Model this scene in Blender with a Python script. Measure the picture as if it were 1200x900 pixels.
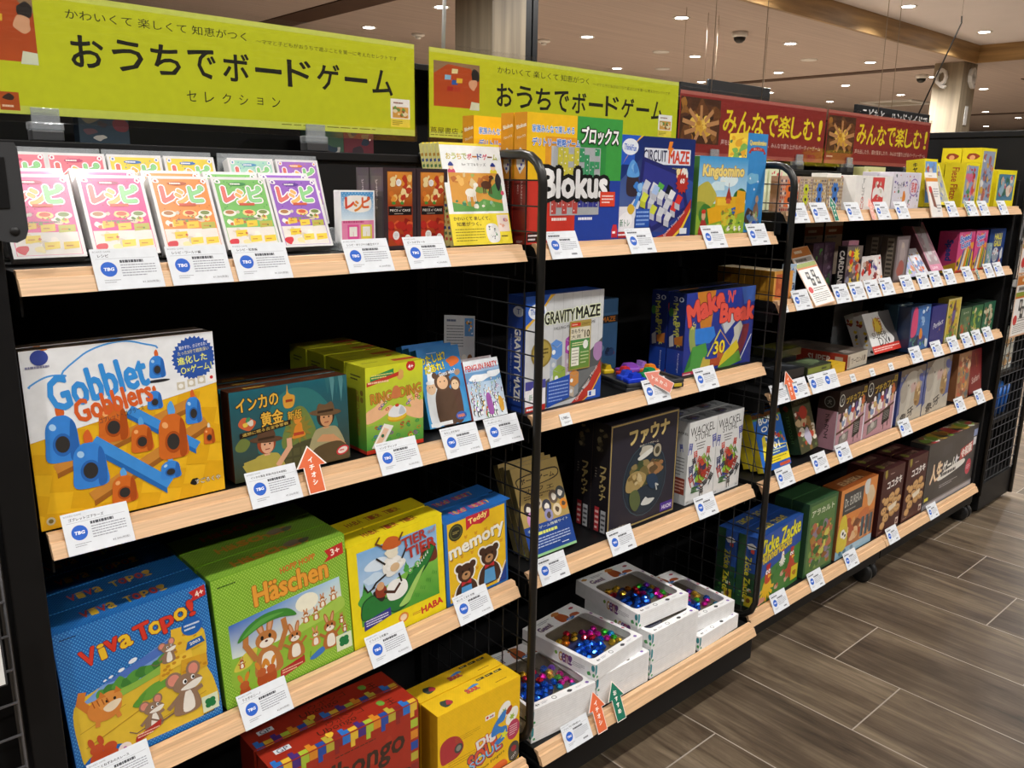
import bpy, bmesh, math, random
from mathutils import Matrix, Vector, Euler
from math import sin, cos, pi, radians, sqrt

# ------------------------------------------------------------------ clear
for o in list(bpy.data.objects):
    bpy.data.objects.remove(o, do_unlink=True)
SC = bpy.context.scene
COL = SC.collection

# ------------------------------------------------------------------ camera
def make_camera():
    yaw, pit, rol = 0.7356, 0.2392, 0.01706
    f = Vector((sin(yaw) * cos(pit), cos(yaw) * cos(pit), -sin(pit)))
    r = Vector((cos(yaw), -sin(yaw), 0.0))
    u = r.cross(f)
    c, s = cos(rol), sin(rol)
    r2 = c * r + s * u
    u2 = -s * r + c * u
    m = Matrix((r2, u2, -f)).transposed().to_4x4()
    m.translation = Vector((-0.2234, -1.180, 1.419))
    cam = bpy.data.cameras.new('camera')
    cam.sensor_width = 36.0
    cam.lens = 983.15 / 1200 * 36.0
    cam.clip_start = 0.02
    cam.clip_end = 200
    o = bpy.data.objects.new('camera', cam)
    COL.objects.link(o)
    o.matrix_world = m
    SC.camera = o
make_camera()

# ------------------------------------------------------------------ view, world
SC.view_settings.view_transform = 'Standard'
SC.view_settings.look = 'None'
SC.view_settings.gamma = 1.0
SC.view_settings.use_curve_mapping = False
SC.view_settings.exposure = 0.22
W = bpy.data.worlds.new('world')
SC.world = W
W.use_nodes = True
W.node_tree.nodes['Background'].inputs[0].default_value = (1.0, 0.95, 0.9, 1)
W.node_tree.nodes['Background'].inputs[1].default_value = 0.25
LAMP_W = 160.0        # power of one ceiling downlight over the shop
FAR_W = 560.0        # downlights deeper in the hall
SC.cycles.use_denoising = True
SC.cycles.max_bounces = 8

# ------------------------------------------------------------------ colours, materials
def lin(h, a=1.0):
    h = h.lstrip('#')
    if len(h) == 3:
        h = ''.join(x + x for x in h)
    out = []
    for i in (0, 2, 4):
        v = int(h[i:i + 2], 16) / 255
        out.append(v / 12.92 if v <= 0.04045 else ((v + 0.055) / 1.055) ** 2.4)
    return (out[0], out[1], out[2], a)

def new_mat(name):
    m = bpy.data.materials.new(name)
    m.use_nodes = True
    nt = m.node_tree
    return m, nt, nt.nodes['Principled BSDF']

def N(nt, t, **kw):
    n = nt.nodes.new(t)
    for k, v in kw.items():
        setattr(n, k, v)
    return n

def noisy(name, col, rough=0.5, amt=0.12, scale=8.0, stretch=(1, 1, 1), metal=0.0, spec=0.5, coat=0.0, bump=0.0):
    """solid colour with a little procedural unevenness"""
    m, nt, b = new_mat(name)
    tc = N(nt, 'ShaderNodeTexCoord')
    mp = N(nt, 'ShaderNodeMapping')
    mp.inputs['Scale'].default_value = stretch
    nz = N(nt, 'ShaderNodeTexNoise')
    nz.inputs['Scale'].default_value = scale
    nz.inputs['Detail'].default_value = 4
    nt.links.new(tc.outputs['Object'], mp.inputs[0])
    nt.links.new(mp.outputs[0], nz.inputs['Vector'])
    r = N(nt, 'ShaderNodeValToRGB')
    c = lin(col)
    r.color_ramp.elements[0].position = 0.3
    r.color_ramp.elements[1].position = 0.7
    r.color_ramp.elements[0].color = tuple(x * (1 - amt) for x in c[:3]) + (1,)
    r.color_ramp.elements[1].color = tuple(min(1, x * (1 + amt)) for x in c[:3]) + (1,)
    nt.links.new(nz.outputs['Fac'], r.inputs[0])
    nt.links.new(r.outputs[0], b.inputs['Base Color'])
    b.inputs['Roughness'].default_value = rough
    b.inputs['Metallic'].default_value = metal
    b.inputs['Specular IOR Level'].default_value = spec
    b.inputs['Coat Weight'].default_value = coat
    if bump:
        bp = N(nt, 'ShaderNodeBump')
        bp.inputs['Strength'].default_value = bump
        bp.inputs['Distance'].default_value = 0.002
        nt.links.new(nz.outputs['Fac'], bp.inputs['Height'])
        nt.links.new(bp.outputs[0], b.inputs['Normal'])
    return m

def printed(name, rough, coat=0.0, spec=0.4):
    """card printed with the colours of its artwork (corner colours of the printed shapes)"""
    m, nt, b = new_mat(name)
    at = N(nt, 'ShaderNodeAttribute', attribute_name='Col')
    tc = N(nt, 'ShaderNodeTexCoord')
    nz = N(nt, 'ShaderNodeTexNoise')
    nz.inputs['Scale'].default_value = 60
    nt.links.new(tc.outputs['Object'], nz.inputs['Vector'])
    mr = N(nt, 'ShaderNodeMapRange')
    mr.inputs['To Min'].default_value = 0.9
    mr.inputs['To Max'].default_value = 1.1
    nt.links.new(nz.outputs['Fac'], mr.inputs['Value'])
    mx = N(nt, 'ShaderNodeVectorMath', operation='SCALE')
    nt.links.new(at.outputs['Color'], mx.inputs[0])
    nt.links.new(mr.outputs[0], mx.inputs['Scale'])
    nt.links.new(mx.outputs[0], b.inputs['Base Color'])
    b.inputs['Roughness'].default_value = rough
    b.inputs['Specular IOR Level'].default_value = spec
    b.inputs['Coat Weight'].default_value = coat
    b.inputs['Coat Roughness'].default_value = 0.06
    return m

M = {}
M['card'] = printed('printed_board', 0.42)
M['gloss'] = printed('shrink_wrapped_board', 0.32, coat=0.4)
M['paper'] = printed('printed_paper', 0.6, spec=0.25)
M['black'] = noisy('black_powder_coat', '#0d0d0e', rough=0.5, amt=0.15, scale=20, spec=0.3)
M['tube'] = noisy('black_tube_paint', '#171614', rough=0.33, amt=0.1, scale=15)
M['panel'] = noisy('black_back_panel', '#111112', rough=0.6, amt=0.2, scale=6, spec=0.25)
M['grey_plastic'] = noisy('dark_grey_plastic', '#3a3b3d', rough=0.45, amt=0.06)
M['rubber'] = noisy('caster_rubber', '#141414', rough=0.5)
M['wire'] = noisy('black_wire_coating', '#1d1d1e', rough=0.35, spec=0.5)
M['lip'] = noisy('maple_edge_strip', '#d6b088', rough=0.45, amt=0.13, scale=9, stretch=(1.2, 30, 45), bump=0.05)
M['white_plastic'] = noisy('white_plastic', '#e8e8e6', rough=0.4, amt=0.03)
M['white_card'] = noisy('white_corrugated_card', '#dcdcdc', rough=0.5, amt=0.05, scale=12, stretch=(1, 1, 14))
M['dark_sign'] = noisy('dark_sign_board', '#1c1f22', rough=0.4)
M['string'] = noisy('thin_steel_wire', '#b9aa98', rough=0.4, metal=0.4)
M['acrylic_blue'] = noisy('blue_bag_film', '#1c5fae', rough=0.3, amt=0.3, scale=14)
M['ground_disc'] = noisy('dark_blue_felt', '#1a2150', rough=0.8, amt=0.2)

def clear_film(name, tint='#ffffff', gloss=0.12, rough=0.05, body=0.0):
    m = bpy.data.materials.new(name)
    m.use_nodes = True
    nt = m.node_tree
    nt.nodes.clear()
    out = N(nt, 'ShaderNodeOutputMaterial')
    tr = N(nt, 'ShaderNodeBsdfTransparent')
    tr.inputs[0].default_value = lin(tint)
    gl = N(nt, 'ShaderNodeBsdfGlossy')
    gl.inputs['Roughness'].default_value = rough
    fr = N(nt, 'ShaderNodeLayerWeight')
    fr.inputs['Blend'].default_value = 0.5
    pw = N(nt, 'ShaderNodeMath', operation='POWER')
    pw.inputs[1].default_value = 4.0
    nt.links.new(fr.outputs['Facing'], pw.inputs[0])
    ad = N(nt, 'ShaderNodeMath', operation='MULTIPLY_ADD')
    ad.inputs[1].default_value = 0.7
    ad.inputs[2].default_value = 0.02 + gloss * 0.15
    nz = N(nt, 'ShaderNodeTexNoise')
    nz.inputs['Scale'].default_value = 9
    bp = N(nt, 'ShaderNodeBump')
    bp.inputs['Strength'].default_value = 0.08
    bp.inputs['Distance'].default_value = 0.01
    nt.links.new(nz.outputs['Fac'], bp.inputs['Height'])
    nt.links.new(bp.outputs[0], gl.inputs['Normal'])
    mx = N(nt, 'ShaderNodeMixShader')
    nt.links.new(pw.outputs[0], ad.inputs[0])
    nt.links.new(ad.outputs[0], mx.inputs[0])
    nt.links.new(tr.outputs[0], mx.inputs[1])
    nt.links.new(gl.outputs[0], mx.inputs[2])
    if body:
        df = N(nt, 'ShaderNodeBsdfDiffuse')
        df.inputs[0].default_value = lin(tint)
        m2 = N(nt, 'ShaderNodeMixShader')
        m2.inputs[0].default_value = body
        nt.links.new(mx.outputs[0], m2.inputs[1])
        nt.links.new(df.outputs[0], m2.inputs[2])
        mx = m2
    nt.links.new(mx.outputs[0], out.inputs[0])
    return m
M['acrylic'] = clear_film('clear_acrylic', '#ffffff', gloss=0.1)
M['film'] = clear_film('clear_window_film', '#ffffff', gloss=0.15, rough=0.03)
M['clip'] = clear_film('clear_clip_plastic', '#dfe3e6', gloss=0.5, body=0.25)

def emitter(name, col, strength):
    m, nt, b = new_mat(name)
    b.inputs['Base Color'].default_value = lin(col)
    b.inputs['Emission Color'].default_value = lin(col)
    b.inputs['Emission Strength'].default_value = strength
    return m
M['lamp'] = emitter('lamp_lens', '#fffaf0', 22.0)

def gem_mat(name, col):
    m, nt, b = new_mat(name)
    nz = N(nt, 'ShaderNodeTexNoise')
    nz.inputs['Scale'].default_value = 30
    r = N(nt, 'ShaderNodeValToRGB')
    c = lin(col)
    r.color_ramp.elements[0].color = tuple(x * 0.75 for x in c[:3]) + (1,)
    r.color_ramp.elements[1].color = c
    nt.links.new(nz.outputs[0], r.inputs[0])
    nt.links.new(r.outputs[0], b.inputs['Base Color'])
    b.inputs['Metallic'].default_value = 0.75
    b.inputs['Roughness'].default_value = 0.16
    return m
GEM = {k: gem_mat('metallic_%s_gem' % k, v) for k, v in dict(blue='#2f78ff', pink='#ff2ec0', green='#4fe04a', gold='#ffd34a', cyan='#3cc4ff', purple='#a04cff', red='#e8304a', orange='#ff9a2e').items()}

def floor_mat():
    m, nt, b = new_mat('wood_look_floor_tile')
    L = nt.links.new
    tc = N(nt, 'ShaderNodeTexCoord')
    sp = N(nt, 'ShaderNodeSeparateXYZ')
    L(tc.outputs['Object'], sp.inputs[0])
    def mth(op, a, bb=None, c=None):
        n = N(nt, 'ShaderNodeMath', operation=op)
        for i, v in enumerate((a, bb, c)):
            if v is None:
                continue
            if isinstance(v, (int, float)):
                n.inputs[i].default_value = v
            else:
                L(v, n.inputs[i])
        return n.outputs[0]
    PW, PL = 0.2915, 0.637
    xs = mth('DIVIDE', mth('SUBTRACT', sp.outputs[0], 1.786), PW)
    idx = mth('FLOOR', xs)
    fx = mth('SUBTRACT', xs, idx)
    ys = mth('DIVIDE', mth('SUBTRACT', mth('ADD', sp.outputs[1], 0.342), mth('MULTIPLY', idx, 0.2025)), PL)
    idy = mth('FLOOR', ys)
    fy = mth('SUBTRACT', ys, idy)
    def edge(fv, size):
        d = mth('MINIMUM', fv, mth('SUBTRACT', 1.0, fv))
        return mth('LESS_THAN', mth('MULTIPLY', d, size), 0.0019)
    g = mth('MAXIMUM', edge(fx, PW), edge(fy, PL))
    cb = N(nt, 'ShaderNodeCombineXYZ')
    L(idx, cb.inputs[0]); L(idy, cb.inputs[1])
    wn = N(nt, 'ShaderNodeTexWhiteNoise')
    L(cb.outputs[0], wn.inputs['Vector'])
    # grain
    off = N(nt, 'ShaderNodeVectorMath', operation='MULTIPLY_ADD')
    L(wn.outputs['Color'], off.inputs[0])
    off.inputs[1].default_value = (17, 23, 5)
    L(tc.outputs['Object'], off.inputs[2])
    mp = N(nt, 'ShaderNodeMapping')
    mp.inputs['Scale'].default_value = (9, 1.3, 1)
    L(off.outputs[0], mp.inputs[0])
    nz = N(nt, 'ShaderNodeTexNoise')
    nz.inputs['Scale'].default_value = 1.6
    nz.inputs['Detail'].default_value = 8
    nz.inputs['Roughness'].default_value = 0.62
    nz.inputs['Distortion'].default_value = 0.6
    L(mp.outputs[0], nz.inputs['Vector'])
    n2 = N(nt, 'ShaderNodeTexNoise')
    n2.inputs['Scale'].default_value = 3.2
    n2.inputs['Detail'].default_value = 3
    L(off.outputs[0], n2.inputs['Vector'])
    mp3 = N(nt, 'ShaderNodeMapping')
    mp3.inputs['Scale'].default_value = (60, 2.5, 1)
    L(off.outputs[0], mp3.inputs[0])
    n3 = N(nt, 'ShaderNodeTexNoise')
    n3.inputs['Scale'].default_value = 2.0
    n3.inputs['Detail'].default_value = 4
    L(mp3.outputs[0], n3.inputs['Vector'])
    v = mth('ADD', mth('MULTIPLY', nz.outputs['Fac'], 0.6), mth('MULTIPLY', n2.outputs['Fac'], 0.3))
    v = mth('ADD', v, mth('MULTIPLY', n3.outputs['Fac'], 0.18))
    v = mth('ADD', v, mth('MULTIPLY', mth('SUBTRACT', wn.outputs['Value'], 0.5), 0.10))
    rp = N(nt, 'ShaderNodeValToRGB')
    e = rp.color_ramp.elements
    e[0].position = 0.36; e[0].color = lin('#2c231b')
    e[1].position = 0.74; e[1].color = lin('#8f806d')
    k = e.new(0.50); k.color = lin('#524537')
    k = e.new(0.60); k.color = lin('#6b5d4b')
    L(v, rp.inputs[0])
    mx = N(nt, 'ShaderNodeMix', data_type='RGBA')
    L(g, mx.inputs['Factor'])
    L(rp.outputs[0], mx.inputs['A'])
    mx.inputs['B'].default_value = lin('#9d958a')
    L(mx.outputs['Result'], b.inputs['Base Color'])
    b.inputs['Roughness'].default_value = 0.42
    b.inputs['Specular IOR Level'].default_value = 0.35
    bp = N(nt, 'ShaderNodeBump')
    bp.inputs['Strength'].default_value = 0.12
    bp.inputs['Distance'].default_value = 0.003
    L(v, bp.inputs['Height'])
    L(bp.outputs[0], b.inputs['Normal'])
    return m

def grain(name, c0, c1, stretch, rough=0.5, scale=2.0):
    m, nt, b = new_mat(name)
    L = nt.links.new
    tc = N(nt, 'ShaderNodeTexCoord')
    mp = N(nt, 'ShaderNodeMapping')
    mp.inputs['Scale'].default_value = stretch
    L(tc.outputs['Object'], mp.inputs[0])
    nz = N(nt, 'ShaderNodeTexNoise')
    nz.inputs['Scale'].default_value = scale
    nz.inputs['Detail'].default_value = 6
    L(mp.outputs[0], nz.inputs['Vector'])
    rp = N(nt, 'ShaderNodeValToRGB')
    rp.color_ramp.elements[0].position = 0.33
    rp.color_ramp.elements[1].position = 0.68
    rp.color_ramp.elements[0].color = lin(c0)
    rp.color_ramp.elements[1].color = lin(c1)
    L(nz.outputs['Fac'], rp.inputs[0])
    L(rp.outputs[0], b.inputs['Base Color'])
    b.inputs['Roughness'].default_value = rough
    return m
M['floor'] = floor_mat()
M['ceil_wood'] = grain('wood_ceiling', '#b3a39c', '#c3b3aa', (0.25, 14, 1), rough=0.55)
M['ceil_white'] = noisy('white_ceiling_board', '#e6e2e6', rough=0.8, amt=0.03, scale=2)
M['fascia'] = grain('oak_fascia', '#8a6c45', '#b5925f', (0.6, 0.6, 10), rough=0.45)
M['pillar'] = grain('pale_oak_cladding', '#857a68', '#a3967f', (9, 9, 0.35), rough=0.5)
M['recess'] = noisy('dark_brown_recess', '#4a3020', rough=0.6)
M['wall'] = noisy('far_wall_paint', '#8f857a', rough=0.8, amt=0.08, scale=0.7)

# ------------------------------------------------------------------ mesh helpers
def link(name, me, mats, parent=None):
    o = bpy.data.objects.new(name, me)
    COL.objects.link(o)
    for m in (mats if isinstance(mats, (list, tuple)) else [mats]):
        me.materials.append(m)
    if parent is not None:
        o.parent = parent
    return o

def tag(o, label, cat, group=None, kind=None):
    o['label'] = label
    o['category'] = cat
    if group:
        o['group'] = group
    if kind:
        o['kind'] = kind
    return o

def empty(name, loc=(0, 0, 0), rot=(0, 0, 0)):
    o = bpy.data.objects.new(name, None)
    COL.objects.link(o)
    o.empty_display_size = 0.05
    o.location = loc
    o.rotation_euler = rot
    return o

class MB:
    """collects boxes, bars, tubes and plates into one mesh"""
    def __init__(s):
        s.v = []; s.f = []; s.sm = []
    def add(s, vs, fs, smooth=False):
        n = len(s.v)
        s.v += [tuple(v) for v in vs]
        s.f += [tuple(i + n for i in f) for f in fs]
        s.sm += [smooth] * len(fs)
        return s
    def box(s, x0, x1, y0, y1, z0, z1, bev=0.0):
        if bev <= 0:
            vs = [(x, y, z) for x in (x0, x1) for y in (y0, y1) for z in (z0, z1)]
            return s.add(vs, [(0, 1, 3, 2), (4, 6, 7, 5), (0, 4, 5, 1), (2, 3, 7, 6), (0, 2, 6, 4), (1, 5, 7, 3)])
        bm = bmesh.new()
        bmesh.ops.create_cube(bm, size=1)
        for v in bm.verts:
            v.co = ((x0 + x1) / 2 + v.co.x * (x1 - x0), (y0 + y1) / 2 + v.co.y * (y1 - y0), (z0 + z1) / 2 + v.co.z * (z1 - z0))
        bmesh.ops.bevel(bm, geom=bm.edges[:], offset=bev, segments=2, affect='EDGES', profile=0.5)
        bm.verts.index_update()
        s.add([v.co for v in bm.verts], [[v.index for v in f.verts] for f in bm.faces])
        bm.free()
        return s
    def prism(s, prof, x0, x1, axis=0):
        """profile of (a,b) points extruded along an axis (0: x with a=y b=z, 1: y with a=x b=z, 2: z with a=x b=y)"""
        n = len(prof)
        def P(t, a, b):
            return (t, a, b) if axis == 0 else (a, t, b) if axis == 1 else (a, b, t)
        vs = [P(x0, a, b) for a, b in prof] + [P(x1, a, b) for a, b in prof]
        fs = [tuple(range(n))[::-1], tuple(range(n, 2 * n))] + [(i, (i + 1) % n, n + (i + 1) % n, n + i) for i in range(n)]
        return s.add(vs, fs)
    def tube(s, pts, r, n=8, cap=True):
        pts = [Vector(p) for p in pts]
        vs = []; fs = []
        up = None
        for i, p in enumerate(pts):
            if i == 0: t = pts[1] - p
            elif i == len(pts) - 1: t = p - pts[i - 1]
            else: t = (pts[i + 1] - p).normalized() + (p - pts[i - 1]).normalized()
            t.normalize()
            if up is None:
                up = Vector((0, 0, 1)) if abs(t.z) < 0.9 else Vector((1, 0, 0))
                a = t.cross(up).normalized()
            else:
                a = (a - t * a.dot(t)).normalized()
            b = t.cross(a)
            for k in range(n):
                w = 2 * pi * k / n
                vs.append(p + r * (cos(w) * a + sin(w) * b))
        for i in range(len(pts) - 1):
            for k in range(n):
                fs.append((i * n + k, i * n + (k + 1) % n, (i + 1) * n + (k + 1) % n, (i + 1) * n + k))
        if cap:
            fs.append(tuple(range(n))[::-1]); fs.append(tuple(range((len(pts) - 1) * n, len(pts) * n)))
        return s.add(vs, fs, n > 5)
    def lathe(s, prof, n=24, center=(0, 0, 0), axis='z'):
        """profile of (r, h) spun round an axis"""
        vs = []; fs = []
        for r, h in prof:
            for k in range(n):
                w = 2 * pi * k / n
                p = (r * cos(w), r * sin(w), h)
                if axis == 'x': p = (p[2], p[0], p[1])
                elif axis == 'y': p = (p[0], p[2], p[1])
                vs.append((p[0] + center[0], p[1] + center[1], p[2] + center[2]))
        for i in range(len(prof) - 1):
            for k in range(n):
                fs.append((i * n + k, i * n + (k + 1) % n, (i + 1) * n + (k + 1) % n, (i + 1) * n + k))
        fs.append(tuple(range(n))[::-1]); fs.append(tuple(range((len(prof) - 1) * n, len(prof) * n)))
        return s.add(vs, fs, True)
    def mesh(s, name):
        me = bpy.data.meshes.new(name)
        me.from_pydata(s.v, [], s.f)
        for p, q in zip(me.polygons, s.sm):
            p.use_smooth = q
        me.validate()
        return me
    def build(s, name, mat, parent=None):
        return link(name, s.mesh(name), mat, parent)

def struct(name, mb, mat):
    o = mb.build(name, mat)
    o['kind'] = 'structure'
    return o

# ------------------------------------------------------------------ the hall: floor, ceilings, walls, pillars
def hall():
    struct('floor', MB().box(-7, 42, -9, 22, -0.05, 0), M['floor'])
    struct('ceiling', MB().box(-7, 12, -9, 3.43, 3.2, 3.25), M['ceil_white'])
    mb = MB()
    mb.prism([(-7, 3.43), (12, 3.43), (12, -9), (42, -9), (42, 22), (-7, 22)], 3.0, 3.05, axis=2)
    struct('ceiling_wood', mb, M['ceil_wood'])
    struct('wall_west', MB().box(-7.1, -7, -9, 22, 0, 3.3), M['wall'])
    struct('wall_east', MB().box(42, 42.1, -9, 22, 0, 3.3), M['wall'])
    struct('wall_north', MB().box(-7, 42, 22, 22.1, 0, 3.3), M['wall'])
    struct('wall_south', MB().box(-7, 42, -9.1, -9, 0, 3.3), M['wall'])
    # the oak face of the ceiling step, one run along the aisle and one across it
    struct('trim_1', MB().box(-7, 12.0, 3.40, 3.44, 2.985, 3.2), M['fascia'])
    struct('trim_2', MB().box(11.97, 12.01, -9, 3.40, 2.985, 3.2), M['fascia'])
    # dark grooves in the wooden ceiling
    for i, (x0, x1, y0, y1) in enumerate([(11.95, 12.2, 3.95, 14), (14.2, 14.55, -6, 3.6), (4.15, 4.5, 3.5, 14), (20.5, 20.8, -6, 14)]):
        struct('trim_%d' % (i + 3), MB().box(x0, x1, y0, y1, 2.99, 3.001), M['recess'])
    mb = MB().box(11.8, 12.25, 3.5, 3.87, 0, 3.0)
    struct('pillar', mb, M['pillar'])
    mb = MB().box(3.9, 4.226, 3.652, 4.07, 0, 3.0)
    mb.box(3.9, 3.902, 3.648, 3.652, 0, 3.0)
    struct('pillar.001', mb, M['pillar'])
    mb = MB().box(4.228, 4.285, 3.655, 3.75, 0, 3.0)
    mb.box(4.300, 4.35, 3.655, 3.75, 0, 3.0)
    mb.box(4.285, 4.300, 3.70, 3.75, 0, 3.0)
    struct('trim_7', mb, M['dark_sign'])
hall()
# ------------------------------------------------------------------ lamps
def downlights():
    root = None
    rows = []
    for y in (3.0, 0.95, -1.1, -3.15):
        for i in range(-2, 6):
            rows.append((0.72 + 2.05 * i, y, 3.2, True))
    far = [(5.134, 7.16), (4.996, 5.68), (7.167, 5.82), (6.956, 4.35), (9.454, 7.374), (9.08, 4.40), (9.21, 5.83), (11.15, 4.44), (13.47, 5.96), (11.33, 5.90),
           (15.9, 7.52), (18.28, 7.69), (15.44, 5.93), (15.3, 4.5), (19.98, 6.11), (24.7, 7.75), (22.08, 6.14), (4.9, 4.35), (13.2, 4.45), (7.3, 7.3), (11.6, 7.45), (13.7, 7.5)]
    for x, y in far:
        rows.append((x, y, 3.0, False))
    ring = MB().lathe([(0.062, -0.002), (0.085, -0.006), (0.088, 0.0), (0.062, 0.004)], 20)
    lens = MB().lathe([(0.001, -0.0035), (0.045, -0.0045), (0.0615, -0.003)], 20)
    rm = ring.mesh('trim_ring'); rm.materials.append(M['white_plastic'])
    lm = lens.mesh('lens'); lm.materials.append(M['lamp'])
    near_spot = bpy.data.lights.new('downlight_beam', 'SPOT')
    far_spot = bpy.data.lights.new('hall_downlight_beam', 'SPOT')
    for l, w in ((near_spot, LAMP_W), (far_spot, FAR_W)):
        l.energy = w
        l.color = (1.0, 0.965, 0.925)
        l.spot_size = radians(150)
        l.spot_blend = 0.6
        l.shadow_soft_size = 0.07
    names = {}
    for i, (x, y, z, near) in enumerate(rows):
        r = empty('downlight', (x, y, z - 0.002))
        a = bpy.data.objects.new('trim_ring', rm); a.parent = r; COL.objects.link(a)
        b = bpy.data.objects.new('lens', lm); b.parent = r; COL.objects.link(b)
        s = bpy.data.objects.new('beam', near_spot if near else far_spot)
        s.location = (0, 0, -0.012); s.parent = r
        COL.objects.link(s)
        if near:
            tag(r, 'round recessed downlight in the white ceiling board', 'ceiling light', 'downlights in the white ceiling')
        else:
            tag(r, 'round recessed downlight in the brown wooden ceiling', 'ceiling light', 'downlights in the wooden ceiling')
downlights()

def ceiling_fittings():
    # dome cameras
    for (x, y, lab) in ((8.04, 4.39, 'black and white dome camera on the wooden ceiling above the red banners'), (12.85, 4.48, 'dome camera on the wooden ceiling left of the pillar letter')):
        r = empty('dome_camera', (x, y, 3.0)); tag(r, lab, 'camera')
        MB().lathe([(0.0, 0.0), (0.085, 0.0), (0.085, -0.04), (0.07, -0.055), (0.0, -0.055)], 20).build('housing', M['white_plastic'], r)
        MB().lathe([(0.065, -0.055), (0.058, -0.085), (0.03, -0.11), (0.001, -0.115)], 20).build('dome', M['tube'], r)
    for (x, y, lab) in ((7.0, 6.35, 'small white smoke detector on the wooden ceiling near the post'), (5.75, 7.1, 'small white smoke detector above the first yellow banner')):
        r = empty('smoke_detector', (x, y, 3.0)); tag(r, lab, 'smoke detector')
        MB().lathe([(0.0, 0.0), (0.075, 0.0), (0.075, -0.02), (0.05, -0.03), (0.0, -0.03)], 18).build('base', M['white_plastic'], r)
        MB().lathe([(0.035, -0.03), (0.03, -0.055), (0.001, -0.058)], 16).build('sensor', M['white_plastic'], r)
    r = empty('air_vent', (16.8, 6.6, 3.0)); tag(r, 'square white air conditioner vent in the wooden ceiling', 'ceiling vent')
    mb = MB()
    for a, b2, c, d in ((-.5, .5, -.5, -.36), (-.5, .5, .36, .5), (-.5, -.36, -.36, .36), (.36, .5, -.36, .36)):
        mb.box(a, b2, c, d, -0.03, 0.0, 0.006)
    mb.build('frame', M['white_plastic'], r)
    MB().box(-.34, .34, -.34, .34, -0.02, -0.004).build('grille', noisy('vent_grille', '#b9b2a4', amt=0.3, scale=4, stretch=(1, 20, 1)), r)
    for (x, y) in ((9.9, 6.9), (8.6, 5.9), (10.4, 4.9)):
        r = empty('speaker_disc', (x, y, 3.0)); tag(r, 'flat round ceiling speaker disc among the downlights', 'ceiling speaker', 'flat ceiling discs')
        MB().lathe([(0.0, 0.0), (0.11, 0.0), (0.10, -0.012), (0.0, -0.014)], 18).build('cover', M['white_plastic'], r)
ceiling_fittings()

# ------------------------------------------------------------------ shelving
BAYS = {'S': (0.0195, 0.88), 'T': (0.917, 1.7726), 'U': (1.8226, 2.6975), 'V': (2.7025, 3.578)}
LIPZ = {'S': [1.267, .910, None, .152], 'T': [1.267, .917, .566, .153], 'U': [1.318, 1.0795, .8195, .557, .140], 'V': [1.318, 1.0795, .8195, .557, .140]}
ROLL = -radians(3.1138)          # the third shelf of the first bay hangs one slot lower at its left end
S3PIV = Vector((0.88, 0.0, 0.563))
SCRO = ROLL

def s3(x, y, z):
    """a point on the tilted third shelf: x measured from its right end"""
    return S3PIV + Euler((0, ROLL, 0)).to_matrix() @ Vector((x, y, z))

def lip_mesh(x0, x1, zb, y0=0.0):
    prof = [(0, 0), (0.0095, 0.0200), (0.0145, 0.0204), (0.0172, 0.0305), (0.030, 0.0305), (0.030, 0.026), (0.0225, 0.022), (0.010, -0.001)]
    return MB().prism([(a + y0, b + zb) for a, b in prof], x0, x1)

def caster(parent, x, y):
    c = MB().box(x - 0.022, x + 0.022, y - 0.03, y + 0.03, 0.072, 0.082, 0.002)
    c.box(x - 0.009, x + 0.009, y - 0.02, y + 0.028, 0.03, 0.073, 0.002)
    c = c.build('caster', M['black'], parent)
    for s in (-1, 1):
        MB().lathe([(0.010, -0.010), (0.034, -0.010), (0.037, -0.007), (0.037, 0.007), (0.034, 0.010), (0.010, 0.010)], 24, (x + s * 0.019, y, 0.037), 'x').build('wheel', M['rubber'], c)

def bay(key, label, by=0.0):
    x0, x1 = BAYS[key]
    r = empty('display_shelf', (0, 0, 0))
    tag(r, label, 'shelf unit', 'black display shelf units')
    xa, xb = {'S': (-0.0, 0.90), 'T': (0.90, 1.80), 'U': (1.80, 2.70), 'V': (2.70, 3.60)}[key]
    xa += 0.001; xb -= 0.001
    mb = MB().box(xa, xb, 0.385, 0.405, 0.10, 1.455)
    mb.box(xa, xb, 0.378, 0.412, 1.450, 1.467, 0.002)
    for z in (0.55, 0.9, 1.24):
        mb.box(xa, xb, 0.382, 0.386, z, z + 0.004)
    mb.build('back_panel', M['panel'], r)
    for x in (xa + 0.012, xb - 0.012):
        mb = MB().box(x - 0.012, x + 0.012, 0.355, 0.384, 0.09, 1.44, 0.001)
        for k in range(26):
            mb.box(x - 0.003, x + 0.003, 0.3535, 0.3555, 0.15 + k * 0.05, 0.175 + k * 0.05)
        mb.build('upright', M['black'], r)
    for i, zb in enumerate(LIPZ[key]):
        bottom = i == len(LIPZ[key]) - 1
        yo = by if bottom else 0.0
        z = zb if zb is not None else 0.0
        mb = MB().box(x0 + 0.002, x1 - 0.002, 0.022 + yo, 0.375, z + 0.0035, z + 0.0265, 0.001)
        for xs in (x0 + 0.003, x1 - 0.006):
            mb.box(xs, xs + 0.003, 0.03, 0.37, z - 0.03, z + 0.004)
        sh = mb
        lp = lip_mesh(x0, x1, z, yo)
        if zb is None:
            rot = Euler((0, ROLL, 0)).to_matrix()
            for b in (sh, lp):
                b.v = [tuple(S3PIV + rot @ Vector((v[0] - 0.88, v[1], v[2]))) for v in b.v]
        so = sh.build('shelf', M['black'], r)
        lp.build('wooden_lip', M['lip'], so)
    mb = MB().box(x0, x1, 0.02 + by, 0.40, 0.085, 0.140, 0.002)
    if key in 'ST':
        mb.box(x0, x1, by + 0.012, 0.03, 0.075, 0.150, 0.002)
    mb.build('base_frame', M['black'], r)
    caster(r, xb - 0.035, 0.055)
    caster(r, xa + 0.035, 0.36)
    return r
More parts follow.
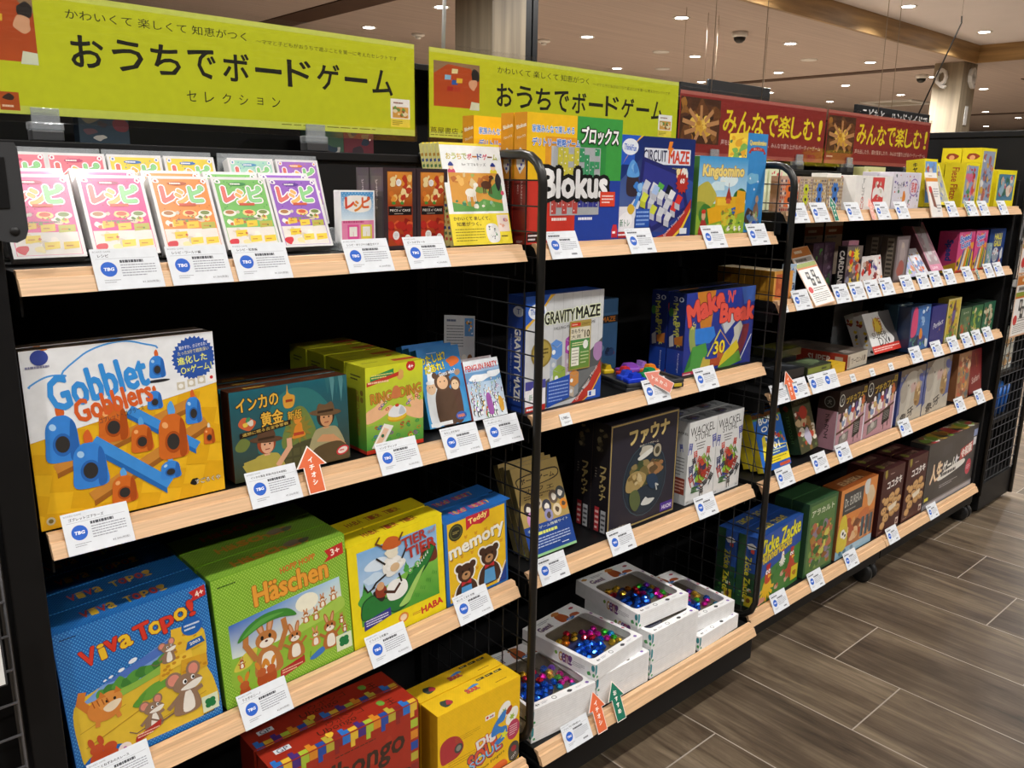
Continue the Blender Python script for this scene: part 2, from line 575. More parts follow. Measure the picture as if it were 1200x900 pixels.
s_bay = bay('S', 'black display shelf unit at the left end under the first yellow banner', -0.044)
MB().box(0.001, 0.007, 0.056, 0.384, 0.10, 1.45, 0.002).build('side_panel', M['panel'], s_bay)
bay('T', 'black display shelf unit under the second yellow banner with window boxes at its foot', -0.044)
bay('U', 'black five shelf display unit under the first red banner')
v = bay('V', 'black five shelf display unit at the far end under the last red banner')
MB().box(3.582, 3.600, 0.03, 0.40, 0.10, 1.45, 0.002).build('side_panel', M['panel'], v)

def divider(x, label, zfoot):
    r = empty('wire_divider', (x, 0, 0)); tag(r, label, 'divider', 'wire dividers between shelf units')
    ya, yb, zt, rc = -0.014, 0.372, 1.466, 0.055
    pts = [(0, 0.06, zfoot), (0, 0.02, zfoot + 0.008), (0, -0.002, zfoot + 0.028), (0, ya, zfoot + 0.06)]
    pts += [(0, ya, zt - rc)] + [(0, ya + rc - rc * cos(t), zt - rc + rc * sin(t)) for t in (pi / 8, pi / 4, 3 * pi / 8)] + [(0, ya + rc, zt), (0, yb, zt)]
    MB().tube(pts, 0.0092, 12).build('tube_frame', M['tube'], r)
    mb = MB()
    z = 1.418
    while z > zfoot + 0.05:
        mb.tube([(0, ya, z), (0, yb, z)], 0.0017, 5)
        z -= 0.0485
    for k in range(1, 8):
        y = ya + k * 0.0485
        mb.tube([(0.003, y, zfoot + 0.01), (0.003, y, zt - 0.002)], 0.0017, 5)
    mb.build('wire_grid', M['wire'], r)
divider(0.9015, 'black wire divider with hooped tube frame between the two yellow bannered units', 0.19)
divider(1.8015, 'black wire divider with hooped tube frame beside the five shelf units', 0.175)

def left_neighbour():
    """the next rack along on the left: slotted upright, grid front and hinge arm"""
    r = empty('grid_rack', (-0.2, 0, 0)); tag(r, 'black rack with a horizontal wire front at the left edge', 'rack')
    mb = MB().box(0.166, 0.208, 0.012, 0.05, 0.05, 1.46, 0.002)
    mb.build('upright', M['black'], r)
    mb = MB().box(-0.7, 0.165, 0.10, 0.115, 0.05, 1.47)
    for k in range(24):
        z = 0.20 + k * 0.05
        mb.box(0.135, 0.139, 0.098, 0.101, z, z + 0.025)
        mb.box(0.115, 0.119, 0.098, 0.101, z, z + 0.025)
    mb.build('back_panel', M['panel'], r)
    mb = MB()
    for k in range(24):
        z = 1.218 - k * 0.0495
        if z > 0.1:
            mb.tube([(-0.7, 0.0, z), (0.156, 0.0, z)], 0.0019, 6)
    for x in (0.156, -0.02, -0.2, -0.4):
        mb.tube([(x, 0.003, 0.08), (x, 0.003, 1.24)], 0.0019, 6)
    mb.build('wire_grid', noisy('satin_wire', '#77777a', rough=0.3, metal=0.7), r)
    # arm with a pin hole
    pts = [(0.155, 1.452), (0.228, 1.452), (0.231, 1.446), (0.233, 1.350), (0.229, 1.339), (0.219, 1.334), (0.205, 1.336), (0.190, 1.342), (0.155, 1.35)]
    mb = MB().prism(pts, -0.012, 0.004, axis=1)
    a = mb.build('hinge_arm', M['grey_plastic'], r)
    MB().lathe([(0.0005, -0.0130), (0.0055, -0.0130), (0.0055, -0.0115), (0.0005, -0.0115)], 16, (0.218, 0, 1.348), 'y').build('pin_hole', M['rubber'], a)
    MB().box(0.166, 0.216, -0.0135, -0.0118, 1.375, 1.435, 0.0006).build('panel_line', M['black'], a)
    return r
left_neighbour()
# ------------------------------------------------------------------ printed artwork: flat coloured shapes laid on a face
_TX = {}
def glyphs(s, bold):
    k = (s, round(bold, 3))
    if k not in _TX:
        c = bpy.data.curves.new('lettering', 'FONT')
        c.body = s; c.size = 1; c.offset = bold; c.resolution_u = 2
        o = bpy.data.objects.new('lettering', c)
        m = o.to_mesh()
        v = [(x.co[0], x.co[1]) for x in m.vertices]
        f = [tuple(p.vertices) for p in m.polygons]
        o.to_mesh_clear()
        bpy.data.objects.remove(o); bpy.data.curves.remove(c)
        if not v:
            v, f = [(0, 0), (1, 0), (0, 1)], []
        xs = [p[0] for p in v]; ys = [p[1] for p in v]
        _TX[k] = (v, f, min(xs), max(xs), min(ys), max(ys))
    return _TX[k]

_LC = {}
def col(c):
    if not isinstance(c, str):
        return c
    if c not in _LC:
        _LC[c] = lin(c)
    return _LC[c]

class Art:
    """artwork on a w x h face; units: 100 across, 100*h/w up"""
    G = 48
    def __init__(s, w, h):
        s.k = w / 100.0
        s.H = 100.0 * h / w
        s.it = []
        s.lv = [[0] * s.G for _ in range(s.G)]
        s.rn = random.Random(7)
    def _put(s, polys, sub=None):
        """polys: list of (pts, colour or list of colours); one layer above whatever they cover"""
        H = s.H
        polys = [([(min(100, max(0, x)), min(H, max(0, y))) for x, y in p], c) for p, c in polys]
        xs = [x for p, _ in polys for x, _ in p]; ys = [y for p, _ in polys for _, y in p]
        if not xs: return
        G = s.G
        i0 = max(0, min(G - 1, int(min(xs) / 100 * G))); i1 = max(0, min(G - 1, int(max(xs) / 100 * G)))
        j0 = max(0, min(G - 1, int(min(ys) / H * G))); j1 = max(0, min(G - 1, int(max(ys) / H * G)))
        l = 1 + max(s.lv[j][i] for j in range(j0, j1 + 1) for i in range(i0, i1 + 1))
        for j in range(j0, j1 + 1):
            for i in range(i0, i1 + 1):
                s.lv[j][i] = l
        for i, (p, c) in enumerate(polys):
            s.it.append((p, c, l + (sub[i] if sub else 0)))
    def P(s, pts, c): s._put([(pts, c)]); return s
    def R(s, x0, y0, x1, y1, c): return s.P([(x0, y0), (x1, y0), (x1, y1), (x0, y1)], c)
    def Gd(s, x0, y0, x1, y1, cb, ct):
        a, b = col(cb), col(ct)
        return s.P([(x0, y0), (x1, y0), (x1, y1), (x0, y1)], [a, a, b, b])
    def _el(s, cx, cy, rx, ry=None, rot=0, n=20):
        ry = rx if ry is None else ry
        w = radians(rot)
        return [(cx + rx * cos(t) * cos(w) - ry * sin(t) * sin(w), cy + rx * cos(t) * sin(w) + ry * sin(t) * cos(w)) for t in (2 * pi * k / n for k in range(n))]
    def E(s, cx, cy, rx, ry=None, c='#fff', rot=0, n=20): return s.P(s._el(cx, cy, rx, ry, rot, n), c)
    def _sm(s, pts, n=5):
        out = []
        L = len(pts)
        for i in range(L):
            p0, p1, p2, p3 = pts[i - 1], pts[i], pts[(i + 1) % L], pts[(i + 2) % L]
            for k in range(n):
                t = k / n
                out.append(tuple(0.5 * (2 * p1[d] + (p2[d] - p0[d]) * t + (2 * p0[d] - 5 * p1[d] + 4 * p2[d] - p3[d]) * t * t + (3 * p1[d] - p0[d] - 3 * p2[d] + p3[d]) * t ** 3) for d in (0, 1)))
        return out
    def S(s, pts, c): return s.P(s._sm(pts), c)
    def L(s, pts, w, c):
        ps = []
        for a, b in zip(pts, pts[1:]):
            d = (b[0] - a[0], b[1] - a[1]); l = sqrt(d[0] ** 2 + d[1] ** 2) or 1
            n = (-d[1] / l * w / 2, d[0] / l * w / 2); e = (d[0] / l * w * .3, d[1] / l * w * .3)
            ps.append(([(a[0] - n[0] - e[0], a[1] - n[1] - e[1]), (b[0] - n[0] + e[0], b[1] - n[1] + e[1]), (b[0] + n[0] + e[0], b[1] + n[1] + e[1]), (a[0] + n[0] - e[0], a[1] + n[1] - e[1])], c))
        s._put(ps, [.12 * i for i in range(len(ps))]); return s
    def T(s, t, x, y, w, h, c, rot=0, b=0.0, o=None, ob=0.045, shear=0.0, sh=None):
        """lettering stretched into a w x h box centred at x,y; o = outline colour, sh = (dx,dy,colour) shadow"""
        v, f, x0, x1, y0, y1 = glyphs(t, 0.0 if b >= 0 else b)
        kx, ky = w / (x1 - x0), h / (y1 - y0)
        mx, my = (x0 + x1) / 2, (y0 + y1) / 2
        r = radians(rot); cr, sr = cos(r), sin(r)
        em = min(kx, ky)
        def put(cc, rad, dx=0, dy=0):
            ring = [(0, 0)]
            if rad > .012:
                n = 8 if rad < .07 else 12
                ring += [(rad * cos(2 * pi * k / n), rad * sin(2 * pi * k / n)) for k in range(n)]
            out = []; sb = []
            for m_, (ex, ey) in enumerate(ring):
                q = []
                for a, d in v:
                    a, d = (a - mx) * kx + ex * em, (d - my) * ky + ey * em
                    a += shear * d
                    q.append((x + dx + a * cr - d * sr, y + dy + a * sr + d * cr))
                out += [([q[i] for i in g], cc) for g in f]
                sb += [m_ * .07] * len(f)
            s._put(out, sb)
        b = max(0, b) * .62
        if sh: put(sh[2], b, sh[0], sh[1])
        if o is not None: put(o, b + ob)
        put(c, b)
        return s
    def FR(s, x0, y0, x1, y1, c):
        """a plain border laid over everything outside x0..x1, y0..y1"""
        for p in ((0, 0, 100, y0), (0, y1, 100, s.H), (0, y0, x0, y1), (x1, y0, 100, y1)):
            if p[2] > p[0] and p[3] > p[1]: s.R(*p, c)
        return s
    def TV(s, t, x, yt, sz, c, b=0.0, pitch=1.1, o=None):
        for i, ch in enumerate(t):
            s.T(ch, x, yt - sz * (0.5 + i * pitch), sz * (0.86 if ch not in 'ー一' else 0.12), sz * (0.86 if ch not in 'っッ' else .6), c, b=b, o=o)
        return s
    def F(s, x0, y0, x1, y1, n, c, t=0.45, broken=True):
        """rows of fine print too small to read"""
        ps = []
        rh = (y1 - y0) / n
        for k in range(n):
            yb = y1 - (k + 1) * rh + rh * (1 - t) / 2
            x = x0
            end = x1 if k < n - 1 else x0 + (x1 - x0) * 0.7
            while x < end:
                l = s.rn.uniform(.04, .13) * (x1 - x0) if broken else end - x
                ps.append(([(x, yb), (min(end, x + l), yb), (min(end, x + l), yb + rh * t), (x, yb + rh * t)], c))
                x += l + 0.014 * (x1 - x0)
        s._put(ps); return s
    def D(s, x0, y0, x1, y1, step, r, c, skip=None):
        ps = []
        j = 0; y = y0 + step / 2
        while y < y1:
            x = x0 + (step / 2 if j % 2 else step)
            while x < x1:
                if not (skip and skip[0] < x < skip[2] and skip[1] < y < skip[3]):
                    ps.append((s._el(x, y, r, r, 0, 6), c))
                x += step
            y += step * 0.6; j += 1
        s._put(ps); return s
    def ST(s, cx, cy, r1, r2, n, c):
        return s.P([(cx + (r1 if k % 2 else r2) * cos(pi * k / n), cy + (r1 if k % 2 else r2) * sin(pi * k / n)) for k in range(2 * n)], c)
    def B(s, cx, cy, r, c, ry=None, seed=0, j=0.25, n=9):
        q = random.Random(seed + int(cx * 13 + cy * 7))
        ry = ry or r
        return s.S([(cx + r * (1 + q.uniform(-j, j)) * cos(2 * pi * k / n), cy + ry * (1 + q.uniform(-j, j)) * sin(2 * pi * k / n)) for k in range(n)], c)
    def C(s, x0, y0, x1, y1, n, size, cols, seed=1):
        """a busy patch of many small painted shapes"""
        q = random.Random(seed)
        for _ in range(n):
            r = size * q.uniform(.5, 1.2)
            x = q.uniform(x0 + r, max(x0 + r + .1, x1 - r)); y = q.uniform(y0 + r, max(y0 + r + .1, y1 - r))
            s.B(x, y, r, q.choice(cols), ry=r * q.uniform(.5, 1.2), seed=q.randint(0, 9999), j=.35, n=7)
        return s

EPS = 0.00005
def art_faces(a, side, W_, H_, D_):
    """artwork -> (verts, faces, corner colours) on the front, left, right or top of a W x H x D box whose origin is its front bottom left corner"""
    V = []; F = []; K = []
    k = a.k
    for p, c, l in a.it:
        e = EPS * l + 0.00004
        n = len(V)
        for x, y in p:
            u, v = x * k, y * k
            if side == 'front': V.append((u, -e, v))
            elif side == 'left': V.append((-e, D_ - u, v))
            elif side == 'right': V.append((W_ + e, u, v))
            else: V.append((u, v, H_ + e))
        F.append(tuple(range(n, n + len(p))))
        if isinstance(c, list): K += c
        else: K += [col(c)] * len(p)
    return V, F, K

def box_mesh(name, W_, H_, D_, arts, base, bev=0.0012, side=None, top=None):
    """bevelled carton with artwork; arts: {face: Art}; base/side/top board colours"""
    bm = bmesh.new()
    bmesh.ops.create_cube(bm, size=1)
    for v in bm.verts:
        v.co = ((v.co.x + .5) * W_, (v.co.y + .5) * D_, (v.co.z + .5) * H_)
    bmesh.ops.bevel(bm, geom=bm.edges[:], offset=min(bev, W_ / 5, H_ / 5, D_ / 5), segments=2, affect='EDGES', profile=0.5)
    bm.verts.index_update()
    V = [tuple(v.co) for v in bm.verts]; F = []; K = []
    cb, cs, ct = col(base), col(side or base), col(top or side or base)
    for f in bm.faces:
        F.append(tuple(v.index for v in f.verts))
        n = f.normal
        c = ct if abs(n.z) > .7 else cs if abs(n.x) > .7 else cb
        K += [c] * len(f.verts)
    bm.free()
    for sd, a in (arts or {}).items():
        v, f, k = art_faces(a, sd, W_, H_, D_)
        n = len(V)
        V += v; F += [tuple(i + n for i in g) for g in f]; K += k
    me = bpy.data.meshes.new(name)
    me.from_pydata(V, [], F)
    at = me.color_attributes.new('Col', 'FLOAT_COLOR', 'CORNER')
    at.data.foreach_set('color', [x for c in K for x in c])
    return me

def sheet_mesh(name, a, w, h, t=0.0006, back='#ffffff'):
    return box_mesh(name, w, h, t, {'front': a}, back, bev=t * .3)

def copies_of(root, items):
    """copies of a thing and of its parts: items = (offset along the thing's own depth, label)"""
    R3 = root.rotation_euler.to_matrix()
    for off, lab in items:
        c = root.copy(); COL.objects.link(c)
        off = Vector(off) if not isinstance(off, (int, float)) else Vector((0, off, 0))
        c.location = root.location + R3 @ off
        c['label'] = lab
        for ch in list(root.children):
            d = ch.copy(); COL.objects.link(d); d.parent = c
            for g in list(ch.children):
                e = g.copy(); COL.objects.link(e); e.parent = d

ORD = ['directly behind the front copy', 'third in line behind the front copy', 'fourth and rearmost in line']

def game(kind, label, loc, dims, arts, base, tilt=0.0, yaw=0.0, roll=0.0, mat='card', tray=None, side=None, top=None, n=1, dy=None, cat='board game box', group=None, lift=True, short=None):
    """a boxed game standing on a shelf; tray = colour of the inner box when it is a lid-and-tray carton; n copies deep"""
    W_, H_, D_ = dims
    x, y, z = loc
    if tilt and lift:
        z += D_ * sin(radians(tilt)) + 0.0004
    rot = (-radians(tilt), roll, radians(yaw))
    if tray:
        r = empty(kind, (x, y, z), rot)
        LD = D_ * 0.86
        for sd in ('left', 'right', 'top'):
            pass
        lid = link('lid', box_mesh('lid', W_, H_, LD, {k: v for k, v in arts.items()}, base, side=side, top=top), M[mat], r)
        tm = MB().box(0.0018, W_ - 0.0018, LD + .0002, D_, 0.0018, H_ - 0.0018, 0.001)
        me = box_mesh('tray', W_ - .0036, H_ - .0036, D_ - LD - .0004, {}, tray)
        t = link('tray', me, M[mat], r)
        t.location = (0.0018, LD + 0.0002, 0.0018)
    else:
        r = link(kind, box_mesh(kind, W_, H_, D_, arts, base, side=side, top=top), M[mat])
        r.location = (x, y, z); r.rotation_euler = rot
    tag(r, label, cat, group)
    if n > 1:
        d = dy or D_ + 0.0015
        copies_of(r, [(d * (k + 1), (short or label) + ', ' + ORD[k]) for k in range(n - 1)])
    return r

# ------------------------------------------------------------------ banners over the shelves
def banner(x0, x1, z0, z1, art, label, clips, yb=0.40, back='#c4cf1c'):
    r = empty('header_banner', ((x0 + x1) / 2, yb, 1.467)); tag(r, label, 'banner', 'header banners clipped above the shelves')
    cx = (x0 + x1) / 2
    me = box_mesh('printed_sheet', x1 - x0, z1 - z0, 0.0008, {'front': art}, back, bev=0.0002)
    s = link('printed_sheet', me, M['paper'], r); s.location = (x0 - cx, 0, z0 - 1.467)
    mb = MB().box(x0 - cx - .002, x1 - cx + .002, -0.006, -0.0045, z0 - 1.467 - .012, z1 - 1.467 + .010, 0.0004)
    mb.box(x0 - cx - .002, x1 - cx + .002, 0.003, 0.0045, z0 - 1.467 - .012, z1 - 1.467 + .010, 0.0004)
    mb.build('acrylic_holder', M['acrylic'], r)
    for c in clips:
        k = MB().box(c - cx - .024, c - cx + .024, -0.016, 0.012, 0.0004, 0.017, 0.002).build('clip', M['grey_plastic'], r)
        MB().box(c - cx - .021, c - cx + .021, -0.0115, -0.0065, 0.016, 0.052, 0.001).box(c - cx - .026, c - cx + .026, -0.014, 0.010, 0.0165, 0.030, 0.003).build('clear_jaw', M['clip'], k)
    return r

def banner_photo(a, x0, y0, x1, y1):
    """photograph of hands and toy bricks on an orange table"""
    w, h = x1 - x0, y1 - y0
    a.R(x0, y0, x1, y1, '#8f7354')
    a.Gd(x0, y0, x1, y0 + h * .72, '#b8501f', '#a8461c')
    a.P([(x0, y0 + h * .72), (x0 + w * .3, y0 + h * .95), (x0 + w * .8, y0 + h * .9), (x1, y0 + h * .6), (x1, y0 + h * .4), (x0, y0 + h * .3)], '#b14a1d')
    a.B(x0 + w * .9, y0 + h * .75, w * .1, '#2a2420')
    a.B(x0 + w * .85, y0 + h * .55, w * .1, '#d6a27c', ry=h * .12)
    for px, py, c in ((.45, .55, '#2c57a8'), (.55, .6, '#e0b832'), (.35, .4, '#a82a20'), (.5, .4, '#b03c22'), (.3, .65, '#86b8d8'), (.45, .8, '#e0d8a0')):
        a.P([(x0 + w * (px - .07), y0 + h * (py - .05)), (x0 + w * (px + .06), y0 + h * (py - .04)), (x0 + w * (px + .07), y0 + h * (py + .06)), (x0 + w * (px - .06), y0 + h * (py + .06))], c)
    a.P([(x0 + w * .78, y0 - h * .03), (x0 + w * 1.0, y0 - h * .03), (x0 + w, y0 + h * .14), (x0 + w * .82, y0 + h * .16)], '#d6dcc0')

def small_cover(a, x0, y0, x1, y1):
    w, h = x1 - x0, y1 - y0
    a.R(x0, y0, x1, y1, '#f3f2ee')
    a.R(x0, y0, x1, y0 + h * .3, '#ecd84a')
    a.R(x0 + w * .1, y0 + h * .33, x1 - w * .08, y0 + h * .72, '#d9a24a')
    a.C(x0 + w * .1, y0 + h * .33, x1 - w * .08, y0 + h * .72, 12, w * .1, ['#6f9a4a', '#8a5a34', '#e8d8b0', '#c47a2a'], 5)
    a.F(x0 + w * .15, y0 + h * .8, x1 - w * .15, y0 + h * .92, 1, '#8a5a50')
    a.F(x0 + w * .08, y0 + h * .06, x0 + w * .6, y0 + h * .24, 3, '#8a7a20')

def yellow_banner(x0, x1, photo, second=False):
    w, h = x1 - x0, 0.19
    a = Art(w, h)
    H = a.H
    X = lambda m: (m - x0) / w * 100
    Zz = lambda z: (z - 1.508) / w * 100
    ink = '#1d1c14'
    a.R(0, 0, 100, H, '#c4cb1f')
    a.R(0, 0, 100, 1.5, '#c9d35a'); a.R(0, H - 1.1, 100, H, '#cbd560')
    banner_photo(a, *photo)
    d = 0.925 if second else 0.0
    t0, t1 = (1.136, 1.775) if second else (.209, .855)
    # big title, one character at a time so the strokes keep their proportions
    title = 'おうちでボードゲーム'
    n = len(title)
    for i, ch in enumerate(title):
        cx = X(t0 + (t1 - t0) * (i + .5) / n)
        sz = 5.7
        a.T(ch, cx, Zz(1.613), sz if ch != 'ー' else sz * 1.05, sz * .98 if ch != 'ー' else .75, ink, b=.03)
    s0, s1 = (1.144, 1.458) if second else (.213, .523)
    a.T('かわいくて 楽しくて 知恵がつく', X((s0 + s1) / 2), Zz(1.669), X(s1) - X(s0), 1.75, ink)
    m0, m1 = (1.474, 1.796) if second else (.542, .86)
    a.T('～ママと子どもがおうちで遊ぶことを第一に考えたセレクトです', X((m0 + m1) / 2), Zz(1.664), X(m1) - X(m0), .95, ink)
    if not second:
        for i, ch in enumerate('セレクション'):
            a.T(ch, X(.412 + .033 * i), Zz(1.556), 2.0 if ch not in 'ョ' else 1.4, 2.1 if ch not in 'ョ' else 1.5, ink)
        a.F(X(.587), Zz(1.515), X(.895), Zz(1.5185), 1, '#6a6e18')
        a.R(X(.104), Zz(1.513), X(.132), Zz(1.541), '#b2521f')
        a.B(X(.117), Zz(1.533), .9, '#3a2a20', ry=.6)
        a.F(X(.107), Zz(1.516), X(.130), Zz(1.523), 1, '#f3d0b0')
        small_cover(a, X(.842), Zz(1.525), X(.892), Zz(1.583))
    else:
        a.T('蔦屋書店 ×', X(.995), Zz(1.524), X(1.044) - X(.948), 1.5, ink)
        a.F(X(.948), Zz(1.512), X(1.1), Zz(1.516), 1, '#6a6e18')
        small_cover(a, X(1.75), Zz(1.545), X(1.812), Zz(1.605))
    return a

def red_banner(w):
    a = Art(w, 0.185)
    H = a.H
    a.R(0, 0, 100, H, '#8c2b26')
    a.R(0, 0, 100, 1.5, '#a8574c'); a.R(0, H - 1.2, 100, H, '#b0655a')
    a.R(.5, 4.4, 24, H - 2, '#4a2c1a')
    a.C(.5, 4.4, 24, H - 2, 46, 2.6, ['#6e4322', '#8f5f2c', '#3a2114', '#5a3520', '#a8732f'], 3)
    a.C(6, 6, 19, 15, 22, 1.7, ['#d9a83c', '#b9822a', '#f0c95c'], 8)
    for k in range(9):
        t = 2 * pi * k / 9 + .2
        a.L([(12.5 + 4 * cos(t), 10.5 + 2.4 * sin(t)), (12.5 + 10.5 * cos(t), 11 + 6 * sin(t))], 1.5, '#c08a5a')
    n = 0
    title = 'みんなで楽しむ!'
    for i, ch in enumerate(title):
        a.T(ch, 30.5 + i * 9.35, 12.9, 8.2 if ch != '!' else 2.6, 8.1, '#efd928', b=0.03, shear=.08)
    a.T('声を出したり、頭を悩ましたり、みんなで盛り上がるパーティーゲーム', 61.5, 5.6, 72, 1.9, '#e9cfc4')
    a.F(1.5, 2.2, 9, 3.6, 1, '#d8b8a8')
    return a

def banners():
    x0, x1 = .035, .905
    X = lambda m: (m - x0) / (x1 - x0) * 100
    Zz = lambda z: (z - 1.508) / (x1 - x0) * 100
    banner(x0, x1, 1.508, 1.698, yellow_banner(x0, x1, (X(.05), Zz(1.588), X(.166), Zz(1.692))), 'yellow green banner with black title over the leftmost shelf unit', (.165, .655))
    x0, x1 = .945, 1.835
    X2 = lambda m: (m - x0) / (x1 - x0) * 100
    Z2 = lambda z: (z - 1.508) / (x1 - x0) * 100
    banner(x0, x1, 1.508, 1.698, yellow_banner(x0, x1, (X2(.957), Z2(1.576), X2(1.089), Z2(1.672)), True), 'yellow green banner partly hidden behind the tall colourful game box', (1.06, 1.70))
    banner(1.845, 2.692, 1.495, 1.68, red_banner(.847), 'red banner with yellow title behind the blue game boxes', (2.02, 2.52), back='#8c2b26')
    banner(2.706, 3.576, 1.495, 1.68, red_banner(.87), 'red banner with yellow title at the far right end', (2.88, 3.41), back='#8c2b26')
banners()
# ------------------------------------------------------------------ little drawn figures used on the covers
def d_mouse(a, x, y, s, flip=1, fur='#94765f'):
    f = flip
    a.L([(x - f * .5 * s, y - .7 * s), (x - f * 1.1 * s, y - .85 * s), (x - f * 1.5 * s, y - .55 * s)], .07 * s, '#7d6353')
    a.S([(x - .55 * s, y - .9 * s), (x + .5 * s, y - .95 * s), (x + .45 * s, y - .1 * s), (x + .1 * s, y + .25 * s), (x - .35 * s, y - .05 * s)], fur)
    a.S([(x - .2 * s, y - .85 * s), (x + .28 * s, y - .85 * s), (x + .25 * s, y - .1 * s), (x, y + .05 * s)], '#f1ece2')
    a.E(x - .42 * s, y + .75 * s, .34 * s, .36 * s, fur); a.E(x - .42 * s, y + .75 * s, .24 * s, .26 * s, '#e08f7c')
    a.E(x + .42 * s, y + .95 * s, .3 * s, .36 * s, fur); a.E(x + .42 * s, y + .95 * s, .2 * s, .26 * s, '#e08f7c')
    a.S([(x - .5 * s, y + .4 * s), (x - .1 * s, y + .85 * s), (x + .45 * s, y + .7 * s), (x + .75 * s, y + .35 * s), (x + .4 * s, y + .08 * s), (x - .2 * s, y + .05 * s)], fur)
    a.S([(x - .2 * s, y + .18 * s), (x + .4 * s, y + .42 * s), (x + .75 * s, y + .36 * s), (x + .4 * s, y + .06 * s)], '#f1ece2')
    a.E(x + .02 * s, y + .5 * s, .09 * s, .12 * s, '#fff'); a.E(x + .04 * s, y + .49 * s, .055 * s, .08 * s, '#111')
    a.E(x + .36 * s, y + .58 * s, .08 * s, .11 * s, '#fff'); a.E(x + .38 * s, y + .57 * s, .05 * s, .07 * s, '#111')
    a.L([(x - .3 * s, y - .1 * s), (x - .75 * s, y - .45 * s)], .2 * s, fur)
    a.L([(x + .3 * s, y - .1 * s), (x + .65 * s, y + .0 * s)], .2 * s, fur)

def d_rabbit(a, x, y, s, fur='#b9763f', arms=True):
    a.S([(x - .5 * s, y - 1.0 * s), (x + .5 * s, y - 1.0 * s), (x + .42 * s, y - .2 * s), (x, y + .15 * s), (x - .42 * s, y - .2 * s)], fur)
    a.S([(x - .25 * s, y - .9 * s), (x + .25 * s, y - .9 * s), (x + .2 * s, y - .2 * s), (x - .2 * s, y - .2 * s)], '#f4ecdd')
    for q in (-1, 1):
        a.E(x + q * .2 * s, y + .95 * s, .13 * s, .42 * s, fur, rot=-q * 14); a.E(x + q * .2 * s, y + .95 * s, .07 * s, .3 * s, '#d9a07a', rot=-q * 14)
    a.E(x, y + .4 * s, .42 * s, .36 * s, fur)
    a.E(x, y + .25 * s, .28 * s, .17 * s, '#f4ecdd')
    for q in (-1, 1):
        a.E(x + q * .15 * s, y + .5 * s, .06 * s, .09 * s, '#161310')
        if arms:
            a.L([(x + q * .36 * s, y - .2 * s), (x + q * .7 * s, y + .1 * s)], .17 * s, fur)
    a.E(x, y + .33 * s, .06 * s, .045 * s, '#5a2f22')

def d_bear(a, x, y, s, flip=1):
    br, wh = '#4a3123', '#f4f1e8'
    for g, c in ((.09, wh), (0, br)):
        a.E(x - .42 * s, y + .78 * s, (.2 + g) * s, None, c); a.E(x + .42 * s, y + .78 * s, (.2 + g) * s, None, c)
        a.E(x, y + .45 * s, (.5 + g) * s, (.48 + g) * s, c)
        a.S([(x - (.62 + g) * s, y - 1.0 * s), (x + (.62 + g) * s, y - 1.0 * s), (x + (.6 + g) * s, y - .3 * s), (x + .2 * s, y + .1 * s), (x - .2 * s, y + .1 * s), (x - (.6 + g) * s, y - .3 * s)], c)
    a.E(x, y + .3 * s, .26 * s, .22 * s, '#b98b5f')
    a.E(x, y + .36 * s, .09 * s, .06 * s, '#1c120d')
    for q in (-1, 1): a.E(x + q * .2 * s, y + .56 * s, .045 * s, .06 * s, '#120b08')
    a.P([(x - .38 * s, y - 1.0 * s), (x + .38 * s, y - 1.0 * s), (x + .3 * s, y - .25 * s), (x - .3 * s, y - .25 * s)], '#5aa0d6')
    a.P([(x - .3 * s, y + .05 * s), (x, y - .08 * s), (x + .3 * s, y + .05 * s), (x + .3 * s, y - .2 * s), (x, y - .1 * s), (x - .3 * s, y - .2 * s)], '#c22f34')

def d_peg(a, x, y, w, h, c, hi, dk, tuft):
    """a smooth round-topped wooden playing piece"""
    a.S([(x - w * .06, y + h * .98), (x - w * .1, y + h * 1.2), (x + w * .05, y + h * 1.32), (x + w * .16, y + h * 1.1), (x + w * .1, y + h * .98)], tuft)
    a.S([(x - w / 2, y + h * .03), (x, y - h * .03), (x + w / 2, y + h * .03), (x + w / 2, y + h * .4), (x + w * .44, y + h * .8), (x + w * .22, y + h * .99), (x, y + h * 1.02), (x - w * .22, y + h * .99), (x - w * .44, y + h * .8), (x - w / 2, y + h * .4)], c)
    a.S([(x + w * .2, y + h * .04), (x + w * .46, y + h * .08), (x + w * .46, y + h * .7), (x + w * .3, y + h * .86)], dk)
    a.E(x - w * .24, y + h * .78, w * .1, h * .08, hi, rot=30)
    a.E(x, y + h * .36, w * .3, h * .26, dk)
    a.E(x, y + h * .37, w * .22, h * .19, '#33302e')

def d_chick(a, x, y, s, body='#e8bb2c', head='#c4462c'):
    for k in range(7):
        t = -pi * .95 + k * pi * .15
        a.L([(x, y - .2 * s), (x + .75 * s * cos(t), y - .2 * s + .75 * s * sin(t))], .2 * s, body)
    a.E(x, y - .15 * s, .5 * s, .45 * s, body)
    a.S([(x - .25 * s, y + .1 * s), (x + .28 * s, y + .1 * s), (x + .3 * s, y + .7 * s), (x, y + 1.0 * s), (x - .28 * s, y + .7 * s)], head)
    for q in (-1, 0, 1): a.E(x + q * .14 * s, y + 1.05 * s, .1 * s, .14 * s, '#b3231c')
    a.P([(x + .02 * s, y + .55 * s), (x + .5 * s, y + .42 * s), (x + .05 * s, y + .32 * s)], '#f0b62a')
    for q in (-1, 1):
        a.E(x + q * .13 * s, y + .72 * s, .11 * s, .13 * s, '#fff'); a.E(x + q * .13 * s + .03 * s, y + .71 * s, .05 * s, None, '#111')

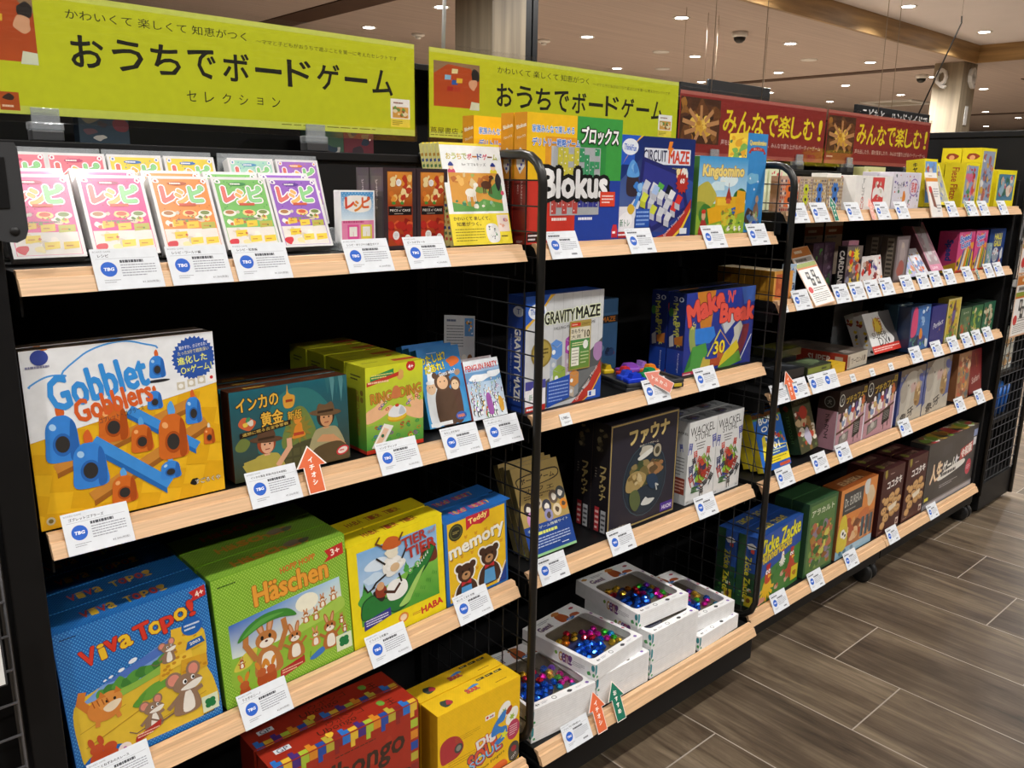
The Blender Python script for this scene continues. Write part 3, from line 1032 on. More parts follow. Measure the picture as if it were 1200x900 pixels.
def d_person(a, x, y, s, shirt, skin='#e0b084', hair='#4a2f1e', hat=None):
    a.S([(x - .75 * s, y - 1.0 * s), (x + .75 * s, y - 1.0 * s), (x + .55 * s, y - .15 * s), (x + .2 * s, y + .02 * s), (x - .2 * s, y + .02 * s), (x - .55 * s, y - .15 * s)], shirt)
    a.R(x - .12 * s, y - .05 * s, x + .12 * s, y + .2 * s, skin)
    a.E(x, y + .45 * s, .4 * s, .44 * s, hair)
    a.E(x + .03 * s, y + .38 * s, .28 * s, .36 * s, skin)
    for q in (-1, 1): a.E(x + .03 * s + q * .11 * s, y + .42 * s, .04 * s, .035 * s, '#22150e')
    a.L([(x - .06 * s, y + .2 * s), (x + .12 * s, y + .21 * s)], .04 * s, '#8a3a30')
    if hat:
        a.E(x, y + .62 * s, .72 * s, .14 * s, hat, rot=-6)
        a.S([(x - .34 * s, y + .62 * s), (x - .3 * s, y + 1.0 * s), (x, y + .94 * s), (x + .3 * s, y + 1.02 * s), (x + .36 * s, y + .62 * s)], hat)
        a.P([(x - .36 * s, y + .62 * s), (x + .36 * s, y + .62 * s), (x + .35 * s, y + .72 * s), (x - .35 * s, y + .72 * s)], '#3a2a1c')

def d_tree(a, x, y, s, c='#3f7a34', c2='#5b9a44'):
    a.R(x - .08 * s, y, x + .08 * s, y + .5 * s, '#6a4a2a')
    a.B(x, y + .8 * s, .5 * s, c, seed=int(x)); a.B(x - .12 * s, y + .95 * s, .28 * s, c2, seed=int(y))

# ------------------------------------------------------------------ covers, large boxes first
def c_mice(W_, H_):
    a = Art(W_, H_); H = a.H
    a.R(0, 0, 100, H, '#1c66b4'); a.D(0, 0, 100, H, 2.4, .55, '#5aa7de')
    a.S([(4, 20), (5, 52), (22, 60), (45, 66), (70, 74), (92, 76), (95, 60), (93, 45), (97, 30), (97, 8), (70, 5), (30, 6), (8, 5)], '#e2bd38')
    a.P([(8, 52), (24, 61), (45, 67), (70, 76), (72, 60), (50, 54), (30, 52)], '#7da4dc')
    a.P([(24, 61), (70, 75), (71, 68), (40, 60)], '#4f74c4')
    for x, y, r in ((45, 70, 3), (37, 66.5, 2.2), (30, 64.5, 1.6), (26, 63.5, 1.2)): a.E(x, y, r, r * .55, '#eef3fa', rot=15)
    for k in range(9): a.B(24 + k * 5.2, 54 + k * .7 + (k % 3), 4.6, '#3f7f35' if k % 2 else '#579a3f', seed=k)
    a.S([(20, 52), (45, 54), (70, 60), (72, 55), (50, 50), (28, 47)], '#8fbc4a')
    a.S([(44, 40), (56, 47), (74, 46), (70, 42), (60, 40), (52, 36)], '#6aa53e'); a.S([(40, 36), (50, 43), (46, 34), (54, 30)], '#5c9a38')
    a.L([(6, 32), (36, 40)], .5, '#b98d2a'); a.L([(8, 20), (52, 34)], .6, '#b98d2a'); a.L([(50, 16), (90, 24)], .5, '#b98d2a')
    for k, p in enumerate([(60, 46, 70, 58), (68, 52, 84, 66), (70, 60, 92, 80), (74, 42, 94, 54)]):
        x0, y0, x1, y1 = p
        a.P([(x0, y0), (x1, y0 + 2), (x1, y1), (x0 + 2, y1 + 2)], ['#e6b72f', '#efc743', '#e9bb35', '#d9a52a'][k])
        for q in range(5): a.E(x0 + 3 + (q * 3.7) % (x1 - x0 - 4), y0 + 4 + (q * 5.3) % (y1 - y0 - 5), 1.5, 1.1, '#c58a22')
    # cat
    a.L([(14, 46), (9, 54), (11, 60)], 5, '#d17a30')
    a.E(23, 44, 11, 9.5, '#d9863a'); a.E(27, 48, 8, 7, '#e09446')
    for q in (22, 32): a.P([(q - 2, 52), (q, 57), (q + 3, 52)], '#d17a30')
    a.S([(22, 44), (28, 47), (34, 46), (30, 41), (25, 40)], '#f2dfc0')
    for q in (25, 30): a.E(q, 48.5, .9, 1.2, '#1a120c')
    for q in range(4): a.L([(16 + q * 3, 52 - q * .4), (17 + q * 3, 47)], .7, '#a6541c')
    a.L([(18, 38), (17, 33)], 3, '#d9863a'); a.L([(30, 38), (31, 34)], 3, '#d9863a')
    d_mouse(a, 68, 66, 8, 1); d_mouse(a, 52, 24, 11, 1); d_mouse(a, 76, 30, 17, 1)
    a.S([(5, 4), (9, 12), (20, 14), (30, 12), (36, 4)], '#1c66b4')
    for x, y in ((14, 8), (22, 6)): a.E(x, y, 5.5, 6.5, '#c4512a'); a.E(x, y + 8, 4.5, 4, '#c4512a')
    for x in (11, 17): a.E(x, 22, 1.8, 4, '#c4512a', rot=12)
    a.E(31, 8, 4.5, 4.2, '#efe2d8'); a.E(31, 8, 1.2, None, '#b05aa0')
    a.P([(38, 7), (56, 13), (57, 18), (39, 12)], '#b5322a'); a.F(40, 10, 55, 14, 2, '#f0c9b0')
    a.R(86, 7, 98, 20, '#dfe9c8')
    for t in range(4): a.E(92 + 2.2 * cos(t * pi / 2 + .8), 13.5 + 2.2 * sin(t * pi / 2 + .8), 2.3, None, '#1f7a42')
    a.F(86, 4.5, 98, 6.5, 1, '#0c3018')
    # title
    for i, (ch, c, dx, dy) in enumerate(zip('VivaTopo!', ['#d8392a', '#f0c22e', '#d8392a', '#f0c22e', '#d8392a', '#f0c22e', '#d8392a', '#f0c22e', '#d8392a'], [19, 27.5, 34, 42.5, 54, 62.5, 71, 80, 87.5], [84.5, 85, 87, 86.5, 88.5, 88, 87.5, 91, 93])):
        a.T(ch, dx, dy, (9.5, 3.6, 8, 7.5, 10, 8.5, 8.5, 8.5, 3.6)[i], (12, 11, 9, 9, 12, 9, 11.5, 9, 12)[i], c, rot=8, b=.05, o='#7d1f14', ob=.025)
    a.P([(87, 97), (99, 99), (99, 107), (87.5, 105), (90, 101)], '#c42c2c'); a.T('4+', 94.5, 102, 6, 4.4, '#ffe9d8', rot=10, b=.04)
    a.E(86.5, 79, 7.5, 7, '#1d62b4'); a.F(81, 76, 92, 82, 2, '#dbe8f6')
    a.P([(79, 72), (82, 66), (91, 67), (95, 73), (87, 70)], '#e6c22f'); a.P([(80, 62), (94, 64), (92, 69), (82, 68)], '#1d5ca6'); a.T('2003', 87, 66, 7.5, 2.2, '#fff', rot=6, b=.03)
    a.F(4, 102, 18, 104, 1, '#0d2f5c')
    return a

def t_title(W_, D_, text, cols, base, dots=None, extra=None):
    a = Art(W_, D_)
    H = a.H
    a.R(0, 0, 100, H, base)
    if dots: a.D(0, 0, 100, H, 2.4, .5, dots)
    n = len(text)
    for i, ch in enumerate(text):
        if ch != ' ':
            a.T(ch, 24 + i * 56 / n, H * .5, 48 / n, H * .34, cols[i % len(cols)], b=.05)
    if extra: extra(a)
    return a

def c_rabbits(W_, H_):
    a = Art(W_, H_); H = a.H
    a.R(0, 0, 100, H, '#7fb32e'); a.D(0, 0, 100, H, 2.3, .5, '#b6d765')
    a.S([(8, 14), (7, 40), (9, 60), (30, 62), (60, 64), (92, 66), (95, 40), (94, 14), (60, 9), (30, 8)], '#8fbf3f')
    a.P([(8, 36), (8, 61), (36, 63), (64, 65), (93, 66), (94, 42), (60, 38), (30, 34)], [col(c) for c in ('#d9e6e0', '#3d6cc0', '#5c8ed6', '#dfeef5', '#b8d8ea', '#f2ecc4', '#f2f0d8', '#dfe8e0')])
    a.E(66, 56, 9, 7, '#f7f4dc')
    a.S([(8, 12), (8, 30), (25, 38), (50, 34), (72, 44), (93, 48), (94, 14), (60, 8), (30, 7)], '#93bd3c')
    a.S([(50, 34), (66, 44), (80, 46), (93, 50), (94, 40), (70, 36)], '#a9cb52'); a.S([(8, 26), (16, 36), (26, 37), (20, 26)], '#d7c94a')
    for k in range(14): a.L([(12 + k * 5.8, 12 + (k * 7) % 9), (13 + k * 5.8, 16 + (k * 7) % 9)], .7, '#5b8f2a')
    for x, y in ((64, 45), (72, 44), (78, 52), (87, 54)): d_rabbit(a, x, y, 4.6, '#c07a38')
    for x, y in ((14, 30), (92, 32), (94, 24)): d_rabbit(a, x, y, 3.6, '#b8562a')
    d_rabbit(a, 33, 33, 19, '#bd7a40', arms=False)
    for q in (-1, 1): a.L([(33 + q * 9, 29), (33 + q * 15, 42), (33 + q * 14, 50)], 4, '#bd7a40')
    a.S([(13, 46), (20, 55), (34, 60), (50, 58), (57, 50), (44, 53), (30, 52)], '#3f8a35'); a.S([(16, 48), (30, 57), (48, 56), (34, 54)], '#5da546')
    d_rabbit(a, 54, 29, 12, '#bb733a'); d_rabbit(a, 70, 26, 6.5, '#d08d4a'); d_rabbit(a, 82, 25, 12, '#b56d36')
    a.S([(64, 11), (74, 16), (76, 12), (68, 9)], '#3f78c4'); a.S([(86, 16), (95, 20), (92, 15)], '#3a6ab4')
    for x, y in ((14, 7), (27, 11), (34, 11)):
        a.E(x, y, 4, 6, '#b8532a'); a.E(x, y + 6, 3.4, 3.4, '#c2602f')
        for q in (-1, 1): a.E(x + q * 2.4, y + 12, 1.5, 3.6, '#d88a2e', rot=-q * 20)
    a.P([(40, 5), (60, 10), (60, 16), (41, 12)], '#b52f2c'); a.F(42, 8, 58, 12, 2, '#efc4a4')
    a.R(86, 6, 99, 19, '#dfe9c8')
    for t in range(4): a.E(92.5 + 2.3 * cos(t * pi / 2 + .8), 13 + 2.3 * sin(t * pi / 2 + .8), 2.4, None, '#1f7a42')
    a.T('Häschen', 56, 76, 56, 15, '#eaa23a', rot=1.5, b=.06, o='#a85a1c', ob=.03)
    a.T('HOPP HOPP', 62, 88, 27, 4.6, '#d2702a', rot=4, b=.05)
    a.F(4, 90, 22, 92, 1, '#33551a')
    a.P([(82, 81), (98, 83), (98, 92), (83, 90), (86, 85)], '#c4302c'); a.T('3+', 91.5, 87, 7, 5, '#ffe9d8', rot=5, b=.04)
    return a

def c_pegs(W_, H_):
    a = Art(W_, H_); H = a.H
    a.R(0, 0, 100, H, '#e9b51f')
    q = random.Random(3)
    for i in range(9):
        for j in range(6):
            if (i + j) % 2: a.P([(i * 12 + j * 3 - 12, j * 11 - 2), (i * 12 + j * 3, j * 11 - 4), (i * 12 + j * 3 + 3, j * 11 + 7), (i * 12 + j * 3 - 9, j * 11 + 9)], '#dda616')
    a.P([(0, 48), (100, 66), (100, H), (0, H)], '#eceef0')
    wood, wd, blue, bd = '#c98736', '#9c5f22', '#3f8fdc', '#2368b4'
    def beam(x0, y0, x1, y1, w, c, d):
        dx, dy = x1 - x0, y1 - y0; l = sqrt(dx * dx + dy * dy); n = (-dy / l * w / 2, dx / l * w / 2)
        a.P([(x0 - n[0], y0 - n[1] - w * .55), (x1 - n[0], y1 - n[1] - w * .55), (x1 - n[0], y1 - n[1]), (x0 - n[0], y0 - n[1])], d)
        a.P([(x0 - n[0], y0 - n[1]), (x1 - n[0], y1 - n[1]), (x1 + n[0], y1 + n[1]), (x0 + n[0], y0 + n[1])], c)
    beam(10, 32, 88, 58, 5, wood, wd); beam(26, 13, 92, 44, 5.5, wood, wd); beam(50, 58, 86, 30, 5, blue, bd)
    B_, HI, DK, O_, OH, OD, RT, BT = '#3a86da', '#a9d2f6', '#2a66b4', '#d06a24', '#f0ab6c', '#a94c16', '#d8642a', '#5aa4e4'
    d_peg(a, 64, 56, 8, 10, B_, HI, DK, RT); d_peg(a, 85, 44, 9, 15, B_, HI, DK, RT); d_peg(a, 41, 42, 15, 20, O_, OH, OD, BT)
    d_peg(a, 15, 36, 16, 24, B_, HI, DK, RT); d_peg(a, 93, 30, 6.5, 9.5, O_, OH, OD, '#d8d2c0')
    beam(30, 44, 68, 11, 6, blue, bd)
    d_peg(a, 55, 33, 11.5, 15, O_, OH, OD, BT); d_peg(a, 69, 14, 11, 10, B_, HI, DK, BT); d_peg(a, 72, 26, 16, 25, O_, OH, OD, BT)
    d_peg(a, 27, 19, 17, 24, B_, HI, DK, RT); d_peg(a, 43, 6, 13, 15, O_, OH, OD, BT)
    a.L(a._sm([(3, 77), (8, 80.5), (14, 82), (20, 80.5)])[:-5] + a._sm([(20.4, 81), (28, 90), (38, 94.5), (50, 96), (60, 93.6), (66, 89)])[:-5], .9, '#4a9ae0')
    d_peg(a, 67, 73.5, 8.5, 12, B_, HI, DK, RT); a.E(67, 71.5, 6.5, .9, '#2a2a2e')
    a.T('Gobblet', 36, 75.5, 50, 18, '#3a92de', rot=9, b=.07)
    a.T('Gobblers', 42.5, 64, 40, 12, '#d9602a', rot=9, b=.07)
    a.T('ゴブレット・ゴブラーズ', 46, 56, 24, 3, '#3a3a40', rot=9)
    a.E(9, 92, 4.2, 4, '#3a4a9a'); a.B(11.5, 96.5, 1.8, '#d8782a', ry=1); a.F(2, 86, 18, 88.6, 1, '#8a8aa8')
    a.ST(88, 82, 11.4, 12.8, 30, '#2d55a8')
    a.T('動かすか、かぶせるか。', 88, 89, 16, 2.2, '#fff', rot=5); a.T('たった5分で超奥深い', 88, 86, 18, 2.3, '#f5ec9a', rot=5)
    a.T('進化した', 87, 81.5, 17, 4.4, '#eef06a', rot=5, b=.03); a.T('○×ゲーム！', 89, 76, 18, 4.2, '#eef06a', rot=5, b=.03)
    for k in range(3): a.R(77 + k * 6, 64.5 + k, 81.5 + k * 6, 69 + k, '#cfc6b0'); a.E(79.2 + k * 6, 66.7 + k, 1.4, None, '#f2f0ea')
    a.R(95, 67, 99.4, 71, '#f6f2ec'); a.E(97.2, 69.4, 1, None, '#c8202a')
    a.B(82, 9, 2.2, '#1b1a16'); a.T('すごろくや', 90, 8.5, 15, 3, '#f5f0e0', o='#3a3420', ob=.05)
    a.E(5, 4.5, 2.2, None, '#c9c0a0'); a.E(5, 4.5, 1.2, None, '#7a6a2a')
    return a

def c_temple(W_, H_):
    a = Art(W_, H_); H = a.H
    a.Gd(0, 0, 100, H, '#3a3f2c', '#1f5f6c')
    a.S([(20, 20), (40, 62), (70, 62), (90, 30), (70, 10)], '#2f7070'); a.S([(40, 20), (50, 48), (62, 48), (70, 20)], '#6f8040')
    for k in range(6): a.P([(80 + k * 4, H), (82 + k * 4, H - 14 - (k * 7) % 13), (85 + k * 4, H)], '#54888c' if k % 2 else '#2f666c')
    a.P([(40, 0), (42, 18), (54, 22), (70, 24), (80, 14), (80, 0)], '#4b4a30')
    for k in range(10): a.R(42 + (k % 5) * 7, 4 + (k // 5) * 8, 47.5 + (k % 5) * 7, 10 + (k // 5) * 8, '#5a5838')
    a.S([(2, 28), (8, 34), (14, 30), (10, 24), (4, 24)], '#6d7a3c')
    d_person(a, 27, 18, 19, '#b3a44c', '#dfa987', '#9c4526', '#5d4230')
    a.L([(36, 8), (46, 20), (46, 26)], 4.4, '#dfa987'); a.L([(14, 4), (10, 12), (22, 14)], 6, '#b3a44c')
    d_person(a, 79, 30, 20, '#a39a72', '#c99368', '#3b281b', '#6a5138')
    a.L([(93, 12), (84, 20), (72, 22)], 6, '#c99368'); a.L([(66, 12), (68, 22), (73, 26)], 5, '#a39a72')
    a.S([(64, 0), (68, 14), (92, 16), (98, 0)], '#5a4a30')
    a.ST(55, 33, 7, 12, 12, '#8a7c32')
    a.S([(49, 26), (50, 30), (52, 36), (57, 38), (58, 32), (60, 27)], '#d8862e'); a.B(54, 41, 3.4, '#d88a35'); a.R(50, 28, 59, 30.5, '#b2442a')
    a.S([(44, 52), (43, 60), (46, 63), (47, 70), (48, 63), (53, 60), (51, 52)], '#d49a3a'); a.R(45, 56, 51, 58, '#9c3a22')
    a.T('インカの', 22, 60, 34, 10, '#e3b043', rot=3, b=.05, o='#2c1c0c', ob=.06)
    a.T('黄金', 33, 46, 18, 11, '#e3b043', rot=3, b=.05, o='#2c1c0c', ob=.06); a.T('新版', 52, 45, 12, 7.5, '#d8a63c', rot=3, b=.03, o='#2c1c0c', ob=.05)
    a.B(13, 45, 6.5, '#c9603a', ry=5); a.C(8, 41, 18, 50, 9, 2, ['#3f8a5a', '#e0c04a', '#c0402e', '#d9d0c0'], 3)
    a.P([(6, 34), (48, 38), (48, 42), (6, 38)], '#2a1a10'); a.T('遺跡に眠る古宝争奪戦', 27, 38, 38, 2.6, '#e2c060', rot=5)
    a.E(93, 8, 6, 3.8, '#c9303a', rot=14); a.E(93, 8, 4.6, 2.6, '#e8d8d0', rot=14); a.F(90, 7, 96, 9.4, 1, '#c9303a')
    return a

def c_rings(W_, H_):
    a = Art(W_, H_); H = a.H
    a.Gd(0, 6, 100, H, '#7fb04a', '#d6d92e')
    a.P([(0, 6), (100, 6), (100, 40), (60, 44), (0, 42)], [col(c) for c in ('#3f8f3a', '#3a8a38', '#7fb44a', '#9abf48', '#8db848')])
    a.R(0, 0, 100, 6, '#c93a26')
    a.S([(0, 46), (22, 50), (46, 62), (40, 68), (26, 62), (28, 70), (42, 82), (34, 84), (16, 70), (0, 62)], '#eebb8e')
    a.S([(100, 40), (78, 44), (64, 54), (66, 62), (78, 60), (70, 76), (78, 80), (84, 68), (86, 84), (92, 84), (92, 68), (100, 66)], '#eebb8e')
    for x, y, c in ((28, 70, '#3a66b4'), (33, 73, '#2f8a48'), (36, 63, '#c42f2a'), (24, 66, '#8a3f8a'), (76, 70, '#3f8ac4'), (80, 72, '#c9a12a'), (88, 75, '#b8322c'), (92, 72, '#3a8a4a'), (72, 66, '#6a3f9a')): a.E(x, y, 3.4, 2.2, c, rot=20); a.E(x, y, 2.1, 1.1, '#eebb8e', rot=20)
    a.E(53, 48, 17, 7, '#cf9f2a'); a.E(53, 50, 16.5, 6.5, '#e6c23a'); a.S([(38, 52), (40, 60), (48, 66), (58, 66), (67, 60), (68, 52), (53, 48)], '#e9ebee'); a.S([(56, 52), (60, 64), (66, 58), (67, 52)], '#c3cad3'); a.E(53, 66, 3.6, 2.4, '#c8432a')
    q = random.Random(5)
    for k in range(26):
        x, y = q.uniform(6, 95), q.uniform(12, 38)
        a.E(x, y, 4, 2.6, q.choice(['#b8322a', '#2f5fae', '#3c8f46', '#8a3a92', '#d6c23a', '#b87a2a']), rot=q.uniform(-40, 40)); a.E(x, y, 2.4, 1.3, '#5d9f45')
    a.P([(8, 8), (26, 6), (46, 36), (30, 42)], '#f1ece2'); a.P([(14, 12), (24, 11), (38, 32), (30, 36)], '#ecc3a6'); a.E(27, 24, 2.6, None, '#2f6a48')
    a.T('RING   DING', 52, 84, 88, 15, '#c98a35', rot=4, b=.05, o='#6f4316', ob=.03); a.S([(44, 78), (46, 92), (52, 96), (58, 90), (58, 78)], '#cf7b4a'); a.B(60, 111, 6, '#dba85c', ry=7)
    a.P([(2, 100), (56, 110), (57, 116), (2, 106)], '#c43a2c'); a.P([(8, 107), (48, 114), (48, 122), (8, 114)], '#2f8a4c'); a.F(10, 110, 46, 117, 2, '#e6d77a'); a.F(4, 102, 54, 108, 1, '#f3c9a2')
    a.E(78, 122, 8, None, '#c4302c'); a.T('4+', 78, 121, 9, 6, '#fff', rot=4, b=.03)
    return a

def c_who(W_, H_):
    a = Art(W_, H_); H = a.H
    a.Gd(0, 0, 100, H, '#4a9fd6', '#2f80c8')
    a.S([(14, 70), (20, 130), (30, 100), (34, 70)], '#eef2f5')
    a.S([(8, 6), (6, 60), (16, 84), (28, 70), (30, 6)], '#e7ebee'); a.E(19, 75, 11, 12, '#edc9a4'); a.E(19, 86, 10, 4, '#e7ebee')
    a.S([(62, 6), (64, 64), (74, 84), (86, 66), (84, 8)], '#5a3e30'); a.E(77, 78, 12, 13, '#6a4a38'); a.E(76, 75, 9, 10, '#e8c8a2'); a.B(86, 98, 7, '#a98a72')
    a.S([(28, 4), (24, 50), (34, 74), (46, 80), (60, 74), (70, 50), (68, 4)], '#58402f')
    a.E(47, 84, 19, 18, '#5f4533')
    for q in (31, 63): a.E(q, 98, 6, None, '#5f4533')
    a.E(47, 83, 13, 13, '#e9bd94')
    for q in (42, 52): a.E(q, 85, 1.4, None, '#2a1a12')
    for q in (16, 22, 73, 80): a.E(q, 77, 1.1, None, '#2a1a12')
    a.T('わたしは？', 34, 131, 60, 15, '#f2e33a', rot=6, b=.06, o='#2a2a30', ob=.04); a.T('だあれ！', 34, 113, 46, 15, '#f2e33a', rot=6, b=.06, o='#2a2a30', ob=.04)
    a.B(80, 120, 14, '#e0702f', ry=9); a.T('Guess who？', 62, 101, 40, 9, '#f2f6fa', rot=4, b=.03)
    a.R(4, 2, 55, 9, '#f0f2f2'); a.E(78, 14, 13, 8, '#3a5fb0'); a.T('HABA', 78, 14, 17, 6, '#ef8a2a', b=.05); a.F(22, 140, 55, 143, 1, '#c6def0')
    return a

def c_penguins(W_, H_):
    a = Art(W_, H_); H = a.H
    a.Gd(0, 0, 100, H, '#dfe7ee', '#8fb8dc'); a.R(0, H * .62, 100, H * .8, '#6d9cca'); a.B(40, H * .7, 30, '#f3f6f8', ry=8); a.B(80, H * .74, 24, '#eef3f6', ry=8)
    a.R(0, H * .86, 100, H, '#e9eef2')
    a.T('PENGUIN PARTY', 50, H * .88, 92, 13, '#d33a34', rot=2, b=.05)
    q = random.Random(4)
    for k in range(95):
        y = H * .66 - (k / 95) * H * .62; s = 2.2 + 3.6 * k / 95; x = q.uniform(4, 96)
        c = q.choice(['#20242c', '#20242c', '#20242c', '#c9a23a', '#8a4aa8', '#c8562e', '#4a9a50'])
        a.E(x, y, s * .62, s * 1.25, c, n=10); a.E(x + .25 * s, y - .2 * s, s * .4, s * .9, '#f6f7f8', n=8)
    a.S([(48, 10), (46, 45), (52, 56), (60, 48), (62, 10)], '#a15aa8'); a.S([(82, 12), (80, 36), (86, 44), (92, 34), (92, 12)], '#d8a23c')
    return a

def c_croc(W_, H_):
    a = Art(W_, H_); H = a.H
    a.R(0, 0, 100, H, '#efd91c')
    x0, y0, x1, y1 = 9, 19, 93, H - 8
    a.Gd(x0, y0, x1, y1, '#d6e4ee', '#7fb1e0')
    a.B(30, 72, 12, '#dbe9f5', ry=6); a.B(24, 60, 10, '#c9dff2', ry=5)
    a.P([(x0, y0), (x1, y0), (x1, 58), (70, 58), (40, 50), (x0, 42)], [col(c) for c in ('#5ea63a', '#4c9a35', '#86c24c', '#76b848', '#8cc652', '#6cb244')])
    for x, y, s in ((14, 40, 22), (20, 38, 14), (58, 56, 10)): a.P([(x - s * .25, y), (x - s * .1, y + s * .5), (x, y + s * .9), (x + s * .12, y + s * .5), (x + s * .3, y)], '#3f8f3c'); a.B(x, y + s * .2, s * .3, '#4fa046')
    for x in (78, 84, 88): a.S([(x - 4, 56), (x - 3, 68), (x, 73), (x + 4, 66), (x + 4, 56)], '#6f3424'); a.P([(x - 2, 64), (x - 6, 62), (x - 2, 61)], '#e2a52c'); a.E(x, 73, 1.6, None, '#c8302a')
    # crocodile
    a.S([(9, 26), (11, 41), (22, 45.5), (30, 39.5), (42, 37.5), (53, 43), (61, 53), (73, 59.5), (82, 72), (91.5, 70.5), (83, 55), (73, 45), (65, 33), (57, 22.5), (44, 19.5), (36, 23.5), (28, 19.5), (20, 22.5)], '#1f4f2a')
    a.S([(10, 26), (12, 40), (22, 44), (30, 38), (42, 36), (54, 42), (62, 52), (74, 58), (82, 70), (90, 70), (82, 56), (72, 46), (64, 34), (56, 24), (44, 21), (36, 25), (28, 21), (20, 24)], '#2c7a38')
    a.S([(48, 24), (58, 34), (68, 46), (78, 54), (72, 44), (64, 32), (58, 24)], '#a6cf6a')
    for x, y in ((62, 54), (70, 58)): a.E(x, y, 3, None, '#57a84c'); a.E(x, y + .5, 1.3, None, '#f3f0d0'); a.E(x, y + .5, .6, None, '#111')
    for k in range(6): a.P([(70 + k * 2.2, 55 + k * 1.9), (71.4 + k * 2.2, 54.6 + k * 1.9), (70.8 + k * 2.2, 58 + k * 2)], '#f4f4ec')
    for k in range(9): a.E(16 + k * 4.3, 34 + (k * 5) % 6, 1.1, None, '#2c7434')
    for k in range(16): a.L([(58 + (k * 7) % 33, 22 + (k * 5) % 26), (59 + (k * 7) % 33, 25 + (k * 5) % 26)], .6, '#3f8a34')
    # animal tower
    a.S([(38, 34), (36, 46), (44, 52), (56, 48), (58, 38), (50, 32)], '#f1f1ec'); a.S([(34, 40), (26, 48), (22, 46), (30, 36)], '#2a2622')
    a.B(30, 46, 7, '#8f3a26'); a.E(30, 51, 4, None, '#d8a678'); a.L([(24, 52), (17, 50), (14, 56)], 1.6, '#2a2622'); a.L([(34, 44), (44, 40), (50, 46)], 2.6, '#4a2c20')
    a.B(44, 66, 12, '#eceae2', ry=11); a.C(36, 60, 54, 74, 14, 3.2, ['#f5f3ec', '#e0ddd2'], 3); a.E(46, 64, 5, 4, '#d8b890')
    for p in ([(36, 70), (28, 78)], [(54, 70), (60, 80)], [(36, 60), (26, 56), (22, 52)], [(50, 56), (52, 48)]): a.L(p, 1.8, '#26221e')
    a.B(44, 79, 7, '#e9e2cc', ry=5); a.S([(34, 86), (40, 94), (50, 92), (54, 84), (44, 82)], '#c8622a'); a.L([(34, 88), (28, 92), (32, 97)], 1.8, '#6a4020'); a.L([(52, 88), (56, 94)], 1.8, '#6a4020')
    a.T('TIER', 68, 84, 26, 9, '#b23a30', rot=6, b=.05); a.T('auf', 87.5, 86, 9, 4.4, '#d07a50', rot=6); a.T('TIER', 75, 73, 32, 10, '#b23a30', rot=6, b=.05)
    a.T('HABA', 84, 10.5, 24, 6.5, '#c8262c', rot=6, b=.07); a.F(62, 8, 74, 11, 2, '#b0662a')
    a.P([(11, 14), (39, 19), (39, 27), (11, 23)], '#3a3a8c'); a.F(13, 17, 36, 24, 3, '#e6e2f2'); a.E(52, 11, 5.5, 5, '#dd8a3c'); a.E(52, 11, 3.6, 3.2, '#f2d9b8')
    return a

def c_bears(W_, H_):
    a = Art(W_, H_); H = a.H
    a.R(0, 0, 100, H, '#2b6cb8'); a.R(5, 3, 97, H - 3, '#ecc026')
    for k in range(24):
        x, y = 10 + (k % 6) * 16 + (k // 6) % 2 * 7, 12 + (k // 6) * 24
        if x < 93:
            for dx, dy, r in ((0, 0, 2.2), (-1.8, 2, .9), (1.8, 2, .9)): a.E(x + dx, y + dy, r, None, '#d79a24', n=9)
    a.P([(34, H - 16), (72, H - 10), (72, H - 2), (34, H - 2)], '#c92c3c'); a.P([(34, H - 20), (44, H - 15), (58, H - 18), (72, H - 12), (72, H - 6), (34, H - 8)], '#c92c3c')
    a.T('Teddy', 53, H - 9, 30, 9, '#ffe98a', rot=8, b=.05)
    a.E(18, H - 17, 11, None, '#3b3a26'); a.E(18, H - 17, 9, None, '#6a6a3a'); a.E(18, H - 17, 7.6, None, '#2e2e20'); a.F(13, H - 19, 23, H - 15, 2, '#b5a860')
    a.T('memory', 51, 71, 88, 17, '#f7f2e4', rot=8, b=.06, sh=(.9, -1.1, '#7a5a20'))
    d_bear(a, 31, 25, 26); d_bear(a, 69, 35, 26)
    a.P([(84, 3), (97, 3), (97, 28)], '#24408e'); a.L([(82, 4), (96, 30)], 1.3, '#eef0f6')
    return a

def c_ubongo(W_, H_):
    a = Art(W_, H_); H = a.H
    a.R(0, 0, 100, H, '#a32f1e')
    cols = ['#2f6fc0', '#e2b93a', '#4b2f7a', '#a9bf3a', '#d98a2a', '#2a4a9a', '#b8a83a', '#8a2a28']
    for k in range(18):
        x = 2 + k * 5.4
        a.R(x, H - 6, x + 5.2, H - .5, cols[k % 8]); 
        if k % 2: a.R(x, H - 10, x + 3, H - 6, cols[k % 8])
    for k in range(9): a.R(94, H - 18 - k * 8, 99.5, H - 12 - k * 8, cols[(k + 3) % 8])
    a.C(6, 4, 92, H - 14, 26, 5, ['#ab3824', '#98281a', '#b0402a'], 3)
    a.T('Ubongo', 58, H * .70, 62, 20, '#3c2a20', rot=3, b=.04, shear=.15); a.F(40, H * .845, 80, H * .865, 1, '#5c2c1c')
    a.L([(70, H * .4), (80, H * .5), (92, H * .46), (90, H * .36), (80, H * .36)], 3, '#3c2a20'); a.L([(12, H * .2), (30, H * .3), (50, H * .2), (70, H * .28)], 4, '#4a2c20')
    return a

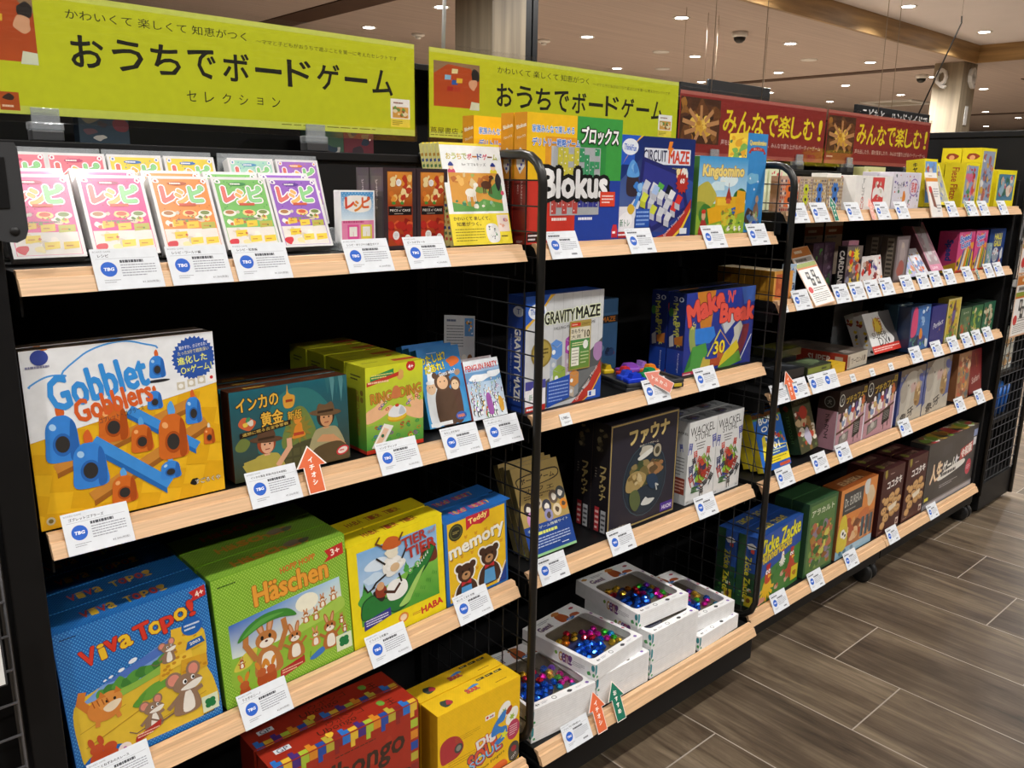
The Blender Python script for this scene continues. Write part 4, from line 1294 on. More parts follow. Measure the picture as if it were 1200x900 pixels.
def t_ubongo(W_, D_):
    a = Art(W_, D_); H = a.H
    a.R(0, 0, 100, H, '#9d2d1d')
    cols = ['#2f6fc0', '#e2b93a', '#4b2f7a', '#a9bf3a', '#d98a2a', '#2a4a9a', '#b8a83a', '#8a2a28']
    for k in range(18):
        x = 2 + k * 5.4
        a.R(x, .4, x + 5.2, 4, cols[k % 8])
        if k % 2 == 0: a.R(x, 4, x + 3.2, 6.5, cols[k % 8])
    a.T('Ubongo', 48, H * .5, 26, 6, '#3a1d12', shear=.1); a.T('ウボンゴ', 56, H * .74, 26, 5, '#4a1d10'); a.R(8, H * .5, 18, H * .7, '#cfd6dc'); a.T('GP', 13, H * .6, 7, 3.6, '#2a3a5a'); a.B(40, H * .3, 2.4, '#e2b93a'); a.B(80, H * .62, 3, '#6a9a3a'); a.T('王', 86, H * .5, 6, 6, '#2a140c')
    return a

def c_shapes(W_, H_):
    a = Art(W_, H_); H = a.H
    a.R(0, 0, 100, H, '#efbf1e'); a.D(0, 0, 100, H, 3, .35, '#e3ae14')
    a.S([(4, 40), (3, 58), (12, 64), (24, 60), (30, 48), (24, 40), (12, 38)], '#b03a3c'); a.E(24, 48, 5, None, '#4a4a44'); a.E(24, 48, 3, None, '#8a8a80')
    for x, y in ((80, 62), (90, 52)): a.E(x, y, 7, 10, '#f3f1e8', rot=-35); a.ST(x, y - 1, 2, 4, 6, '#9ab83a')
    a.E(86, 60, 3, 5, '#a4442c', rot=-40)
    a.R(56, 61, 68, 66, '#f3ece0'); a.E(58.6, 63.6, 1.4, None, '#c8202a'); a.C(61, 62, 67, 65, 4, 1.3, ['#3a3a6a', '#b03a6a'])
    a.F(12, 30, 44, 38, 3, '#a8791a', t=.2); a.F(20, 54, 50, 60, 3, '#a8791a', t=.2)
    a.E(92, 36, 8, 11, '#b8405c', rot=-8); a.F(87, 30, 97, 42, 5, '#f0cdd4', t=.35)
    a.T('SOUL', 56, 27, 40, 17, '#d85a3a', rot=13, b=.09, o='#1f2a5a', ob=.05); a.T('SOUL', 56, 24, 39, 8, '#7fc0e8', rot=13, b=.03); a.T('Dig', 57, 40, 22, 12, '#e8e4e0', rot=13, b=.09, o='#c8382a', ob=.05)
    a.S([(64, 40), (66, 50), (76, 60), (82, 62), (80, 52), (72, 50), (76, 46), (83, 44), (83, 34), (74, 28), (68, 32), (76, 36), (75, 40)], '#3f7fc8'); a.ST(80, 36, 2.6, 5.6, 5, '#e4e23a'); a.T('Five Fingers', 66, 14, 30, 4, '#3a2a1a', rot=13)
    a.S([(88, 2), (86, 16), (92, 22), (99, 18), (99, 2)], '#4c4a44'); a.E(93, 14, 3.4, None, '#a03036'); a.T('OH!', 93, 6, 8, 3, '#ddd', rot=40)
    a.S([(58, 0), (66, 6), (80, 8), (84, 0)], '#d8642c'); a.S([(2, 0), (4, 12), (10, 10), (12, 0)], '#4a3a8a'); a.S([(18, 2), (26, 10), (34, 4)], '#2c2a26')
    return a

def t_shapes(W_, D_):
    a = Art(W_, D_); H = a.H
    a.R(0, 0, 100, H, '#e8bd22'); a.D(0, 0, 100, H, 3, .35, '#dcae18')
    for x in (62, 73, 84): a.R(x, H * .76, x + 9, H * .88, '#33302a'); a.F(x + 1, H * .78, x + 8, H * .86, 1, '#e8d27a')
    a.T('SOUL', 50, H * .5, 14, 6, '#d85a3a', b=.08, o='#1f2a5a', ob=.06); a.S([(46, H * .6), (56, H * .72), (60, H * .6)], '#3f7fc8'); a.B(18, H * .46, 7, '#3f4a42', ry=5); a.B(21, H * .42, 3.4, '#b03a44'); a.F(74, H * .2, 94, H * .32, 1, '#a8791a')
    return a
def c_recipe(W_, H_, field, accent, small=False):
    a = Art(W_, H_); H = a.H
    a.R(0, 0, 100, H, '#dedcdc'); a.R(5, 4, 95, H - 5, field)
    q = random.Random(len(field) + ord(field[2]))
    for _ in range(46): a.E(q.uniform(8, 92), q.uniform(H * .42, H - 8), q.uniform(.7, 1.3), None, accent, n=6)
    for x, y in ((10, H - 9), (90, H - 9)): a.B(x, y, 5, '#efe9ea', ry=4); a.B(x, y, 2, accent)
    for ch, x, y, w, h, c, o2 in (('レ', 27, .755, 23, .20, '#de7268', '#b8474a'), ('シ', 50, .725, 24, .18, '#efb765', '#c98a3a'), ('ピ', 74, .76, 24, .21, '#8fd08a', '#4f9a5a')):
        a.T(ch, x, H * y, w, H * h, o2, b=.11, o='#f8eef0', ob=.07); a.T(ch, x, H * y, w, H * h, c, b=.08)
    a.E(45, H * .9, 16, 3.4, accent); a.F(32, H * .88, 58, H * .92, 1, '#f6f0e8'); a.R(40, H * .6, 68, H * .635, '#cf5a40')
    a.R(6, 4.5, 94, H * .3, '#e2dcd4'); a.C(7, 5, 93, H * .55, 18, 6, ['#e6d9a0', '#d8c8b0', '#efe6da', '#cfc4b4', '#e9d46a'], 4)
    for k, (x, c) in enumerate(((13, '#efe6dc'), (48, '#e9d9b8'), (74, '#e2dcc8'))): a.E(x + 6, H * .5, 12, 6, '#e8e2d6' if k != 1 else '#ead08a'); a.E(x + 6, H * .51, 8, 3.6, ['#b07a4a', '#cf5a3a', '#7a8a4a'][k])
    for x, y, w, c in ((20, .2, 21, '#e7c93c'), (44, .33, 20, '#e3c53e'), (68, .32, 24, '#b5b04a'), (44, .12, 21, '#ead04a'), (70, .12, 22, '#e6c83c'), (22, .36, 17, '#e0ba3a')):
        a.P([(x, H * y - 4), (x + w, H * y - 2), (x + w + 1, H * y + 9), (x + 1, H * y + 8)], c); a.F(x + 4, H * y, x + w - 4, H * y + 4, 1, '#c0742a')
    a.F(30, H * .4, 90, H * .44, 1, '#8a7a70'); a.B(14, H * .1, 9, '#cf2f3c', ry=7); a.C(8, H * .16, 92, H * .5, 12, 3, ['#c8643a', '#7f9a4a', '#efe4d0', '#5f7a3a'], 9)
    return a

def c_cake(W_, H_):
    a = Art(W_, H_); H = a.H
    a.R(0, 0, 100, H, '#3a2c30'); a.R(12, 8, 88, H - 9, '#a8421f')
    a.Gd(12, H * .55, 88, H - 9, '#a04a1a', '#d98a3a')
    a.S([(12, H * .7), (16, H - 14), (50, H - 10), (84, H - 16), (88, H * .8), (88, H - 9), (12, H - 9)], '#c97f33')
    q = random.Random(2)
    for _ in range(20): a.B(q.uniform(18, 82), q.uniform(H * .56, H - 22), 8, q.choice(['#e2b96a', '#c9702a', '#b03a24', '#e8cf94', '#d98c34']), ry=9, seed=_)
    for _ in range(18): a.B(q.uniform(18, 82), q.uniform(14, H * .38), 11, q.choice(['#b02a22', '#c43a28', '#8f2018', '#cf5a32']), ry=10, seed=_)
    for x, y, r in ((46, H * .82, 8), (36, 34, 10), (72, 26, 9)): a.E(x, y, r, r * 1.1, '#e9e5e0'); a.F(x - r * .6, y - r * .6, x + r * .6, y + r * .6, 4, '#8a8a90', t=.25)
    for x in (30, 56): a.B(x, H * .57, 5, '#4a8a3a', ry=4)
    a.FR(12, 8, 88, H - 9, '#3a2c30'); a.R(14, H * .42, 86, H * .53, '#1d1718'); a.T("PIECE o' CAKE", 50, H * .48, 62, 6.2, '#efe6dc'); a.F(32, H * .43, 70, H * .447, 1, '#b8a898'); a.F(36, H * .512, 64, H * .525, 1, '#b8a898')
    return a

def s_cake(D_, H_):
    a = Art(D_, H_); H = a.H
    a.R(0, 0, 100, H, '#4a4044'); a.R(12, H * .12, 88, H * .9, '#59504f'); a.TV('ピースオブケーキ', 50, H * .86, 18, '#d8d0ca', b=.02, pitch=.86)
    return a

def c_book(W_, H_):
    a = Art(W_, H_); H = a.H
    a.R(0, 0, 100, H, '#eef0ee'); a.R(0, H - 3, 100, H, '#ecd634'); a.R(0, 0, 100, 40, '#ecd634')
    cs = ['#c9b44a', '#b6bf5a', '#d8b45a', '#a8b05a', '#c83a52', '#c9762a', '#2f3f8f', '#d04a6a', '#7a4a2a', '#b5b84a']
    for i, ch in enumerate('おうちでボードゲーム'): a.T(ch, 12 + i * 8.6, H - 17, 7.6, 7.4 if ch != 'ー' else 1.4, cs[i], b=.05)
    a.T('for ママ&キッズ', 52, H - 27, 40, 4.2, '#4a4a4a')
    for x, c, hc in ((14, '#d04a6a', '#2a3a8a'), (84, '#e8d23a', '#2a3a8a')): a.E(x, H - 37, 6, 5, c); a.E(x, H - 30, 4, 4.4, '#efcfae'); a.S([(x - 4.4, H - 29), (x, H - 24), (x + 4.4, H - 29)], hc)
    y0, y1 = 43, H - 38
    a.R(8, y0, 92, y1, '#d7983c')
    a.P([(8, y0), (8, y0 + 12), (40, y0 + 6), (60, y0 + 16), (92, y0 + 10), (92, y0)], '#5f9a4a'); a.S([(70, y0 + 26), (92, y0 + 40), (92, y0 + 16), (74, y0 + 18)], '#4f8a4a'); a.B(60, y0 + 28, 10, '#7f9f4a', ry=5)
    a.C(8, y0 + 30, 92, y1, 16, 5, ['#e8b45a', '#c97f2f', '#b86a2a', '#d9c08a', '#9fae5a'], 4); a.C(10, y0 + 2, 90, y0 + 16, 12, 3.4, ['#7fb06a', '#e6e0d0', '#3f7f5a', '#8fb8a0'], 6)
    for x, y, c in ((40, y0 + 24, '#ece7d8'), (68, y0 + 34, '#5a3420')):
        a.E(x, y, 9, 5.5, c); a.L([(x + 6, y + 3), (x + 10, y + 10)], 4, c); a.E(x + 10, y + 10, 4, 2.8, c)
        for q in (-6, -3, 4, 7): a.L([(x + q, y - 2), (x + q, y - 11)], 1.8, c)
    a.S([(88, y0 + 26), (84, y0 + 40), (90, y1), (95, y0 + 40)], '#26242a'); a.B(94, y0 + 24, 3, '#d0506a')
    a.T('かわいくて 楽しくて、', 36, 34, 60, 5, '#4a2a1a', b=.03); a.T('知恵がつく。', 30, 27, 40, 5, '#4a2a1a', b=.03)
    a.F(6, 4, 54, 22, 5, '#9a8a1a', t=.35)
    a.S([(60, 4), (58, 24), (74, 26), (80, 14), (76, 3)], '#ecebe6'); a.C(61, 6, 76, 24, 14, 1.2, ['#3a3a6a', '#4a8a5a', '#20242a'], 5)
    a.R(78, 16, 98, 38, '#ecd8cc'); a.C(80, 18, 97, 36, 8, 3, ['#c8402f', '#e2a58a', '#8a5a9a', '#d89a7a'], 4); a.F(82, 8, 98, 12, 1, '#5a4a1a')
    return a

def c_window(W_, H_):
    a = Art(W_, H_); H = a.H
    a.R(0, H * .5, 50, H, '#f0bf1c'); a.R(50, H * .5, 100, H, '#3c9a42'); a.R(0, 0, 50, H * .5, '#c8372a'); a.R(50, 0, 100, H * .5, '#23409c')
    a.R(18, H * .5, 50, H * .83, '#e09a2a'); a.R(50, H * .5, 82, H * .82, '#2f8a3f')
    a.R(24, 20, 76, H * .76, '#b9bdc0')
    q = random.Random(4)
    for i in range(9):
        for j in range(10):
            x, y = 25 + i * 5.6, 21 + j * (H * .76 - 22) / 10
            if q.random() < .72:
                c = ('#d8cf4a' if i < 5 else '#3fa06a') if j >= 5 else ('#c8504a' if i < 5 else '#3a3f9a')
                a.R(x, y, x + 5.2, y + 5.2, c); a.E(x + q.uniform(1, 4), y + q.uniform(1, 4), .6, None, '#f4f6f4', n=7)
    a.T('家族みんなで楽しめる', 26, H - 10.5, 42, 5, '#2f7fd0', b=.04, o='#f4f4f4', ob=.06); a.T('デリトリー戦略ゲーム', 29, H - 19.5, 48, 5.4, '#2f6fc8', b=.05, o='#f4f4f4', ob=.06)
    a.T('ブロックス', 75, H - 13, 41, 12, '#f6f6f4', rot=0, b=.07, o='#18181a', ob=.09, shear=.08)
    a.T('Blokus', 50, H * .47, 68, 19, '#f2f2f2', b=.07, o='#141414', ob=.11)
    a.P([(53, H * .44), (58, H * .46), (54, H * .34)], '#f2f2f2')
    a.R(77, 26, 94, 37, '#d8432c'); a.F(79, 28, 92, 35, 3, '#f6ddd6')
    a.F(26, 16, 48, 18.5, 1, '#f5e8e4', t=.8); a.F(54, 16, 76, 18.5, 1, '#e6e8f4', t=.8)
    a.R(2, 1.5, 14, 8, '#2a1614'); a.F(3, 2, 13, 7.5, 2, '#ece4e2'); a.F(18, 2, 34, 7, 2, '#ece4e2')
    a.P([(92, 2), (99, 2), (99, 8), (97.5, 12), (93.5, 12), (92, 8)], '#c8303a'); a.F(93, 4, 98, 8, 1, '#fff')
    return a

def s_window(D_, H_):
    a = Art(D_, H_); H = a.H
    a.R(0, H * .5, 100, H, '#d58f22'); a.R(0, 0, 100, H * .5, '#7a211a')
    a.T('Blokus', 55, H * .9, 76, 20, '#ece6da', rot=12, b=.05); a.T('ブロックス', 55, H * .82, 70, 14, '#ece6da', rot=12, b=.04)
    a.P([(50, H * .74), (88, H * .7), (88, H * .6), (50, H * .54), (22, H * .6), (22, H * .7)], '#d9d9da')
    for k in range(5): a.R(40 + (k * 13) % 30, H * (.57 + k * .03), 56 + (k * 13) % 30, H * (.59 + k * .03), '#4a3f9a' if k % 2 else '#2f4aa0')
    a.TV('シンプルなルール', 66, H * .49, 15, '#d8c8c4', b=.02); a.TV('奥の深い', 36, H * .46, 12, '#d8c8c4'); a.F(30, 6, 80, 20, 3, '#c8b8b4')
    return a

def c_circuit(W_, H_):
    a = Art(W_, H_); H = a.H
    a.Gd(0, 0, 100, H, '#23408e', '#1f2f6a')
    a.P([(0, 10), (60, 4), (100, 30), (100, 46), (60, 60), (30, 66), (0, 44)], [col(c) for c in ('#5a6f9f', '#3a3f80', '#2f4a96', '#35529c', '#27346e', '#27346e', '#4a63a0')])
    a.R(0, H * .72, 20, H, '#2d5ac0'); a.P([(0, H), (30, H), (20, H - 6), (6, H - 22), (0, H - 24)], '#e8b43a'); a.P([(0, H), (27, H), (18, H - 7), (5, H - 23), (0, H - 26)], '#2d5fc8'); a.E(14, H - 9, 10, 6.4, '#e6edf6'); a.T('ThinkFun', 14, H - 9.5, 15, 4.6, '#2d5fc8', rot=-4, b=.04)
    a.R(32, H - 22, 94, H - 9, '#dfe4ee'); a.T('CIRCUIT', 46, H - 15, 30, 9, '#23284a', b=.04); a.T('MAZE', 78, H - 15.5, 28, 10, '#d0442e', b=.06); a.P([(64, H - 3), (69, H - 3), (67, H - 8), (70, H - 8), (64, H - 17), (65, H - 10), (62, H - 10)], '#e8862e')
    a.T('ELECTRIC CURRENT LOGIC GAME', 67, H - 26, 46, 3, '#e2d24a', b=.03)
    a.P([(30, 66), (84, 54), (96, 22), (44, 4), (26, 36)], '#272b6a'); a.P([(33, 62), (80, 51), (90, 25), (45, 9), (30, 36)], '#34398a')
    a.S([(12, 36), (13, 54), (24, 54), (26, 36)], '#3a2f38'); a.S([(12, 50), (13, 58), (18, 63), (24, 58), (26, 50)], '#5f9fe0'); a.C(13, 51, 25, 62, 6, 3, ['#7fb6ea', '#4a86d0'], 3)
    a.P([(8, 18), (22, 32), (30, 30), (22, 14)], '#d9dee8'); a.L([(22, 26), (32, 44)], 4, '#4f8fdc'); a.C(20, 30, 34, 46, 6, 3.6, ['#5f9fe6', '#3f7fd0', '#8fc0f0'], 3)
    for x, y, c in ((36, 44, '#cdd1da'), (46, 42, '#d8dbe2'), (34, 34, '#d6de4a'), (44, 32, '#cfd4dc'), (54, 42, '#5ab04a'), (56, 36, '#dfe2e6'), (66, 40, '#23252e'), (70, 36, '#e4e6ea'), (64, 28, '#cfd3da'), (74, 26, '#d63a34'), (80, 32, '#d63a34'), (46, 24, '#d0d848'), (56, 22, '#cfd3d9'), (66, 18, '#d5d8dd'), (48, 40, '#a9c4ee')):
        a.P([(x - 5, y - 3), (x + 2, y - 5), (x + 6, y + 1), (x - 1, y + 4)], c); a.P([(x - 5, y - 3), (x + 2, y - 5), (x + 2, y - 10), (x - 5, y - 8)], '#b9bcc8' if c != '#d6de4a' else '#b8c03a')
    a.C(74, 46, 94, 58, 8, 5, ['#e8e4da', '#d94a3a', '#e9d9a0', '#c9cfd8'], 6); a.ST(84, 45, 7, 9.4, 12, '#b3342e'); a.T('60', 84, 47, 6, 4, '#fff', b=.03)
    a.P([(50, 0), (64, 3), (82, 14), (98, 32), (98, 24), (86, 8), (74, 0)], '#b5342c'); a.P([(74, 0), (86, 8), (98, 24), (98, 21), (88, 6), (78, 0)], '#e8c23a'); a.T('Ignite Your Mind!', 76, 11, 34, 3, '#f4dcd4', rot=36); a.R(84, 2, 94, 7, '#e3e8f2')
    a.R(2, 1, 22, 6, '#c02f2a'); a.F(3, 2, 21, 5, 1, '#fff'); a.R(1, 6, 23, 26, '#e9e8ee'); a.B(12, 14, 9, '#f6f5f8', ry=7); a.T('新トレ', 11, 13, 12, 6, '#4a8a6a', b=.02); a.B(18, 24, 4, '#d8b43a'); a.R(24, 9, 42, 24, '#2a56b0'); a.F(25, 10, 41, 23, 4, '#8fb0e8')
    return a

def c_kingdom(W_, H_):
    a = Art(W_, H_); H = a.H
    a.Gd(0, 34, 100, H, '#bfe0ee', '#3f9ad4'); a.B(60, H - 26, 20, '#dff0f4', ry=8); a.B(40, H - 34, 16, '#cfe8f0', ry=6)
    a.T('Kingdomino', 50, H - 18, 84, 16, '#f0d982', b=.07, o='#a8843a', ob=.04, shear=.05); a.F(44, H - 29, 58, H - 27, 1, '#f6f2dc')
    a.R(0, 0, 100, 36, '#8fb23a'); a.B(14, 44, 20, '#b9b04a', ry=16); a.B(8, 30, 14, '#7f9a3e', ry=10); a.B(18, 24, 12, '#3f7a34', ry=12); a.B(86, 44, 14, '#2f6a38', ry=9); a.C(74, 36, 98, 52, 9, 4, ['#2f5f34', '#3f7a3e', '#24502e'], 4)
    a.R(36, 26, 80, 44, '#dfae2c'); a.R(40, 34, 62, 42, '#ecc43c'); a.P([(56, 40), (62, 56), (70, 40)], '#a03a2e'); a.R(58, 36, 67, 42, '#c95a3a'); a.L([(62, 56), (62, 60)], .8, '#7a2a20')
    a.P([(20, 30), (46, 34), (52, 16), (26, 12)], '#e3aa22'); a.P([(50, 22), (66, 26), (66, 10), (52, 8)], '#d6c43c'); a.P([(70, 30), (88, 34), (90, 26), (74, 22)], '#2f5fb4'); a.P([(64, 22), (80, 24), (80, 12), (66, 10)], '#6a6a3a')
    a.C(50, 10, 96, 32, 22, 3.4, ['#b9c844', '#6f9a34', '#8a7a3a', '#c9a02e', '#4f7f34'], 8); a.C(30, 0, 98, 12, 14, 5, ['#a6c63e', '#8fb436', '#c2d45a'], 3)
    a.S([(6, 0), (8, 12), (14, 20), (22, 10), (24, 0)], '#a83a34'); a.E(14, 22, 4, 5, '#d8a684'); a.E(14, 27, 4.4, 2.4, '#c8382a')
    for x in (66, 80, 90): a.B(x, 6, 3, '#eceade'); a.E(x + 2, 7, 1, None, '#2a2a2a')
    a.P([(78, 22), (98, 26), (98, 50), (80, 52)], '#e2a62a')
    return a

def c_queen(W_, H_):
    a = Art(W_, H_); H = a.H
    a.Gd(0, 0, 100, H, '#3a88c8', '#3f8fd0'); a.B(40, H * .55, 30, '#79b8dc', ry=16)
    a.T('Queendomino', 52, H - 26, 84, 15, '#efe08a', b=.06, o='#9a843a', ob=.04); a.P([(8, H - 52), (20, H - 40), (50, H - 36), (82, H - 40), (94, H - 54), (84, H - 56), (82, H - 48), (50, H - 46), (20, H - 48), (16, H - 56)], '#b8342e'); a.T('勝ち上がり', 52, H - 42, 40, 6, '#f6e2c8')
    for x, y in ((26, H * .55), (66, H * .52), (50, H * .44)): a.ST(x, y, 2, 5, 4, '#f4f6f8')
    a.B(36, 40, 24, '#4a3a34', ry=26); a.B(66, 52, 14, '#8a6a58', ry=34); a.E(68, 92, 8, 10, '#c9a488'); a.B(60, 30, 22, '#6f8fb0', ry=24); a.C(20, 6, 90, 60, 26, 8, ['#6a5244', '#a89a88', '#4f7ab0', '#c9b9a0', '#3a2f2a', '#8faf6a'], 5); a.B(30, 16, 18, '#5f9a3a', ry=10); a.E(60, 20, 12, 12, '#2f4fae')
    return a

def s_queen(D_, H_):
    a = Art(D_, H_); H = a.H
    a.R(0, 0, 100, H, '#d9b23a'); a.C(0, H * .6, 100, H, 26, 16, ['#e6c23c', '#6f9a4a', '#4a6a4a', '#c98f2a', '#efd95a'], 3); a.C(0, 0, 100, H * .6, 20, 16, ['#4f7f3a', '#7f9a3e', '#2f5a34'], 7)
    return a

def c_marble(W_, H_):
    a = Art(W_, H_); H = a.H
    a.R(0, 0, 100, H, '#c9ccce')
    for k in range(8): a.L([(10 + k * 12, 8), (10 + k * 12, H)], .5, '#b3b7ba')
    a.P([(0, H), (36, H), (30, H - 4), (20, H - 14), (0, H - 30)], '#e2b43a'); a.P([(0, H), (30, H), (18, H - 14), (0, H - 26)], '#2b5cba'); a.E(14, H - 14, 11, 7, '#e6edf6'); a.T('ThinkFun', 14, H - 14, 17, 5, '#2b5cba', b=.04)
    a.T('GRAVITY', 42, H - 21, 38, 11, '#1d1f1c', rot=1, b=.06, o='#e6eec8', ob=.06); a.T('MAZE', 79, H - 19.5, 32, 10.5, '#1d1f1c', rot=1, b=.06, o='#e6eec8', ob=.06); a.T('FALLING MARBLE LOGIC GAME', 62, H - 30.5, 54, 2.8, '#4a4c4e', rot=2)
    a.P([(0, 0), (0, 16), (40, 34), (70, 40), (100, 60), (100, 10)], '#54585a'); a.P([(20, 8), (60, 30), (96, 34), (60, 6)], '#6a6e70')
    def tower(x, y, w, n, top, body):
        for k in range(n):
            yy = y + k * w * .78
            a.P([(x, yy), (x + w * .55, yy - w * .25), (x + w * .55, yy + w * .5), (x, yy + w * .75)], body if k < n - 1 else top)
            a.P([(x + w * .55, yy - w * .25), (x + w, yy), (x + w, yy + w * .75), (x + w * .55, yy + w * .5)], '#8d9398' if k < n - 1 else top)
            a.E(x + w * .28, yy + w * .25, w * .15, None, '#cfd4d6' if k < n - 1 else '#e8eef0')
        yy = y + n * w * .78
        a.P([(x, yy), (x + w * .45, yy + w * .24), (x + w, yy), (x + w * .55, yy - w * .25)], top)
    tower(31, 26, 15, 3, '#5f8fd6', '#a9b6c6'); tower(50, 26, 16, 3, '#a64aa8', '#b9a6bd'); tower(35, 12, 16, 2, '#93b04a', '#b6b9ae'); tower(56, 10, 13, 2, '#c98a4a', '#b5a796')
    a.B(94, 48, 7, '#a67fae', ry=9); a.P([(74, 14), (88, 22), (84, 10)], '#b9bcbe'); a.E(20, 54, 13, None, '#8d7a3a'); a.E(20, 54, 11, None, '#a8954a'); a.F(12, 49, 28, 59, 3, '#4a3c16')
    a.P([(40, 0), (60, 2), (82, 16), (98, 38), (100, 24), (86, 6), (74, 0)], '#b5362c'); a.P([(74, 0), (86, 6), (100, 24), (100, 0)], '#2b55b4'); a.L([(73, 0), (86, 7), (99, 25)], 1.2, '#e6bd3a'); a.T('Ignite Your Mind!', 80, 18, 40, 3.4, '#f4dcd4', rot=46); a.R(82, 4, 93, 10, '#e3e8f2'); a.R(84, 5, 87, 9, '#2b55b4')
    a.P([(28, 2), (57, 8), (57, 30), (28, 26)], '#2350b0'); a.F(30, 6, 55, 26, 6, '#9fb8ea', t=.3)
    a.R(2, 1, 26, 7, '#c02f2a'); a.F(3, 2, 25, 6, 1, '#fff'); a.R(1, 7, 26, 28, '#e9e8ee'); a.P([(1, 22), (26, 22), (26, 30), (1, 30)], '#4a4a9a'); a.B(13, 16, 10, '#f6f5f8', ry=8); a.T('新トレ', 13, 15, 15, 6, '#4a8a6a')
    return a

def s_marble(D_, H_):
    a = Art(D_, H_); H = a.H
    a.R(0, 0, 100, H, '#1f3f92'); a.E(60, H * .87, 30, 20, '#dbe4f4'); a.T('T', 60, H * .87, 20, 20, '#2b5cba')
    a.T('GRAVITY MAZE', 58, H * .42, H * .62, 32, '#ece9dc', rot=-90, b=.06); a.T('FALLING MARBLE LOGIC GAME', 22, H * .42, H * .5, 7, '#9fb0dc', rot=-90)
    return a

def a_award(W_, H_):
    a = Art(W_, H_); H = a.H
    a.R(0, 0, 100, H, '#a8924a'); a.Gd(4, 3, 96, H - 30, '#6a8a3a', '#2f8a4f'); a.R(4, H - 62, 96, H - 22, '#d8d2bc')
    a.R(6, H - 18, 50, H - 6, '#c8382a'); a.F(10, H - 15, 46, H - 9, 1, '#f4dcc8'); a.F(56, H - 17, 94, H - 8, 2, '#6a5a2a'); a.T('おもちゃ', 36, H - 34, 56, 14, '#2a2a24', b=.03); a.T('大賞', 30, H - 52, 46, 12, '#2a2a24'); a.T('10', 82, H - 46, 24, 24, '#4a3f1a', b=.04)
    a.F(12, H - 84, 90, H - 70, 2, '#e8e6b0'); a.R(10, 14, 46, H * .46, '#e6e6da'); a.F(13, 18, 43, H * .43, 5, '#8a8a7a', t=.3); a.E(76, H * .5, 12, 15, '#e9ece6'); a.F(54, 16, 92, H * .38, 4, '#c8d8a0', t=.3)
    return a

def c_blocks(W_, H_):
    a = Art(W_, H_); H = a.H
    a.Gd(0, 0, 100, H, '#1c2f8a', '#2a3c96'); a.P([(78, H), (100, H), (100, H * .8), (84, H * .78)], '#3f63b4')
    a.P([(14, H), (40, H), (36, H * .52), (22, H * .52)], '#c97f2e'); a.P([(18, H * .5), (38, H * .56), (38, H * .4), (20, H * .4)], '#b8602a')
    a.P([(6, H * .46), (14, H * .56), (40, H * .56), (44, H * .44), (36, H * .36), (8, H * .38)], '#2f7fdc'); a.P([(8, H * .38), (36, H * .36), (36, H * .3), (12, H * .3)], '#2348a0')
    a.P([(52, H * .6), (58, H * .44), (80, H * .66), (66, H * .74)], '#c3c6cc'); a.P([(52, H * .6), (58, H * .44), (50, H * .5)], '#8a8f9a')
    a.P([(70, H * .5), (80, H * .58), (84, H * .5), (76, H * .24), (66, H * .26), (72, H * .4)], '#c4c4b8')
    def arc(t0, t1, r0, r1, c, n=8):
        p = [(50 + r1 * cos(t0 + (t1 - t0) * k / n), H * .52 + r1 * .9 * sin(t0 + (t1 - t0) * k / n)) for k in range(n + 1)] + [(50 + r0 * cos(t1 - (t1 - t0) * k / n), H * .52 + r0 * .9 * sin(t1 - (t1 - t0) * k / n)) for k in range(n + 1)]
        a.P(p, c)
    arc(pi * .95, pi * 1.16, 36, 44, '#8fa05a'); arc(pi * 1.16, pi * 1.4, 36, 44, '#9fae4a'); arc(pi * 1.68, pi * 2.0, 34, 44, '#7a2a3a')
    a.P([(2, 4), (12, 24), (30, 26), (36, 12), (24, 0), (8, 0)], '#4a9a44'); a.P([(2, 4), (12, 24), (10, 8)], '#2f7a34'); a.P([(22, 0), (28, 14), (40, 10), (40, 0)], '#c9b44a')
    a.P([(30, 12), (50, 40), (66, 20), (60, 8), (44, 10)], '#223a9c'); a.L([(50, H * .5), (34, 14)], 1.6, '#d8d24a'); a.L([(50, H * .5), (66, 20)], .8, '#c89a3a')
    a.P([(48, 4), (48, 22), (56, 20), (58, 4)], '#b8602a'); a.P([(58, 14), (76, 24), (80, 16), (60, 2), (50, 2)], '#d9c32f'); a.P([(50, 2), (80, 14), (86, 4), (60, 0)], '#5f9a34'); a.R(38, 4, 52, 11, '#b04a2a')
    a.T('30', 50, 20, 16, 11, '#f0d83a', b=.04, o='#3a2a10', ob=.03); a.T('45', 11, H * .6, 7, 5, '#e6d36a', rot=40); a.T('15', 92, H * .62, 6, 5, '#e6d36a', rot=-70)
    a.T('Make', 27, H * .82, 50, 17, '#e4574a', rot=16, b=.09, o='#7a1f2a', ob=.025); a.T("'N'", 63, H * .9, 11, 10, '#e4574a', rot=-4, b=.06); a.T('Break', 74, H * .7, 50, 15, '#e4574a', rot=-1, b=.09, o='#7a1f2a', ob=.025)
    a.L([(84, 6), (98, 26)], 1.2, '#e8ecf4'); a.R(0, 0, 18, 4, '#b8304a'); a.F(1, 1, 16, 3, 1, '#f0d8dc')
    return a

def s_blocks(D_, H_):
    a = Art(D_, H_); H = a.H
    a.R(0, 0, 100, H, '#1a2660'); a.R(0, 0, 100, H * .32, '#1f3f98'); a.T("Make 'n'", 44, H * .67, H * .4, 30, '#b9b84a', rot=-86, b=.05); a.T('Break', 62, H * .5, H * .3, 26, '#b9b84a', rot=-82, b=.05)
    a.T('30', 55, H * .92, 60, 24, '#cfd4dc'); a.P([(10, H * .46), (34, H * .5), (40, H * .36), (14, H * .34)], '#b9bcb8'); a.P([(40, H * .46), (90, H * .5), (90, H * .38), (44, H * .38)], '#b8702a'); a.E(14, H * .76, 14, 22, '#3f7a3a'); a.T('Ravensburger', 70, H * .16, H * .24, 11, '#d0d6e2', rot=-90)
    return a

